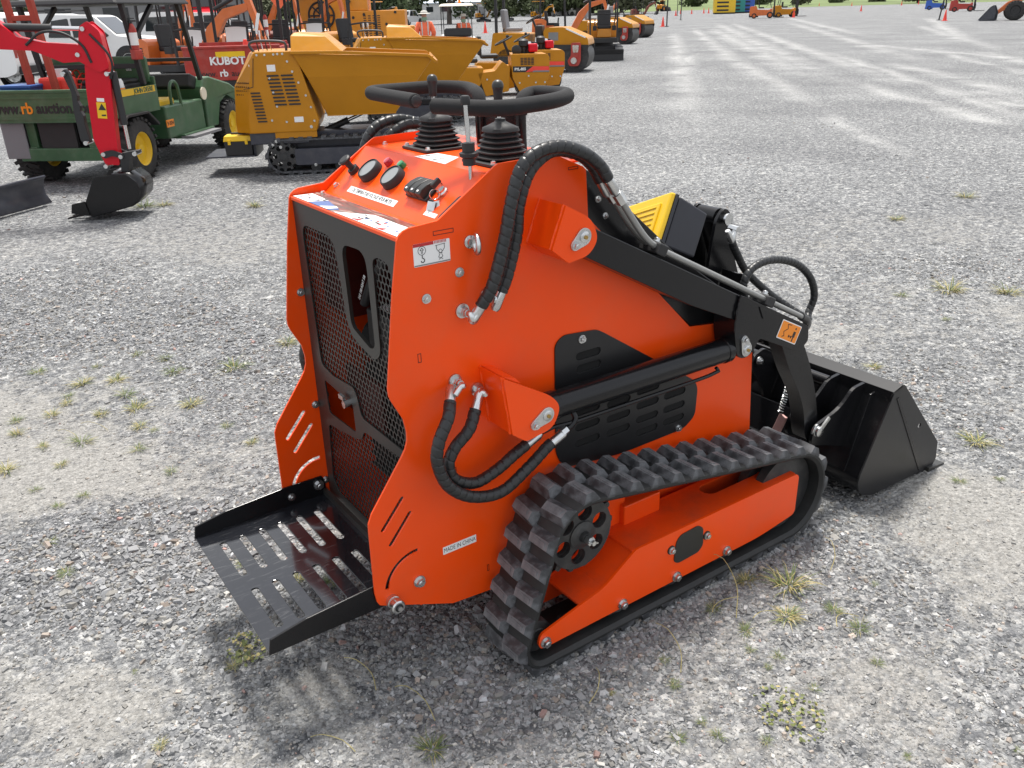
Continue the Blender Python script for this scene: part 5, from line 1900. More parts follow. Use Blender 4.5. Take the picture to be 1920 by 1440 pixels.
# ------------------------------------------------------------------ red mini digger reaching in from the left
EX = thing('mini_excavator', 'bright red mini excavator whose boom and black bucket reach in from the left', 'excavator', (.64, 6.42, 0), RZ_(-30))
bm_ = [(-1.9, 1.05), (-1.7, 1.00), (-1.2, 1.34), (-.54, 1.405), (-.26, 1.385), (-.04, 1.285), (.10, 1.29), (.145, 1.34), (.13, 1.41), (.09, 1.425), (-.16, 1.445), (-.36, 1.495), (-.47, 1.60), (-.56, 1.66), (-.70, 1.655), (-1.25, 1.52), (-1.75, 1.22)]
MB().prism(bm_, -.055, .055).build('boom', 'red_paint', EX, bevel=.008)
sk_ = rounded([(.13, 1.30), (.15, 1.50), (.185, 1.575), (.235, 1.575), (.30, 1.50), (.315, 1.27), (.25, .60), (.24, .44), (.12, .45), (.065, .66), (.095, 1.1)], .02, 3)
MB().prism(sk_, -.045, .045).build('stick', 'red_paint', EX, bevel=.006)
for y in (-.062, .054):
    MB().prism(rounded([(.08, 1.30), (.15, 1.56), (.22, 1.60), (.30, 1.52), (.325, 1.24), (.24, 1.20)], .02, 3), y, y + .008).build('stick_plate', 'red_paint', EX)
hyd(EX, (-.60, 0, 1.575), (.175, 0, 1.540), .032, .66)
hyd(EX, (.325, 0, 1.20), (.335, 0, .57), .030, .68)
for (x, z) in ((.175, 1.54), (.095, 1.345), (.295, 1.19), (.13, .54), (.27, .515), (.39, .535), (.13, .44), (.20, .385), (.005, .64), (-.06, 1.20), (-.49, 1.585)):
    pinz(EX, (x, 0, z), .018, .16)
MB().prism(rounded([(.11, .53), (.14, .565), (.21, .575), (.29, .54), (.28, .50), (.20, .525), (.14, .505)], .012, 3), -.075, -.062).build('bucket_link', 'plastic_black', EX)
MB().prism(rounded([(.11, .53), (.14, .565), (.21, .575), (.29, .54), (.28, .50), (.20, .525), (.14, .505)], .012, 3), .062, .075).build('bucket_link', 'plastic_black', EX)
MB().prism(rounded([(.26, .54), (.42, .56), (.40, .52), (.33, .50), (.30, .36), (.24, .36)], .012, 3), -.05, .05).build('tipping_link', 'plastic_black', EX)
th_p = [(-.085, 1.215), (-.055, 1.235), (-.03, 1.21), (.005, 1.02), (-.005, .98), (.012, .94), (.0, .90), (.02, .86), (.015, .80), (.03, .64), (-.02, .615), (-.05, .66), (-.055, .90), (-.04, 1.05)]
MB().prism(th_p, -.03, .03).build('thumb', 'plastic_black', EX, bevel=.004)
MB().box((.185, -.0465, .90), (.075, .003, .13), (0, .09, 0)).build('warning_sticker', 'yellow_plastic', EX)
MB().prism([(.16, .905), (.222, .90), (.195, .955)], -.0505, -.0485).build('warning_triangle', 'black_ink', EX)
MB().box((.195, -.0495, .86), (.035, .003, .012)).build('warning_triangle', 'black_ink', EX)
MB().box((.192, -.0465, .985), (.06, .003, .028), (0, .09, 0)).build('white_sticker', 'white_sheet', EX)
MB().tube(catmull([(-.30, -.06, 1.43), (-.16, -.075, 1.52), (.0, -.07, 1.515), (.14, -.065, 1.42), (.19, -.065, 1.28)], .02), .011, 8).build('hydraulic_hose', 'plastic_black', EX, smooth=50)
MB().tube(catmull([(.22, -.065, 1.50), (.33, -.07, 1.36), (.35, -.06, 1.25), (.31, -.05, 1.15)], .02), .010, 8).build('hydraulic_hose', 'plastic_black', EX, smooth=50)
# digging bucket
bo = [(.05, .375), (.00, .27), (-.06, .16), (-.12, .08), (-.02, .035), (.14, .07), (.33, .115), (.40, .18), (.42, .25), (.405, .315), (.33, .385)]
bko = MB()
inn = [(x * .97 + .004, z * .97 + .006) for x, z in bo]
bko.prism(rounded(bo, .02, 2), -.20, -.19)
bko.prism(rounded(bo, .02, 2), .19, .20)
bko.build('digging_bucket', 'black_paint', EX, bevel=.003)
sh = MB().loft([[(x, y, z) for y in (-.19, .19)] for x, z in [(-.12, .075), (-.02, .03), (.14, .065), (.33, .11), (.40, .175), (.42, .25), (.405, .315), (.33, .385), (.20, .39)]], close=False, caps=False)
so_ = sh.build('bucket_shell', 'black_paint', EX, smooth=50).modifiers.new('wall', 'SOLIDIFY')
so_.thickness = .01
for i in range(4):
    MB().loft([[(-.10, -.19 + .11 * i, .07), (-.10, -.14 + .11 * i, .07), (-.10, -.14 + .11 * i, .045), (-.10, -.19 + .11 * i, .045)], [(-.245, -.18 + .11 * i, .03), (-.245, -.15 + .11 * i, .03), (-.245, -.15 + .11 * i, .018), (-.245, -.18 + .11 * i, .018)]]).build('bucket_tooth', 'black_paint', EX)
MB().prism([(-.17, .15), (-.06, .17), (-.04, .05), (-.19, .075)], -.215, -.200).build('side_cutter', 'black_paint', EX)
# dozer blade, tracks and lower frame of the digger, just reaching into the picture
MX = Matrix.Rotation(RZ_(30), 4, 'Z') @ Matrix.Translation((-.64, -6.42, 0))
bl = MB()
prof = [(.02, .02), (-.035, .10), (-.04, .18), (-.01, .26), (.02, .285)]
def bpt(u, d, z):
    a = math.radians(37)
    c = Vector((.33, 7.30, 0)) - Vector((math.cos(a), math.sin(a), 0)) * u + Vector((math.sin(a), -math.cos(a), 0)) * d
    return MX @ Vector((c.x, c.y, z))
bl.loft([[bpt(u, d, z) for d, z in prof] for u in (0, .5, 1.0)], close=False, caps=False)
bo_ = bl.build('dozer_blade', 'slate_frame', EX, smooth=50)
bo_.modifiers.new('wall', 'SOLIDIFY').thickness = .02
tk = MB()
for k in range(5):
    tk.box(bpt(.34 + .055 * k, -.42, .30 - .004 * k), (.20, .05, .035), (0, 0, RZ_(30 - 53)))
tk.build('rubber_track', 'track_rubber', EX)
MB().box(bpt(.55, -.40, .22), (.5, .24, .12), (0, 0, RZ_(30 - 53))).build('track_frame', 'slate_frame', EX)

# upper structure and tracks of the red digger, standing left of the picture
crawler(EX, -3.35, -1.75, -.46, .24, .42)
crawler(EX, -3.35, -1.75, .46, .24, .42)
MB().box((-2.55, 0, .34), (.9, .75, .16)).build('undercarriage', 'plastic_black', EX, bevel=.02)
MB().prism(rounded([(-3.3, .52), (-2.0, .52), (-1.9, .70), (-2.15, .78), (-2.45, .80), (-2.55, 1.20), (-3.2, 1.18)], .06, 3), -.48, .48).build('house', 'red_paint', EX, bevel=.03)
MB().box((-2.35, .05, .90), (.42, .46, .12)).build('seat', 'plastic_black', EX, bevel=.03)
MB().box((-1.82, 0, .80), (.30, .24, .60)).build('boom_foot', 'red_paint', EX, bevel=.02)
for xx, yy in ((-2.05, -.42), (-2.05, .42), (-3.0, -.42), (-3.0, .42)):
    post(EX, (xx, yy, .75), (xx, yy, 2.25), .05)
MB().box((-2.5, 0, 2.28), (1.25, 1.0, .06)).build('canopy_roof', 'red_paint', EX, bevel=.02)

# ------------------------------------------------------------------ green utility vehicle
UT = thing('utility_vehicle', 'green utility vehicle with cargo bed, yellow seat and black canopy frame', 'utility vehicle', (1.45, 8.08, 0), RZ_(48))
for (x, y, r, w) in ((0, .14, .325, .27), (0, 1.20, .325, .27), (2.42, .16, .30, .22), (2.42, 1.18, .30, .22)):
    wheel(UT, (x, y, r), r, w, 'deere_yellow', 28)
bed = MB()
bed.box((.07, .69, .675), (1.06, 1.20, .03))
bed.build('bed_floor', 'deere_green', UT)
for (c, s_, nm) in (((.07, .08, .80), (1.06, .03, .27), 'bed_side'), ((.07, 1.29, .80), (1.06, .03, .27), 'bed_side'), ((.61, .69, .84), (.03, 1.22, .36), 'bed_front')):
    MB().box(c, s_).build(nm, 'deere_green', UT, bevel=.008)
tgp = MB().box((-.465, .685, .805), (.03, 1.24, .30)).build('tailgate', 'deere_green', UT, bevel=.008)
MB().box((-.465, .685, .960), (.05, 1.25, .03)).build('tailgate_rim', 'deere_green', tgp, bevel=.006)
MB().box((-.482, .685, .70), (.012, 1.22, .02)).build('tailgate_rib', 'deere_green', tgp)
MB().box((-.482, .685, .90), (.012, 1.22, .02)).build('tailgate_rib', 'deere_green', tgp)
ML = frame_to((-1, 0, 0), (0, 0, 1), (-.484, .80, .795))
text('www.', .145, ML @ Matrix.Translation((-.335, 0, 0)), 'black_ink', tgp, sx=.9, ext=.002, bold=.004)
text('rb', .155, ML @ Matrix.Translation((-.115, 0, 0)), 'orange_sticker', tgp, sx=.95, ext=.002, bold=.003)
text('auction.com', .145, ML @ Matrix.Translation((.31, 0, 0)), 'black_ink', tgp, sx=.9, ext=.002, bold=.004)
MB().box((.08, .062, .90), (.92, .006, .065)).build('yellow_stripe', 'deere_yellow', UT)
text('JOHN DEERE', .07, frame_to((0, -1, 0), (0, 0, 1), (.30, .057, .90)), 'deere_green', UT, sx=1.0, ext=.002, bold=.001)
MB().box((.10, .70, .50), (.7, .50, .26)).build('engine', 'plastic_black', UT, bevel=.03)
for y in (.34, 1.0):
    MB().box((-.36, y, .48), (.05, .10, .36)).build('rear_upright', 'deere_green', UT, bevel=.008)
    MB().box((.35, y, .36), (1.5, .08, .10)).build('frame_rail', 'deere_green', UT, bevel=.008)
MB().box((-.40, .70, .33), (.05, .90, .13)).build('rear_bumper', 'deere_green', UT, bevel=.008)
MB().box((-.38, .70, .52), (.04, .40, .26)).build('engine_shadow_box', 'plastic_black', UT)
MB().box((-.42, 1.17, .50), (.02, .26, .42)).build('mud_flap', 'seat_grey', UT, bevel=.01)
MB().box((1.25, .68, .50), (.95, 1.14, .36)).build('seat_base', 'deere_green', UT, bevel=.02)
MB().prism([(-.36, .60), (-.20, .69), (.22, .69), (.42, .54), (.40, .52), (.21, .665), (-.19, .665), (-.35, .58)], .0, .30).build('fender', 'plastic_black', UT, bevel=.008)
MB().box((1.45, .64, .31), (.80, 1.16, .05)).build('floor_board', 'deere_green', UT, bevel=.01)
MB().box((1.42, .03, .30), (.75, .16, .03)).build('running_board', 'seat_grey', UT)
for y in (.42, .95):
    MB().box((.98, y, .70), (.45, .44, .10)).build('seat', 'deere_yellow', UT, bevel=.03)
    MB().prism(rounded([(.74, .70), (.82, .70), (.74, 1.12), (.66, 1.10)], .02, 3), y - .21, y + .21).build('seat_back', 'deere_yellow', UT, bevel=.02)
MB().tube(catmull([(1.0, .14, .66), (.98, .12, .86), (1.06, .12, .93), (1.16, .12, .88), (1.20, .12, .64)], .02), .018, 10).build('seat_rail', 'deere_green', UT, smooth=50)
cw = [(1.78, .32), (1.80, .62), (1.74, .80), (1.82, .92), (2.0, .92), (2.55, .80), (2.78, .70), (2.82, .45), (2.78, .40), (2.74, .42), (2.64, .58), (2.42, .66), (2.20, .58), (2.10, .40), (2.08, .32)]
MB().prism(cw, .10, 1.24).build('front_cowl', 'deere_green', UT, bevel=.02)
MB().box((1.72, .66, .88), (.18, .95, .16), (0, .3, 0)).build('dashboard', 'plastic_black', UT, bevel=.02)
sw = MB().torus((1.52, .92, 1.00), (-.5, 0, .86), .17, .014, 24, 8)
sw.cyl((1.52, .92, 1.0), (1.66, .92, .86), .02, n=8)
sw.build('steering_wheel', 'plastic_black', UT, smooth=50)
MB().cyl((1.70, .06, .74), (1.70, .075, .74), .075, n=20).build('round_sticker', 'cream_paint', UT)
MB().box((.74, .058, .50), (.17, .008, .08)).build('number_plate', 'orange_sticker', UT)
text('9-004', .065, frame_to((0, -1, 0), (0, 0, 1), (.74, .053, .50)), 'black_ink', UT, ext=.001)
for y in (.10, 1.24):
    post(UT, (.40, y, .95), (.24, y, 1.76), .05)
    post(UT, (1.74, y, .90), (1.46, y, 1.76), .05)
    post(UT, (.40, y, 1.42), (.86, y, 1.74), .045)
    post(UT, (.36, y, 1.16), (1.66, y, 1.14), .035) if y > 1 else None
post(UT, (.38, .10, 1.14), (.38, 1.24, 1.14), .05)
post(UT, (1.66, .10, 1.14), (1.66, 1.24, 1.14), .04)
MB().loft([[(.04, .03, 1.75), (1.66, .03, 1.75), (1.66, 1.31, 1.75), (.04, 1.31, 1.75)], [(.08, .07, 1.81), (1.62, .07, 1.81), (1.62, 1.27, 1.81), (.08, 1.27, 1.81)]]).build('canopy', 'plastic_black', UT, bevel=.02)
MB().prism([(.61, .95), (.60, 1.22), (.54, 1.24), (.56, .95)], .12, 1.22).build('cab_shield', 'deere_green', UT, bevel=.02)
text('usa', .05, frame_to((-1, 0, 0), (0, 0, 1), (.535, .32, 1.10)), 'white_sticker', UT)

# cargo in the bed
q = thing('cargo_case', 'black plastic case lying in the bed of the green utility vehicle', 'case', (1.45 + .30 * .669 - .42 * .743, 8.08 + .30 * .743 + .42 * .669, .69), RZ_(48))
MB().box((0, 0, .14), (.42, .46, .28)).build('case_body', 'plastic_black', q, bevel=.02)
MB().box((0, 0, .30), (.40, .44, .05)).build('case_lid', 'plastic_black', q, bevel=.02)
q = thing('fuel_can', 'red fuel can with white cap in the green vehicle bed', 'fuel can', (1.45 - .05 * .669 - .80 * .743, 8.08 - .05 * .743 + .80 * .669, .69), RZ_(48))
MB().box((0, 0, .19), (.24, .30, .38)).build('can_body', 'cone_orange', q, bevel=.03)
MB().cyl((0, -.06, .38), (0, -.06, .46), .07, n=16).build('cap', 'white_paint', q, smooth=40)
q = thing('storage_tote', 'blue plastic tote at the left of the green vehicle bed', 'tote', (1.45 - .20 * .669 - 1.07 * .743, 8.08 - .20 * .743 + 1.07 * .669, .69), RZ_(48))
MB().loft([[(-.16, -.15, 0), (.16, -.15, 0), (.16, .15, 0), (-.16, .15, 0)], [(-.18, -.17, .30), (.18, -.17, .30), (.18, .17, .30), (-.18, .17, .30)]]).build('tote_body', 'blue_plastic', q, bevel=.01)
MB().box((0, 0, .31), (.38, .36, .03)).build('tote_lid', 'blue_plastic', q, bevel=.008)
q = thing('spray_bottle', 'small orange bottle with white top in the green vehicle bed', 'bottle', (1.45 + .12 * .669 - .20 * .743, 8.08 + .12 * .743 + .20 * .669, .69), 0)
MB().lathe((0, 0, 0), (0, 0, 1), [(0, .05), (.20, .05), (.25, .03)], 14).build('bottle_body', 'orange_sticker', q, smooth=40)
MB().lathe((0, 0, .25), (0, 0, 1), [(0, .032), (.06, .026), (.09, .012)], 14).build('bottle_cap', 'white_paint', q, smooth=40)
q = thing('safety_mesh', 'bundle of orange plastic safety mesh beside the black case', 'safety mesh', (1.45 + .40 * .669 - .78 * .743, 8.08 + .40 * .743 + .78 * .669, .69), RZ_(48))
b = MB()
for i in range(9):
    b.tube(catmull([(-.2, -.3 + .07 * i, .02), (-.1, -.3 + .07 * i, .32 + .05 * math.sin(i)), (.1, -.3 + .07 * i, .36 + .05 * math.cos(i)), (.2, -.3 + .07 * i, .05)], .05), .008, 5)
for i in range(6):
    z = .06 + .055 * i
    b.bar((-.19 + .02 * i, -.32, z), (-.19 + .02 * i, .32, z), .012, .012)
b.build('mesh_web', 'cone_orange', q)


rkf = thing('steel_rack', 'rust red steel rack standing in the green vehicle bed', 'rack', (1.45 - .25 * .669 - .80 * .743, 8.08 - .25 * .743 + .80 * .669, .69), RZ_(48))
MB().bar((0, -.12, 0), (0, -.02, 1.25), .06, .06).build('rack_post', 'rust_paint', rkf, bevel=.005)
MB().bar((0, .14, 0), (0, .24, 1.25), .06, .06).build('rack_post', 'rust_paint', rkf, bevel=.005)
MB().bar((0, -.10, .20), (0, .16, .20), .05, .05).build('rack_rail', 'rust_paint', rkf, bevel=.005)
MB().bar((0, -.04, .95), (0, .22, .95), .05, .05).build('rack_rail', 'rust_paint', rkf, bevel=.005)


def extinguisher(x, y, z, label, s=1.0):
    t = thing('fire_extinguisher', label, 'extinguisher', (x, y, z), .4)
    MB().lathe((0, 0, 0), (0, 0, 1), [(0, .05 * s), (.01, .065 * s), (.33 * s, .065 * s), (.39 * s, .04 * s), (.42 * s, .025 * s)], 18).build('cylinder', 'dull_red', t, smooth=40)
    MB().lathe((0, 0, .08 * s), (0, 0, 1), [(0, .0665 * s), (.20 * s, .0665 * s)], 18).build('label_band', 'white_sheet', t, smooth=40)
    v = MB().box((.03 * s, 0, .46 * s), (.12 * s, .025 * s, .025 * s))
    v.box((.02 * s, 0, .50 * s), (.10 * s, .02 * s, .015 * s))
    v.cyl((0, 0, .42 * s), (0, 0, .47 * s), .02 * s, n=10)
    v.build('valve', 'plastic_black', t)
    MB().box((0, 0, -.07 * s), (.15 * s, .14 * s, .16 * s)).build('holder', 'dull_red', t, bevel=.01)
    return t


ue = lambda x, y: (1.45 + x * .669 - y * .743, 8.08 + x * .743 + y * .669)
extinguisher(*ue(.30, .06), 1.30, 'red fire extinguisher hung on the rear canopy post of the green vehicle', .62)

# ------------------------------------------------------------------ red utility vehicle, tailgate towards us
KB = thing('utility_vehicle', 'red utility vehicle behind, its tailgate lettered in white', 'utility vehicle', (4.05, 12.75, 0), RZ_(62))
for (x, y) in ((.45, -.55), (.45, .55), (2.4, -.55), (2.4, .55)):
    wheel(KB, (x, y, .31), .31, .24, 'seat_grey', 24)
MB().box((.65, 0, .70), (1.25, 1.50, .04)).build('bed_floor', 'dull_red', KB)
kt = MB().box((.0, 0, .90), (.04, 1.52, .50)).build('tailgate', 'dull_red', KB, bevel=.012)
MB().box((.0, 0, 1.155), (.07, 1.54, .04)).build('tailgate_rim', 'dull_red', kt, bevel=.01)
for y in (-.75, .75):
    MB().box((.65, y, .92), (1.25, .04, .44)).build('bed_side', 'dull_red', KB, bevel=.01)
MB().box((1.26, 0, .95), (.04, 1.5, .5)).build('bed_front', 'dull_red', KB, bevel=.01)
MB().box((.75, 0, .50), (1.5, .9, .34)).build('chassis', 'plastic_black', KB, bevel=.02)
MB().box((1.9, 0, .55), (1.2, 1.4, .45)).build('cab_base', 'dull_red', KB, bevel=.03)
MB().box((2.5, 0, .75), (.6, 1.3, .4)).build('front_cowl', 'dull_red', KB, bevel=.05)
for x, y in ((1.35, -.66), (1.35, .66), (2.35, -.66), (2.35, .66)):
    post(KB, (x, y, .95), (x, y, 2.0), .05)
MB().box((1.85, 0, 2.02), (1.25, 1.45, .05)).build('canopy', 'plastic_black', KB, bevel=.02)
MK = frame_to((-1, 0, 0), (0, 0, 1), (-.024, 0, .90))
text('KUBOTA', .165, MK @ Matrix.Translation((-.02, .045, 0)), 'white_sticker', kt, sx=1.02, ext=.003, bold=.006)
text('www.', .13, MK @ Matrix.Translation((-.42, -.145, 0)), 'black_ink', kt, ext=.003)
text('rb', .15, MK @ Matrix.Translation((-.16, -.140, 0)), 'white_sticker', kt, ext=.003, bold=.004)
text('auction', .13, MK @ Matrix.Translation((.15, -.145, 0)), 'black_ink', kt, ext=.003)
MB().box((-.024, .02, 1.045), (.006, .46, .085)).build('yellow_sticker', 'yellow_plastic', kt)
cone(4.40, 13.05, 'orange cone with white band standing in the red vehicle bed', .52, None, .2, .72)

# ------------------------------------------------------------------ pickups and cars
def pickup(x, y, rz, label, cat='pickup', kind='pickup', m='white_paint', z=0):
    t = thing('parked_pickup' if kind == 'pickup' else 'parked_car', label, cat, (x, y, z), RZ_(rz))
    if kind == 'pickup':
        side = [(-2.55, .48), (-2.6, .62), (-2.58, 1.02), (-.95, 1.04), (-.72, 1.70), (-.55, 1.76), (.55, 1.76), (.75, 1.70), (1.35, 1.12), (2.35, 1.02), (2.62, .88), (2.66, .50), (2.5, .38), (-2.3, .40)]
    elif kind == 'canopy':
        side = [(-2.55, .48), (-2.6, .62), (-2.58, 1.02), (-2.45, 1.78), (-2.3, 1.84), (-.72, 1.84), (-.55, 1.80), (.55, 1.76), (.75, 1.70), (1.35, 1.12), (2.35, 1.02), (2.62, .88), (2.66, .50), (2.5, .38), (-2.3, .40)]
    else:
        side = [(-2.1, .42), (-2.2, .60), (-2.15, .95), (-1.7, 1.02), (-1.2, 1.38), (-.9, 1.46), (.3, 1.46), (.6, 1.40), (1.2, 1.0), (2.0, .88), (2.2, .68), (2.2, .45), (2.05, .34), (-1.95, .36)]
    arch = []
    wx = ((-1.6, 1.62) if kind != 'car' else (-1.35, 1.35))
    MB().prism(rounded(side, .06, 2), -.90, .90).build('body', m, t, bevel=.05, segs=3)
    for xx in wx:
        for yy in (-.80, .80):
            wheel(t, (xx, yy, .37 if kind != 'car' else .32), .37 if kind != 'car' else .32, .24, 'zinc', 22, blocks=False, rr=.62)
            MB().cyl((xx, yy * 1.08, .38), (xx, yy * 1.132, .38), .45 if kind != 'car' else .39, n=24).build('wheel_arch', 'plastic_black', t)
    top = 1.70 if kind != 'car' else 1.40
    for s in (-1, 1):
        if kind == 'car':
            w1 = [(-1.25, 1.04), (-.95, 1.36), (-.25, 1.38), (-.25, 1.02)]
            w2 = [(-.18, 1.02), (-.18, 1.38), (.28, 1.38), (.95, 1.02)]
        else:
            w1 = [(-.86, 1.12), (-.66, 1.62), (-.12, 1.68), (-.12, 1.10)]
            w2 = [(-.04, 1.10), (-.04, 1.68), (.52, 1.67), (1.12, 1.14), (1.05, 1.10)]
        for w_ in (w1, w2):
            MB().prism(rounded(w_, .04, 2), *ysp(.885, .912, s)).build('side_window', 'window_glass', t)
        MB().box((wx[1] * .5 + .1, s * .99, 1.12 if kind != 'car' else 1.0), (.14, .18, .14)).build('mirror', m if kind == 'car' else 'plastic_black', t, bevel=.03)
        MB().box((-2.56 if kind != 'car' else -2.15, s * .80, .92), (.06, .12, .24)).build('tail_light', 'dull_red', t)
        MB().box((2.56 if kind != 'car' else 2.1, s * .70, .80), (.12, .30, .14)).build('headlight', 'gauge_glass', t)
        if kind == 'canopy':
            MB().prism(rounded([(-2.3, 1.15), (-2.2, 1.66), (-1.0, 1.68), (-1.0, 1.15)], .04, 2), *ysp(.885, .912, s)).build('canopy_window', 'window_glass', t)
    ws_ = [(.72, 1.70), (1.30, 1.15)] if kind != 'car' else [(.58, 1.39), (1.15, 1.03)]
    d = Vector((ws_[1][0] - ws_[0][0], 0, ws_[1][1] - ws_[0][1]))
    MB().box(((ws_[0][0] + ws_[1][0]) / 2 + .02, 0, (ws_[0][1] + ws_[1][1]) / 2 + .015), (d.length * .92, 1.50, .02), (0, math.atan2(-d.z, d.x), 0)).build('windscreen', 'window_glass', t)
    if kind == 'pickup':
        MB().box((-1.75, 0, .99), (1.45, 1.55, .12)).build('load_bed', 'plastic_black', t)
        MB().box((-.84, 0, 1.42), (.10, 1.45, .42), (0, .32, 0)).build('rear_window', 'window_glass', t)
    elif kind == 'canopy':
        MB().box((-2.50, 0, 1.45), (.06, 1.5, .5), (0, .15, 0)).build('rear_window', 'window_glass', t)
        rk = MB()
        for i in range(5):
            rk.bar((-2.1 + .45 * i, -.75, 1.92), (-2.1 + .45 * i, .75, 1.92), .05, .04)
        for yy in (-.75, .75):
            rk.bar((-2.2, yy, 1.92), (-.2, yy, 1.92), .05, .05)
        rk.build('roof_rack', 'plastic_black', t)
    MB().box((-2.62 if kind != 'car' else -2.2, 0, .55), (.12, 1.6, .18)).build('rear_bumper', 'plastic_black', t, bevel=.02)
    return t


pickup(.42, 24.9, 146, 'white pickup at the left edge, its rear wheel showing', kind='canopy')
pickup(5.36, 31.55, -34, 'white pickup with roof rack seen through the green vehicle canopy', kind='canopy')
pickup(10.9, 36.5, -20, 'white pickup behind the row of small orange diggers', kind='canopy')
pickup(55.5, 101, 30, 'white pickup with open bed parked far off beside the man in orange')
pickup(121, 148, -18, 'white car parked far behind the digger boom', 'car', 'car')

# ------------------------------------------------------------------ compact excavators with canopy posts
def compact_excavator(x, y, rz, label, m='kub_orange', boom=True, group='small orange diggers parked in a row', swing=0.0, white_sheet=False, boom_up=False):
    t = thing('compact_excavator', label, 'excavator', (x, y, 0), RZ_(rz), group)
    crawler(t, -.8, .8, -.50, .25, .42, 'slate_frame', 22)
    crawler(t, -.8, .8, .50, .25, .42, 'slate_frame', 22)
    MB().box((0, 0, .34), (.9, .8, .16)).build('undercarriage', 'plastic_black', t, bevel=.02)
    MB().cyl((0, 0, .42), (0, 0, .52), .34, n=20).build('slew_ring', 'plastic_black', t, smooth=40)
    MB().prism(rounded([(-.75, -.48), (.45, -.48), (.55, -.35), (.55, .48), (-.75, .48), (-.95, .3), (-.95, -.3)], .1, 3), .52, .66, 'xy').build('deck', 'plastic_black', t, bevel=.01)
    MB().prism(rounded([(-.97, .62), (-.40, .62), (-.36, 1.12), (-.55, 1.20), (-.93, 1.15)], .06, 3), -.47, .47).build('engine_hood', m, t, bevel=.05, segs=3)
    g_ = MB()
    for i in range(5):
        g_.box((-.66, -.473, .80 + .05 * i), (.22, .012, .028))
    g_.build('vent_slots', 'plastic_black', t)
    MB().box((-.86, 0, .58), (.25, .90, .16)).build('counterweight', 'plastic_black', t, bevel=.05)
    MB().box((-.18, .05, .98), (.42, .44, .10)).build('seat', 'plastic_black', t, bevel=.03)
    MB().box((-.36, .05, 1.24), (.12, .44, .50), (0, -.15, 0)).build('seat_back', 'plastic_black', t, bevel=.04)
    MB().box((-.18, .05, .80), (.40, .44, .26)).build('seat_base', m, t, bevel=.02)
    for yy in (-.26, .36):
        q = MB().box((.05, yy, .95), (.22, .12, .14))
        q.cyl((.12, yy, 1.0), (.14, yy, 1.22), .02, n=8)
        q.build('control_console', 'plastic_black', t, bevel=.01)
    for (xx, yy) in ((.42, -.42), (.42, .44), (-.62, -.42), (-.62, .44)):
        post(t, (xx, yy, .64 if xx > 0 else 1.1), (xx * .9, yy, 2.34), .05)
    MB().box((-.08, 0, 2.37), (1.30, 1.06, .07)).build('canopy_roof', m if not boom_up else 'plastic_black', t, bevel=.03)
    MB().tube(catmull([(.42, -.42, 1.35), (.46, 0, 1.38), (.42, .44, 1.35)], .05), .02, 8).build('front_rail', 'plastic_black', t, smooth=50)
    if white_sheet:
        MB().box((.44, .02, 1.05), (.012, .52, .66), (0, -.35, 0)).build('white_panel', 'white_sheet', t)  # plain flat white panel in front of the seat
    if boom:
        ca, sa = math.cos(swing), math.sin(swing)
        bt_ = bpy.data.objects.new('boom_assembly', None)
        def R2(mb):
            return mb.xform(Matrix.Translation((.62, -.02, 0)) @ Matrix.Rotation(swing, 4, 'Z'))
        bpy.data.objects.remove(bt_)
        up_ = .35 if boom_up else 0
        bm2 = rounded([(.0, .58), (.10, .52), (.45, 1.05), (.80, 1.55 + up_), (1.35, 1.72 + up_), (1.34, 1.86 + up_), (.78, 1.76 + up_), (.35, 1.40), (-.02, .75)], .03, 2)
        R2(MB().prism(bm2, -.07, .07)).build('boom', m, t, bevel=.01)
        R2(MB().prism(rounded([(1.26, 1.98 + up_), (1.40, 1.98 + up_), (1.72, .90), (1.62, .86)], .03, 2), -.06, .06)).build('stick', m, t, bevel=.01)
        R2(MB().prism(rounded([(1.60, .92), (1.78, .86), (1.80, .62), (1.62, .48), (1.36, .52), (1.44, .66)], .04, 2), -.20, .20)).build('digging_bucket', 'plastic_black', t, bevel=.01)
        c = R2(MB().cyl((.55, 0, 1.75), (1.0, 0, 1.95 + up_), .045, n=12)).build('hydraulic_cylinder', 'plastic_black', t, smooth=40)
        R2(MB().cyl((1.0, 0, 1.95 + up_), (1.30, 0, 1.97 + up_), .025, n=10)).build('cylinder_rod', 'cyl_chrome', t, smooth=40)
        R2(MB().cyl((.12, 0, .66), (.55, 0, 1.20), .04, n=12)).build('hydraulic_cylinder', 'plastic_black', t, smooth=40)
        R2(MB().box((0, 0, .66), (.22, .22, .26))).build('swing_post', m, t, bevel=.02)
        R2(MB().box((1.52, -.064, 1.45), (.07, .006, .42), (0, .285, 0))).build('boom_sticker', 'white_sheet', t)
    bl_ = MB().prism([(1.02, .06), (1.08, .02), (1.06, .20), (1.12, .34), (1.06, .34), (1.0, .20)], -.62, .62)
    bl_.build('dozer_blade', 'plastic_black', t)
    MB().box((.85, 0, .20), (.4, .7, .08)).build('blade_arm', 'plastic_black', t)
    return t


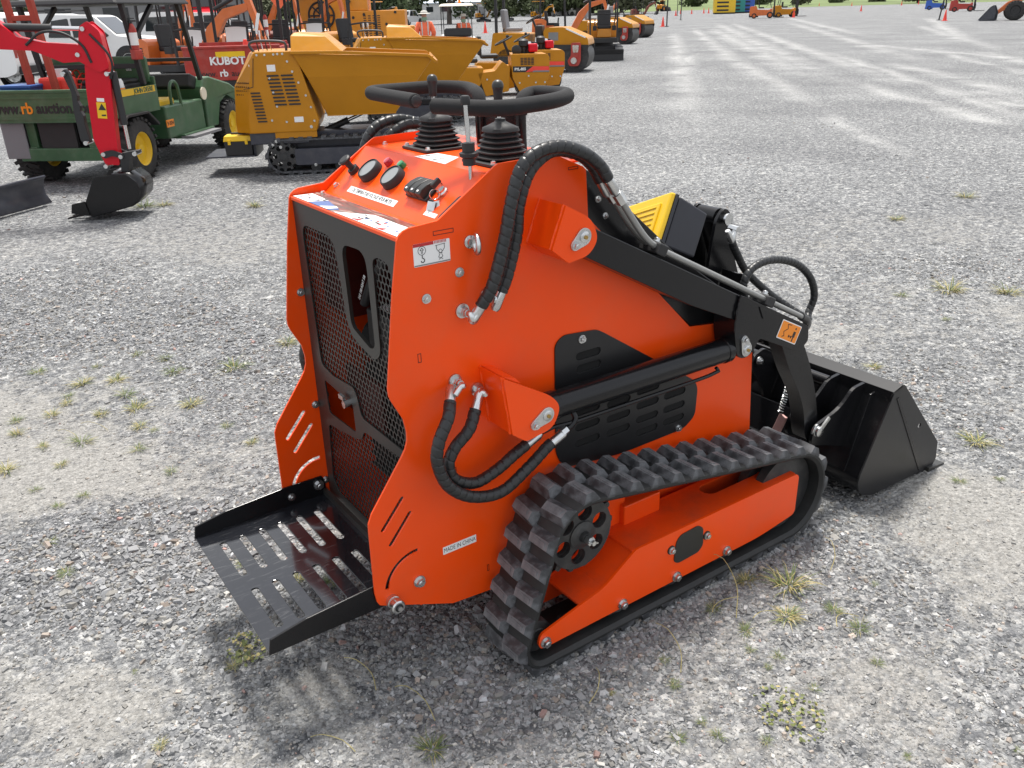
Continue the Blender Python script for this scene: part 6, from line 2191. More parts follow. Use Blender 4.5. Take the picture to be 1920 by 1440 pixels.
compact_excavator(4.9, 19.1, -62, 'small orange digger with lowered boom seen through the green vehicle canopy', swing=.3)
compact_excavator(6.0, 21.0, -115, 'small orange digger showing a white sheet behind the red tailgate', white_sheet=True, boom=False)
compact_excavator(7.4, 22.4, -115, 'small orange digger right of the cone on the red vehicle', white_sheet=True, boom=False)
compact_excavator(8.9, 23.4, -118, 'small orange digger with dark seat under the hanging orange vest', 'rust_red', boom=False)
compact_excavator(10.5, 24.5, -112, 'small amber digger just left of the large amber machine', 'amber_paint', white_sheet=True, boom=False)
compact_excavator(9.3, 19.3, -75, 'small amber digger right behind the nearest dumper hopper', 'amber_paint', boom=False)
compact_excavator(22.6, 28.2, -36, 'small orange digger with its boom folded beyond the ride-on rollers', 'kub_orange', swing=.1, group='small orange diggers near the rollers')
compact_excavator(18.9, 20.9, -128, 'small amber digger on black tracks beside the drum roller', 'amber_paint', boom=False, group='small orange diggers near the rollers')
for (x_, y_, rz_, m_, lab_) in ((7.1, 27.1, -100, 'kub_orange', 'orange digger in the second row, left of the red truck'), (8.4, 27.7, -95, 'rust_red', 'dull red digger in the second row behind the red tailgate'), (10.0, 29.3, -60, 'kub_orange', 'orange digger in the second row left of the vest'),
                                (11.1, 30.0, -105, 'amber_paint', 'amber digger in the second row behind the vest'), (12.6, 30.3, -80, 'kub_orange', 'orange digger in the second row beside the large amber machine')):
    compact_excavator(x_, y_, rz_, lab_, m_, boom=(m_ == 'kub_orange'), group='second row of small diggers', swing=.2, boom_up=(m_ != 'amber_paint'))
extinguisher(8.15, 22.2, 1.25, 'red fire extinguisher hanging among the small diggers', .9)
# hanging safety vest
vt = thing('safety_vest', 'orange safety vest with lime trim hung from a digger canopy', 'vest', (8.10, 20.95, 1.78), RZ_(-20))
b = MB()
vo = [(-.20, .95), (-.14, 1.0), (.14, 1.0), (.20, .95), (.26, .35), (.22, .18), (.04, -.02), (-.04, -.02), (-.22, .22), (-.25, .4)]
b.loft([[(x * .96, -.05 - .02 * math.cos(x * 6), z) for x, z in vo], [(x, 0, z) for x, z in vo], [(x * .96, .05 + .02 * math.cos(x * 7), z) for x, z in vo]])
vo_ = b.build('vest_cloth', 'hivis', vt, smooth=50)
for z0 in (.80,):
    MB().bar((-.22, -.075, z0 + .12), (.02, -.085, z0 - .02), .02, .05).build('lime_trim', 'lime', vt)
    MB().bar((-.22, -.080, z0 + .02), (-.12, -.085, z0 - .06), .02, .04).build('lime_trim', 'lime', vt)
post(vt, (0, .06, .95), (0, .06, 1.9), .01, name='hook_cord')

# ------------------------------------------------------------------ large amber machine
GN = thing('amber_machine', 'large amber machine with round ringed guard and louvred engine box', 'machine', (14.4, 30.2, 0), RZ_(-32))
MB().box((1.0, 0, 1.05), (2.2, 1.5, 1.25)).build('engine_box', 'amber_paint', GN, bevel=.03)
MB().box((.25, 0, 1.95), (1.0, 1.3, .55)).build('upper_box', 'amber_paint', GN, bevel=.03)
MB().prism(rounded([(-1.9, .55), (-.25, .55), (-.1, 1.5), (-.1, 2.6), (-1.2, 2.7), (-1.9, 2.1)], .25, 4), -.75, .75).build('hopper_housing', 'amber_paint', GN, bevel=.05, segs=3)
MB().tube(catmull([(-2.0, -.2, 2.5), (-1.0, -.25, 2.55), (.4, -.25, 2.45), (1.2, -.2, 2.35)], .1), .30, 16).build('discharge_chute', 'amber_paint', GN, smooth=50)
rg = MB().torus((-.95, -.78, 1.55), (0, 1, 0), .46, .035, 28, 8)
rg.torus((-.95, -.78, 1.55), (0, 1, 0), .28, .03, 24, 8)
for k in range(4):
    a = k * math.pi / 4
    rg.bar((-.95 - .46 * math.cos(a), -.78, 1.55 - .46 * math.sin(a)), (-.95 + .46 * math.cos(a), -.78, 1.55 + .46 * math.sin(a)), .05, .05, (0, 1, 0))
rg.build('ring_guard', 'plastic_black', GN, smooth=40)
for k in range(4):
    for i in range(10):
        MB().box((.62 + .17 * k, -.756, .82 + .075 * i), (.10, .014, .03)).build('louvre', 'plastic_black', GN)
for (x, z) in ((.1, 2.0), (.2, 1.45), (.6, 1.55), (1.4, 1.2), (.1, .95), (-.3, 2.3), (1.75, 1.6)):
    MB().cyl((x, -.77, z), (x, -.70, z), .05, n=12).build('fixing', 'plastic_black', GN)
MB().box((1.0, 0, .42), (2.4, 1.3, .16)).build('chassis', 'plastic_black', GN)
MB().box((2.25, -.3, .95), (.35, .5, .35)).build('side_tank', 'amber_paint', GN, bevel=.05)
for x in (-1.2, 1.4):
    for y in (-.75, .75):
        wheel(GN, (x, y, .33), .33, .22, 'seat_grey', 20, blocks=False)

# ------------------------------------------------------------------ small ride-on rollers
def ride_roller(x, y, rz, label, letters=False):
    t = thing('ride_on_roller', label, 'roller', (x, y, 0), RZ_(rz), 'small yellow ride-on rollers')
    hd_ = rounded([(.0, .84), (.66, .83), (.71, .78), (.71, .50), (.60, .18), (.17, .14), (.02, .43)], .02, 2)
    MB().prism(hd_, -.02, .72).build('front_hood', 'yellow_paint', t, bevel=.015)
    dm = MB().prism([(.03, .53), (.70, .515), (.70, .615), (.03, .63)], -.0255, -.022).build('decal', 'plastic_black', t)
    MB().prism([(.26, .525), (.70, .545), (.70, .613), (.40, .622)], -.0275, -.0265).build('decal_red', 'cone_orange', dm)
    MB().prism([(.38, .524), (.70, .518), (.70, .545), (.42, .55)], -.0285, -.0278).build('decal_grey', 'seat_grey', dm)
    text('FYL-855' , .062, frame_to((0, -1, 0), (0, 0, 1), (.165, -.029, .578)), 'white_sticker', dm, ext=.002, bold=.003)
    for i in range(5):
        for j in range(4):
            MB().box((.20 + .065 * j, -.024, .66 + .026 * i), (.05, .012, .014)).build('vent_slot', 'plastic_black', t)
    MB().prism(rounded([(-.02, .62), (-.16, .72), (-.30, .56), (-.62, .53), (-.48, .12), (-.05, .20)], .02, 2), .0, .70).build('platform_body', 'yellow_paint', t, bevel=.012)
    MB().lathe((.38, .06, .28), (0, 1, 0), [(0, .20), (.01, .28), (.57, .28), (.58, .20)], 28).build('front_drum', 'sprocket_steel', t, smooth=40)
    MB().lathe((-.72, .06, .28), (0, 1, 0), [(0, .20), (.01, .28), (.57, .28), (.58, .20)], 28).build('rear_drum', 'sprocket_steel', t, smooth=40)
    MB().prism(rounded([(-1.1, .30), (-.58, .30), (-.50, .62), (-1.05, .64)], .03, 2), .0, .70).build('rear_hood', 'yellow_paint', t, bevel=.012)
    MB().box((-.78, .35, .74), (.36, .40, .08)).build('seat', 'plastic_black', t, bevel=.03)
    MB().box((-.97, .35, .94), (.08, .38, .36)).build('seat_back', 'plastic_black', t, bevel=.03)
    s_ = MB().torus((-.10, .38, 1.06), (-.42, 0, .9), .17, .014, 24, 8)
    s_.cyl((-.10, .38, 1.06), (.0, .38, .80), .025, n=10)
    for k in range(3):
        a = k * 2.09
        s_.bar((-.10, .38, 1.06), (-.10 + .15 * math.cos(a), .38 + .16 * math.sin(a), 1.06 + .07 * math.cos(a)), .02, .012)
    s_.build('steering_wheel', 'plastic_black', t, smooth=40)
    MB().lathe((-.03, .30, 1.11), (0, 0, 1), [(0, .02), (.03, .03), (.05, .02)], 10).build('spinner_knob', 'plastic_black', t, smooth=40)
    e = MB().lathe((.26, .25, .84), (0, 0, 1), [(0, .05), (.10, .06), (.13, .09), (.22, .09), (.25, .05)], 16)
    e.lathe((.12, .18, .90), (0, -1, 0), [(0, .09), (.05, .09), (.07, .05)], 16)
    e.box((.30, .40, .90), (.34, .30, .12))
    e.build('engine', 'plastic_black', t, smooth=30)
    MB().box((.43, .22, .93), (.17, .17, .15)).build('fuel_tank', 'red_paint', t, bevel=.03)
    MB().cyl((.43, .22, 1.0), (.43, .22, 1.03), .03, n=12).build('fuel_cap', 'plastic_black', t, smooth=40)
    MB().tube(catmull([(.28, .30, .98), (.40, .45, 1.0), (.55, .5, .94)], .03), .03, 8).build('exhaust', 'zinc', t, smooth=50)
    for (xx, z) in ((.15, .34), (.45, .34), (.32, .46), (.62, .34), (-.45, .42), (-.2, .3)):
        inst(BOLT_L, 'bolt', t, frame_to((0, -1, 0), (.3, 0, 1), (xx, -.023, z)))
    return t


ride_roller(8.85, 11.76, -30, 'yellow ride-on roller nearer us, letters on its black and red decal', True)
ride_roller(9.95, 12.70, -30, 'yellow ride-on roller just behind the first, red fuel tank on top')


# ------------------------------------------------------------------ larger drum rollers with red scraper arms
def drum_roller(x, y, rz, label, canopy=True):
    t = thing('drum_roller', label, 'roller', (x, y, 0), RZ_(rz), 'yellow drum rollers with red hubs')
    MB().lathe((0, -.55, .40), (0, 1, 0), [(0, .25), (.01, .40), (1.09, .40), (1.10, .25)], 36).build('front_drum', 'sprocket_steel', t, smooth=40)
    MB().prism(rounded([(-.75, .38), (-.60, .20), (-.42, .18), (-.30, .55), (.20, .62), (.36, .45), (.40, .68), (-.75, .70)], .03, 2), -.60, -.56).build('drum_frame', 'plastic_black', t)
    MB().prism(rounded([(-.75, .38), (-.60, .20), (-.42, .18), (-.30, .55), (.20, .62), (.36, .45), (.40, .68), (-.75, .70)], .03, 2), .56, .60).build('drum_frame', 'plastic_black', t)
    MB().prism(rounded([(-.80, .70), (.40, .66), (.36, .85), (-.28, 1.12), (-.74, 1.12), (-.82, 1.05)], .05, 3), -.55, .55).build('front_hood', 'yellow_paint', t, bevel=.03)
    MB().prism([(-.22, 1.07), (.30, .845), (.32, .875), (-.20, 1.10)], -.553, -.56).build('hood_stripe', 'white_sheet', t)
    MB().box((-.55, -.552, .90), (.26, .014, .20)).build('side_vent', 'shed_dark', t)
    for s in (-1, 1):
        MB().prism(rounded([(-.06, .74), (.20, .74), (.20, .30), (.14, .16), (-.10, .16), (-.16, .30), (-.06, .42)], .05, 3), *ysp(.61, .67, s)).build('drum_arm', 'dull_red', t, bevel=.015)
        MB().prism(rounded([(-.02, .68), (.15, .68), (.13, .50), (.0, .50)], .02, 2), *ysp(.672, .685, s)).build('hub_cover', 'zinc', t)
        MB().cyl((.02, s * .67, .30), (.02, s * .71, .30), .08, n=14).build('hub', 'zinc', t)
    MB().box((-1.0, 0, .50), (.55, .5, .4)).build('articulation', 'plastic_black', t, bevel=.03)
    MB().prism(rounded([(-2.3, .42), (-1.30, .42), (-1.25, .98), (-2.2, 1.02)], .05, 3), -.55, .55).build('rear_body', 'yellow_paint', t, bevel=.03)
    MB().lathe((-1.85, -.55, .36), (0, 1, 0), [(0, .25), (.01, .36), (1.09, .36), (1.10, .25)], 32).build('rear_drum', 'sprocket_steel', t, smooth=40)
    MB().box((-1.75, 0, 1.08), (.42, .46, .10)).build('seat', 'seat_grey', t, bevel=.03)
    MB().box((-1.98, 0, 1.34), (.12, .46, .50), (0, -.12, 0)).build('seat_back', 'seat_grey', t, bevel=.04)
    q = MB().torus((-1.22, 0, 1.32), (-.5, 0, .86), .19, .016, 24, 8)
    q.cyl((-1.22, 0, 1.32), (-1.08, 0, 1.0), .03, n=10)
    q.build('steering_wheel', 'plastic_black', t, smooth=40)
    MB().box((-1.02, 0, 1.02), (.2, .4, .3)).build('dashboard', 'plastic_black', t, bevel=.03)
    if canopy:
        for yy in (-.46, .46):
            q = MB().bar((-2.12, yy, .95), (-2.12, yy, 2.3), .07, .07)
            q.build('roll_bar', 'plastic_black', t, bevel=.006)
            MB().box((-2.12, yy, 1.55), (.1, .1, .12)).build('roll_bar_hinge', 'plastic_black', t)
        MB().bar((-2.12, -.46, 2.3), (-2.12, .46, 2.3), .07, .07).build('roll_bar', 'plastic_black', t)
    return t


drum_roller(14.95, 17.35, -48, 'yellow drum roller with red hub arm and tall black roll bar')
drum_roller(27.6, 29.3, -58, 'yellow drum roller with red hub beyond the amber digger', False)
drum_roller(33.5, 34.6, -70, 'yellow drum roller furthest away, nose towards us', False)

# ------------------------------------------------------------------ golf cart, people
def skin_body(name, V, E, R, m, parent, sub=2):
    me = bpy.data.meshes.new(name)
    me.from_pydata(V, E, [])
    me.materials.append(MATS[m])
    o = bpy.data.objects.new(name, me)
    COL.objects.link(o)
    o.parent = parent
    sm = o.modifiers.new('skin', 'SKIN')
    sm.use_smooth_shade = True
    for i, r in enumerate(R):
        sv = me.skin_vertices[0].data[i]
        sv.radius = r if isinstance(r, tuple) else (r, r)
        sv.use_root = (i == 0)
    ss = o.modifiers.new('sub', 'SUBSURF')
    ss.levels = ss.render_levels = sub
    return o


def person(x, y, rz, label, sit=False, z=0):
    t = thing('person', label, 'person', (x, y, z), RZ_(rz))
    V = [(0, 0, .95), (0, 0, 1.15), (0, 0, 1.36), (0, 0, 1.47), (.01, 0, 1.56), (.02, 0, 1.66), (.01, 0, 1.73)]
    R = [(.12, .09), (.13, .09), (.14, .085), (.055, .055), (.075, .085), (.080, .095), (.06, .07)]
    E = [(i, i + 1) for i in range(6)]
    for s in (-1, 1):
        o = len(V)
        if sit:
            V += [(.0, s * .10, .90), (.42, s * .12, .92), (.46, s * .12, .50), (.47, s * .12, .44), (.58, s * .12, .42)]
        else:
            V += [(.0, s * .10, .88), (.02, s * .11, .50), (-.02, s * .12, .10), (-.02, s * .12, .05), (.13, s * .13, .04)]
        R += [.095, .068, .045, .045, .035]
        E += [(0, o), (o, o + 1), (o + 1, o + 2), (o + 2, o + 3), (o + 3, o + 4)]
        a = len(V)
        if sit:
            V += [(.0, s * .19, 1.38), (.08, s * .24, 1.15), (.34, s * .16, 1.16), (.38, s * .15, 1.17)]
        else:
            V += [(.0, s * .19, 1.39), (-.03, s * .29, 1.12), (.12, s * .24, .93), (.17, s * .20, .90)]
        R += [.062, .048, .035, .030]
        E += [(2, a), (a, a + 1), (a + 1, a + 2), (a + 2, a + 3)]
        h = V[a + 3]
        for k in range(5):
            f_ = len(V)
            dy = (-.03 + .015 * k) if k < 4 else s * -.045
            V += [(h[0] + .03, h[1] + dy * .6, h[2] - .01), (h[0] + (.075 if k < 4 else .05), h[1] + dy, h[2] - .035 + .004 * k)]
            R += [.009, .008]
            E += [(a + 3, f_), (f_, f_ + 1)]
    body = skin_body('body', V, E, R, 'skin', t, 1)
    # shirt
    SV = [(0, 0, .80), (0, 0, 1.10), (0, 0, 1.36), (0, 0, 1.47)]
    SR = [(.215, .175), (.205, .160), (.215, .155), (.10, .10)]
    SE = [(0, 1), (1, 2), (2, 3)]
    for s in (-1, 1):
        a = len(SV)
        SV += [(.0, s * .19, 1.39), (-.03, s * .285, 1.14) if not sit else (.08, s * .24, 1.16), (.09, s * .25, .97) if not sit else (.30, s * .17, 1.16)]
        SR += [.098, .085, .075]
        SE += [(2, a), (a, a + 1), (a + 1, a + 2)]
    sh_ = skin_body('shirt', SV, SE, SR, 'hivis', t)
    TV = [(0, 0, 1.05), (0, 0, .86)]
    TR = [(.18, .14), (.19, .15)]
    TE = [(0, 1)]
    for s in (-1, 1):
        a = len(TV)
        TV += [(.02, s * .11, .55), (-.02, s * .12, .03)] if not sit else [(.42, s * .12, .92), (.46, s * .12, .52)]
        TR += [.115, .095]
        TE += [(1, a), (a, a + 1)]
    skin_body('trousers', TV, TE, TR, 'trousers', t)
    MB().lathe((.015, 0, 1.70), (0, 0, 1), [(0, .21), (.010, .20), (.02, .115), (.06, .110), (.09, .085), (.10, .02)], 20).build('hat', 'straw_hat', t, smooth=50)
    MB().lathe((.01, 0, 1.50), (0, 0, 1), [(0, .10), (.10, .088)], 16).build('neck_cloth', 'green_ink', t, smooth=50)
    for zz, rx, ry in ((1.02, .205, .168),):
        MB().lathe((0, 0, zz), (0, 0, 1), [(0, .1), (0.0, 1.0), (.05, 1.0), (.05, .1)], 20).xform(Matrix.Diagonal((ry * 1.0, rx, 1, 1))).build('reflective_band', 'reflective', t, smooth=50)
    for s in (-1, 1):
        bx_, bz_ = (.50, .40) if sit else (.03, .035)
        MB().sphere((bx_, s * .125, bz_), .09, 12, 8, (1.5, .6, .7)).build('boot', 'plastic_black', t, smooth=60)
        MB().tube(catmull([(-.150, s * .09, 1.06), (-.148, s * .095, 1.25), (-.09, s * .10, 1.46)], .03), .022, 6).build('reflective_brace', 'reflective', t, smooth=50)
    return t


person(12.75, 21.7, 62, 'man in orange hi-vis shirt and wide hat walking away across the yard').scale = (.9, .9, .9)
GC = thing('golf_cart', 'white golf cart with cream roof driving away past the rollers', 'golf cart', (16.6, 26.2, 0), RZ_(62))
for x in (-.75, .85):
    for y in (-.50, .50):
        wheel(GC, (x, y, .24), .24, .18, 'white_paint', 18, blocks=False)
for y in (-.46, .46):
    MB().prism(rounded([(-1.15, .30), (-1.15, .60), (-.95, .78), (-.60, .80), (-.30, .62), (-.28, .30)], .12, 4), y - .16, y + .16).build('rear_fender', 'white_paint', GC, bevel=.06, segs=3)
MB().box((-.75, 0, .50), (.70, .62, .42)).build('rear_box', 'plastic_black', GC, bevel=.02)
MB().box((-.95, 0, .95), (.16, 1.0, .30), (0, .1, 0)).build('seat_back', 'plastic_black', GC, bevel=.06)
MB().box((-.40, 0, .72), (.45, 1.05, .12)).build('seat', 'plastic_black', GC, bevel=.04)
MB().box((.2, 0, .32), (1.5, 1.05, .08)).build('floor', 'plastic_black', GC)
MB().prism(rounded([(.75, .30), (.85, .85), (1.05, .85), (1.45, .55), (1.45, .30)], .08, 3), -.55, .55).build('front_cowl', 'white_paint', GC, bevel=.04)
for (x0, x1) in ((-1.0, -.85), (.88, .72)):
    for y in (-.52, .52):
        post(GC, (x0, y, .7), (x1, y, 1.84), .03)
MB().loft([[(-1.2, -.60, 1.84), (.95, -.60, 1.84), (.95, .60, 1.84), (-1.2, .60, 1.84)], [(-1.1, -.52, 1.93), (.85, -.52, 1.93), (.85, .52, 1.93), (-1.1, .52, 1.93)]]).build('roof', 'cream_paint', GC, bevel=.03)
q = MB().torus((.35, -.25, 1.05), (-.5, 0, .86), .16, .013, 20, 6)
q.cyl((.35, -.25, 1.05), (.65, -.25, .7), .02, n=8)
q.build('steering_wheel', 'plastic_black', GC, smooth=40)
MB().lathe((-.9, -.1, 1.93), (0, 0, 1), [(0, .07), (.02, .05), (.14, .045), (.16, .02)], 14).build('beacon', 'orange_sticker', GC, smooth=40)
drv = person(16.6 - .62 * math.cos(RZ_(62)) + .22 * math.sin(RZ_(62)), 26.2 - .62 * math.sin(RZ_(62)) - .22 * math.cos(RZ_(62)), 62, 'person in orange shirt sitting in the golf cart', True, -.13)

GC.scale = (.94, .94, .94)
drv.scale = (.9, .9, .9)

# ------------------------------------------------------------------ forklifts, loaders
def forklift(x, y, rz, label, m, body2='plastic_black'):
    t = thing('forklift', label, 'forklift', (x, y, 0), RZ_(rz), 'forklifts parked far across the yard')
    MB().prism(rounded([(-1.35, .25), (-1.45, .55), (-1.40, 1.15), (-.75, 1.20), (-.65, .85), (.55, .80), (.70, .95), (.80, .90), (.80, .30)], .08, 3), -.55, .55).build('body', m, t, bevel=.05)
    MB().box((-1.0, 0, .30), (.95, 1.05, .36)).build('counterweight', body2, t, bevel=.08)
    MB().box((-.25, 0, 1.02), (.5, .5, .14)).build('seat', 'plastic_black', t, bevel=.03)
    MB().box((-.52, 0, 1.28), (.12, .5, .5)).build('seat_back', 'plastic_black', t, bevel=.04)
    for x0, x1 in ((-.95, -.75), (.72, .40)):
        for yy in (-.5, .5):
            post(t, (x0, yy, 1.0), (x1, yy, 2.12), .06)
    MB().box((-.2, 0, 2.15), (1.3, 1.1, .06)).build('overhead_guard', 'plastic_black', t)
    for yy in (-.32, .32):
        MB().box((1.0, yy, 1.15), (.14, .12, 2.1)).build('mast_rail', 'plastic_black', t)
        MB().box((1.55, yy * .8, .10), (.95, .12, .05)).build('fork', 'plastic_black', t)
    MB().box((1.09, 0, .55), (.05, 1.0, .5)).build('carriage', 'plastic_black', t)
    for xx, r in ((-.95, .27), (.62, .33)):
        for yy in (-.48, .48):
            wheel(t, (xx, yy, r), r, .2, m, 18, blocks=False)
    q = MB().torus((.28, .0, 1.18), (-.6, 0, .8), .15, .014, 18, 6)
    q.build('steering_wheel', 'plastic_black', t, smooth=40)
    return t


forklift(76.0, 61.9, -50, 'orange and black forklift standing far across the yard', 'kub_orange')
forklift(79.8, 62.0, -40, 'yellow forklift with tall dark mast beside the orange one', 'yellow_paint')
forklift(99.0, 53.4, -58, 'red forklift parked at the far right', 'dull_red', 'dull_red')
forklift(116.0, 66.5, -58, 'blue forklift parked left of the red one at the far right', 'blue_paint', 'blue_paint')


def wheel_loader(x, y, rz, label, m):
    t = thing('wheel_loader', label, 'wheel loader', (x, y, 0), RZ_(rz))
    for xx in (-1.1, .9):
        for yy in (-.75, .75):
            wheel(t, (xx, yy, .62), .62, .42, 'plastic_black' if m != 'amber_paint' else m, 24)
    MB().prism(rounded([(-2.0, .65), (-2.0, 1.5), (-1.7, 1.65), (-.5, 1.6), (-.4, .65)], .1, 3), -.6, .6).build('engine_hood', m, t, bevel=.06)
    MB().box((.4, 0, .85), (1.2, .8, .4)).build('front_frame', 'plastic_black', t, bevel=.04)
    MB().box((-.15, 0, 1.75), (.9, 1.1, 1.3)).build('cab', 'window_glass', t, bevel=.05)
    MB().box((-.15, 0, 2.45), (1.1, 1.25, .1)).build('cab_roof', m, t, bevel=.03)
    for yy in (-.42, .42):
        MB().prism(rounded([(.3, 1.35), (.5, 1.55), (1.4, 1.15), (2.1, .45), (1.95, .35), (1.2, .90)], .06, 3), yy - .06, yy + .06).build('loader_arm', m, t, bevel=.015)
        hyd(t, (.6, yy, .9), (1.5, yy, .95), .05, .55)
    bk2 = [(1.95, .08), (1.9, .55), (2.1, .98), (2.2, .98), (2.05, .55), (2.1, .12), (3.0, .02), (3.0, -.0), (2.05, .0)]
    MB().prism(bk2, -1.0, 1.0).build('bucket', 'slate_frame', t, bevel=.01)
    for yy in (-1.0, .97):
        MB().prism([(1.92, .05), (1.9, .55), (2.12, .98), (2.35, .85), (3.0, .03)], yy, yy + .03).build('bucket_side', 'slate_frame', t)
    return t


wheel_loader(64.0, 29.4, 120, 'orange and black wheel loader with bucket down at the right edge', 'kub_orange')
wheel_loader(165, 168, 20, 'amber wheel loader parked far behind the cones', 'amber_paint')

for (x_, y_, rz_, m_, lab_) in ((32.9, 65.1, -60, 'amber_paint', 'far amber digger left of the walking man'), (70.6, 106.8, -20, 'yellow_paint', 'tiny yellow digger in front of the long pale shed'), (76.3, 109.0, 30, 'kub_orange', 'tiny orange digger in front of the larger shed'),
                                (71.1, 94.3, -70, 'yellow_paint', 'tiny yellow digger left of the far white car'), (71.4, 81.1, 10, 'kub_orange', 'tiny orange digger beyond the amber digger'), (75.5, 80.2, -30, 'rust_red', 'tiny dull red digger beyond the far rollers')):
    compact_excavator(x_, y_, rz_, lab_, m_, group='tiny far diggers', swing=.2)
# ------------------------------------------------------------------ cones, marker poles
CONES = [(36.86, 55.05, 'orange cone alone on the yard right of the golf cart', .78), (50.6, 50.6, 'orange cone standing against the black marker pole', .72), (62.97, 34.69, 'orange cone beside the leaning pole at the far right', .72),
         (37.4, 68.0, 'orange cone left of the walking man', .7), (115.2, 77.3, 'orange cone alone in the bright middle distance', .80), (117.5, 114.8, 'left cone of the far group near the yellow cabin', .75),
         (98, 96.5, 'cone at the foot of the second marker pole', .8), (115.4, 110.1, 'third cone of the far group near the yellow cabin', .75), (79.2, 60.6, 'cone in front of the yellow forklift', .75)]
for x, y, lab, h in CONES:
    cone(x, y, lab, h, 'cones across the far yard', .3)
for (x, y) in ((119.3, 111.0), (119.0, 109.6), (117.0, 106.0), (129.3, 116.2), (214.6, 158.4), (209.3, 144.5), (194.7, 121.3), (214.4, 129.2)):
    cone(x, y, 'tiny orange cone on the far side of the yard', .9, 'tiny cones on the far side of the yard', .3)
for (x, y, h, lx, lab) in ((50.73, 50.3, 3.2, 0, 'thin black marker pole beside an orange cone'), (71.5, 69.3, 3.2, 0, 'thin black marker pole standing alone behind the cone'), (64.51, 36.03, 3.2, .35, 'leaning black marker pole at the far right'), (99, 97.2, 3.4, 0, 'dark marker pole with a cone at its foot')):
    p = thing('marker_pole', lab, 'pole', (x, y, 0), 0)
    MB().cyl((0, 0, 0), (lx * .8, -lx * .6, h), .05, .05, n=10).build('pole_shaft', 'plastic_black', p, smooth=40)
    MB().cyl((0, 0, 0), (0, 0, .04), .16, n=16).build('pole_foot', 'plastic_black', p)
    MB().lathe((lx * .8, -lx * .6, h), (0, 0, 1), [(0, .06), (.05, .06), (.08, .02)], 12).build('pole_cap', 'cone_orange', p, smooth=40)

# ------------------------------------------------------------------ buildings
def shed(x, y, rz, l, w, h, rh, label, wall='shed_wall', roof='galv_roof', nwin=4, door=True):
    t = thing('shed', label, 'building', (x, y, 0), RZ_(rz))
    MB().box((0, 0, h / 2), (l, w, h)).build('wall', wall, t)
    r = MB().prism([(-w / 2 - .5, h), (0, h + rh), (w / 2 + .5, h), (w / 2 + .5, h - .12), (0, h + rh - .14), (-w / 2 - .5, h - .12)], -l / 2 - .4, l / 2 + .4, 'yz').build('roof', roof, t)
    for i in range(nwin):
        xx = -l / 2 + l * (i + .5) / nwin
        wn_ = MB().box((xx, -w / 2 - .02, h * .62), (l / nwin * .45, .06, h * .30)).build('window', 'window_glass', t)
        MB().box((xx, -w / 2 - .05, h * .45), (l / nwin * .5, .1, .06)).build('sill', 'white_paint', wn_)
    if door:
        MB().box((l * .30, -w / 2 - .03, h * .35), (1.1, .06, h * .70)).build('door', 'shed_dark', t)
    return t


shed(94, 150, -35, 14, 8, 3.0, 1.6, 'long pale shed with light blue roof right of the golf cart', nwin=5)
shed(117, 165, -35, 18, 8, 3.3, 1.8, 'larger pale shed with light blue roof behind the cone', nwin=6)
shed(125, 158, -35, 12, 7, 3.2, 1.4, 'small white building with red trimmed roof near the trees', 'white_paint', 'dull_red', 5)
shed(18.5, 78, -14, 16, 9, 3.2, 1.2, 'grey workshop with pale roof behind the green vehicle canopy', 'shed_dark', 'shed_wall', 4)
# red prime mover
TR = thing('red_truck', 'bright red prime mover truck parked behind the small diggers', 'truck', (15.6, 54.5, 0), RZ_(-95))
MB().prism(rounded([(-1.1, .9), (-1.1, 3.5), (.6, 3.7), (1.2, 3.1), (1.25, 2.1), (2.6, 1.9), (2.75, .8), (2.7, .6), (-1.1, .6)], .15, 3), -1.2, 1.2).build('cab', 'red_paint', TR, bevel=.08)
MB().box((1.24, 0, 2.55), (.06, 2.0, .75), (0, -.08, 0)).build('windscreen', 'window_glass', TR)
for s in (-1, 1):
    MB().prism(rounded([(-.2, 2.0), (-.2, 2.9), (.7, 2.9), (1.0, 2.05)], .08, 2), *ysp(1.19, 1.215, s)).build('side_window', 'window_glass', TR)
    MB().box((2.72, s * .9, 1.1), (.12, .4, .3)).build('headlight', 'gauge_glass', TR)
    MB().box((1.35, s * 1.4, 2.5), (.14, .18, .6)).build('mirror', 'plastic_black', TR)
MB().box((2.75, 0, 1.35), (.08, 1.5, 1.0)).build('grille', 'cyl_chrome', TR)
MB().box((2.8, 0, .6), (.2, 2.4, .4)).build('bumper', 'white_paint', TR, bevel=.05)
for x in (-2.6, -1.4, 1.9):
    for y in (-1.0, 1.0):
        wheel(TR, (x, y, .5), .5, .32, 'zinc', 22, blocks=False)
MB().box((-1.8, 0, .75), (2.8, .9, .3)).build('chassis', 'plastic_black', TR)
# coloured site cabins
for i, (x, y, m, w, lab) in enumerate(((109.5, 97.6, 'deere_yellow', 3.2, 'yellow site cabin with dark slatted openings'), (114.5, 99.5, 'teal_paint', 2.4, 'teal site cabin behind the yellow one'), (117.2, 99.8, 'blue_paint', 2.2, 'blue site cabin behind the teal one'))):
    t = thing('site_cabin', lab, 'cabin', (x, y, 0), RZ_(-42))
    MB().box((0, 0, 1.45), (w, 2.4, 2.5)).build('wall', m, t, bevel=.04)
    MB().box((0, 0, 2.75), (w + .2, 2.6, .12)).build('roof', m, t)
    for k in range(4):
        MB().box((-w * .1, -1.21, .55 + .55 * k), (w * .55, .04, .24)).build('opening', 'plastic_black', t)
    MB().box((0, 0, .1), (w * .95, 2.3, .2)).build('base', 'plastic_black', t)

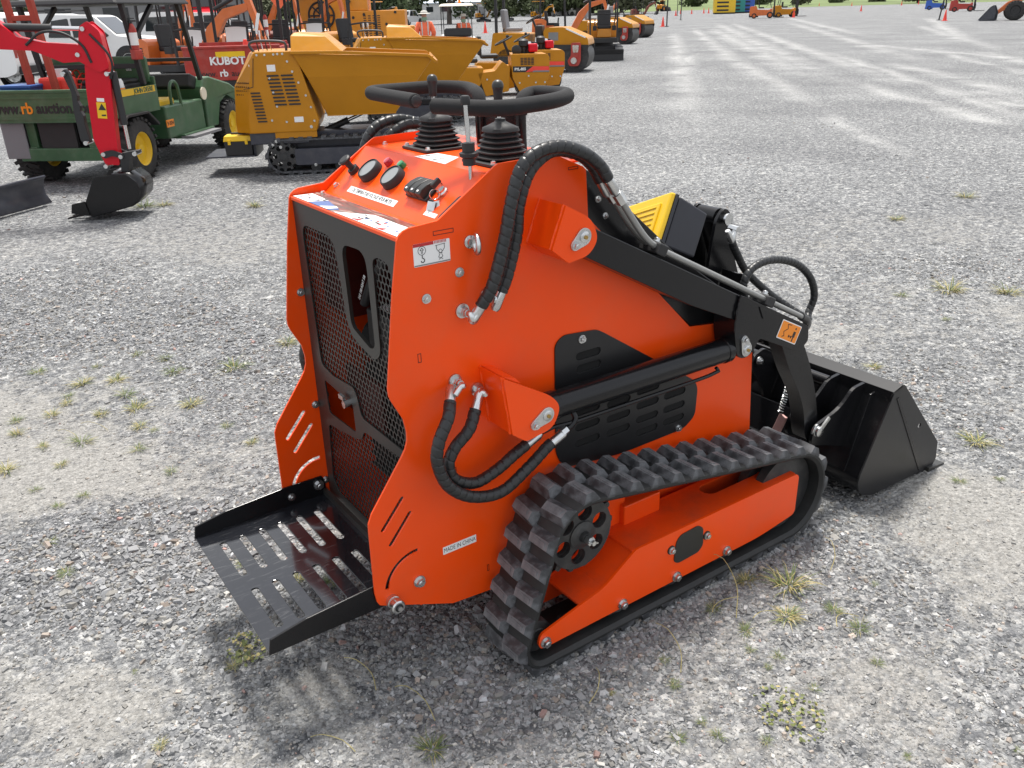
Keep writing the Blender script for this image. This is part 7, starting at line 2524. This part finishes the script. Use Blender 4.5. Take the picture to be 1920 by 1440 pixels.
# ------------------------------------------------------------------ trees and grass beyond the yard
mat('leaf_a', (0.050, 0.075, 0.028), 0.8, var=0.35, vscale=.6)
mat('leaf_b', (0.075, 0.095, 0.038), 0.8, var=0.35, vscale=.6)
mat('leaf_c', (0.095, 0.105, 0.055), 0.85, var=0.3, vscale=.6)
mat('bark', (0.12, 0.10, 0.085), 0.9, var=0.3, vscale=3)
trnd = random.Random(21)


def crown_mesh(hgt, rad, m):
    b = MB()
    cl = [(trnd.gauss(0, rad * .42), trnd.gauss(0, rad * .42), hgt * trnd.uniform(.12, .95), rad * trnd.uniform(.28, .5)) for _ in range(20)]
    for cx, cy, cz, cr_ in cl:
        for _ in range(150):
            d = Vector((trnd.gauss(0, 1), trnd.gauss(0, 1), trnd.gauss(0, .8))).normalized() * cr_ * trnd.uniform(.55, 1.08)
            p = Vector((cx, cy, cz)) + d
            if p.z < .6:
                p.z = .6 + trnd.random() * .5
            w = trnd.uniform(.16, .34)
            R_ = Euler((trnd.uniform(0, 6.3), trnd.uniform(0, 6.3), trnd.uniform(0, 6.3))).to_matrix()
            b.add([p + R_ @ Vector(q) for q in ((-w, 0, 0), (0, -w * .5, 0), (w, 0, 0), (0, w * .5, 0))], [(0, 1, 2, 3)])
    return b.mesh('crown', m, fixn=False)


def trunk_mesh(hgt):
    b = MB().cyl((0, 0, 0), (.1, .05, hgt * .55), .22, .12, n=8)
    for k in range(6):
        a = trnd.random() * 6.28
        z0 = hgt * trnd.uniform(.25, .5)
        b.cyl((.05, .02, z0), (math.cos(a) * hgt * .22, math.sin(a) * hgt * .22, z0 + hgt * .28), .09, .03, n=6)
    return b.mesh('trunk', 'bark')


TP = [(crown_mesh(7, 2.9, 'leaf_a'), trunk_mesh(7)), (crown_mesh(6, 2.6, 'leaf_b'), trunk_mesh(6)), (crown_mesh(8, 3.1, 'leaf_a'), trunk_mesh(8)), (crown_mesh(5, 3.0, 'leaf_c'), trunk_mesh(5))]
kinds = ['dark green bushy tree', 'mid green spreading tree', 'tall dark green tree', 'low grey-green bushy tree']
places = []
for i in range(62):
    az = math.radians(101 - i * .88)
    dist = 205 + trnd.uniform(-22, 34)
    places.append((CAMPOS.x + dist * math.cos(az), CAMPOS.y + dist * math.sin(az), min(i, 49)))
for i in range(10):
    az = math.radians(44 - i * 2.1)
    dist = 290 + trnd.uniform(-10, 40)
    places.append((CAMPOS.x + dist * math.cos(az), CAMPOS.y + dist * math.sin(az), 50 + i))
for i in range(9):
    az = math.radians(84 - i * 3.6)
    dist = 120 + trnd.uniform(-10, 25)
    places.append((CAMPOS.x + dist * math.cos(az), CAMPOS.y + dist * math.sin(az), 70 + i))
WH = {0: 'in the line of trees behind the yard', 1: 'on the far grass bank', 2: 'in front of the far tree line'}
for (x, y, i) in places:
    k = trnd.randrange(4)
    band = 0 if i < 50 else (1 if i < 70 else 2)
    t = thing('tree', kinds[k] + ' ' + WH[band], 'tree', (x, y, 0), trnd.random() * 6.28, 'trees ' + WH[band] + ', ' + kinds[k])
    left = math.degrees(math.atan2(y - CAMPOS.y, x - CAMPOS.x)) > 76
    s = trnd.uniform(.75, 1.25) * (1.25 if band == 0 else .8) * (.62 if left else 1.2)
    t.scale = (s * 1.5, s * 1.5, s)
    c = bpy.data.objects.new('crown', TP[k][0]); COL.objects.link(c); c.parent = t
    c = bpy.data.objects.new('trunk', TP[k][1]); COL.objects.link(c); c.parent = t
mat('far_grass', (0.11, 0.15, 0.045), 0.9, var=0.3, vscale=.05)
fg = MB()
ring_i, ring_o = [], []
for i in range(50):
    az = math.radians(112 - i * 2.2)
    d0 = 232 if math.degrees(az) > 46 else (245 + (46 - math.degrees(az)) * 1.5 if math.degrees(az) > 30 else 275)
    ring_i.append((CAMPOS.x + d0 * math.cos(az), CAMPOS.y + d0 * math.sin(az), .02))
    ring_o.append((CAMPOS.x + 900 * math.cos(az), CAMPOS.y + 900 * math.sin(az), 6.0))
fg.loft([ring_i, ring_o], close=False, caps=False)
o = fg.build('grass_field', 'far_grass', fixn=False)
tag(o, 'green grass field rising beyond the gravel yard', 'grass', kind='structure')
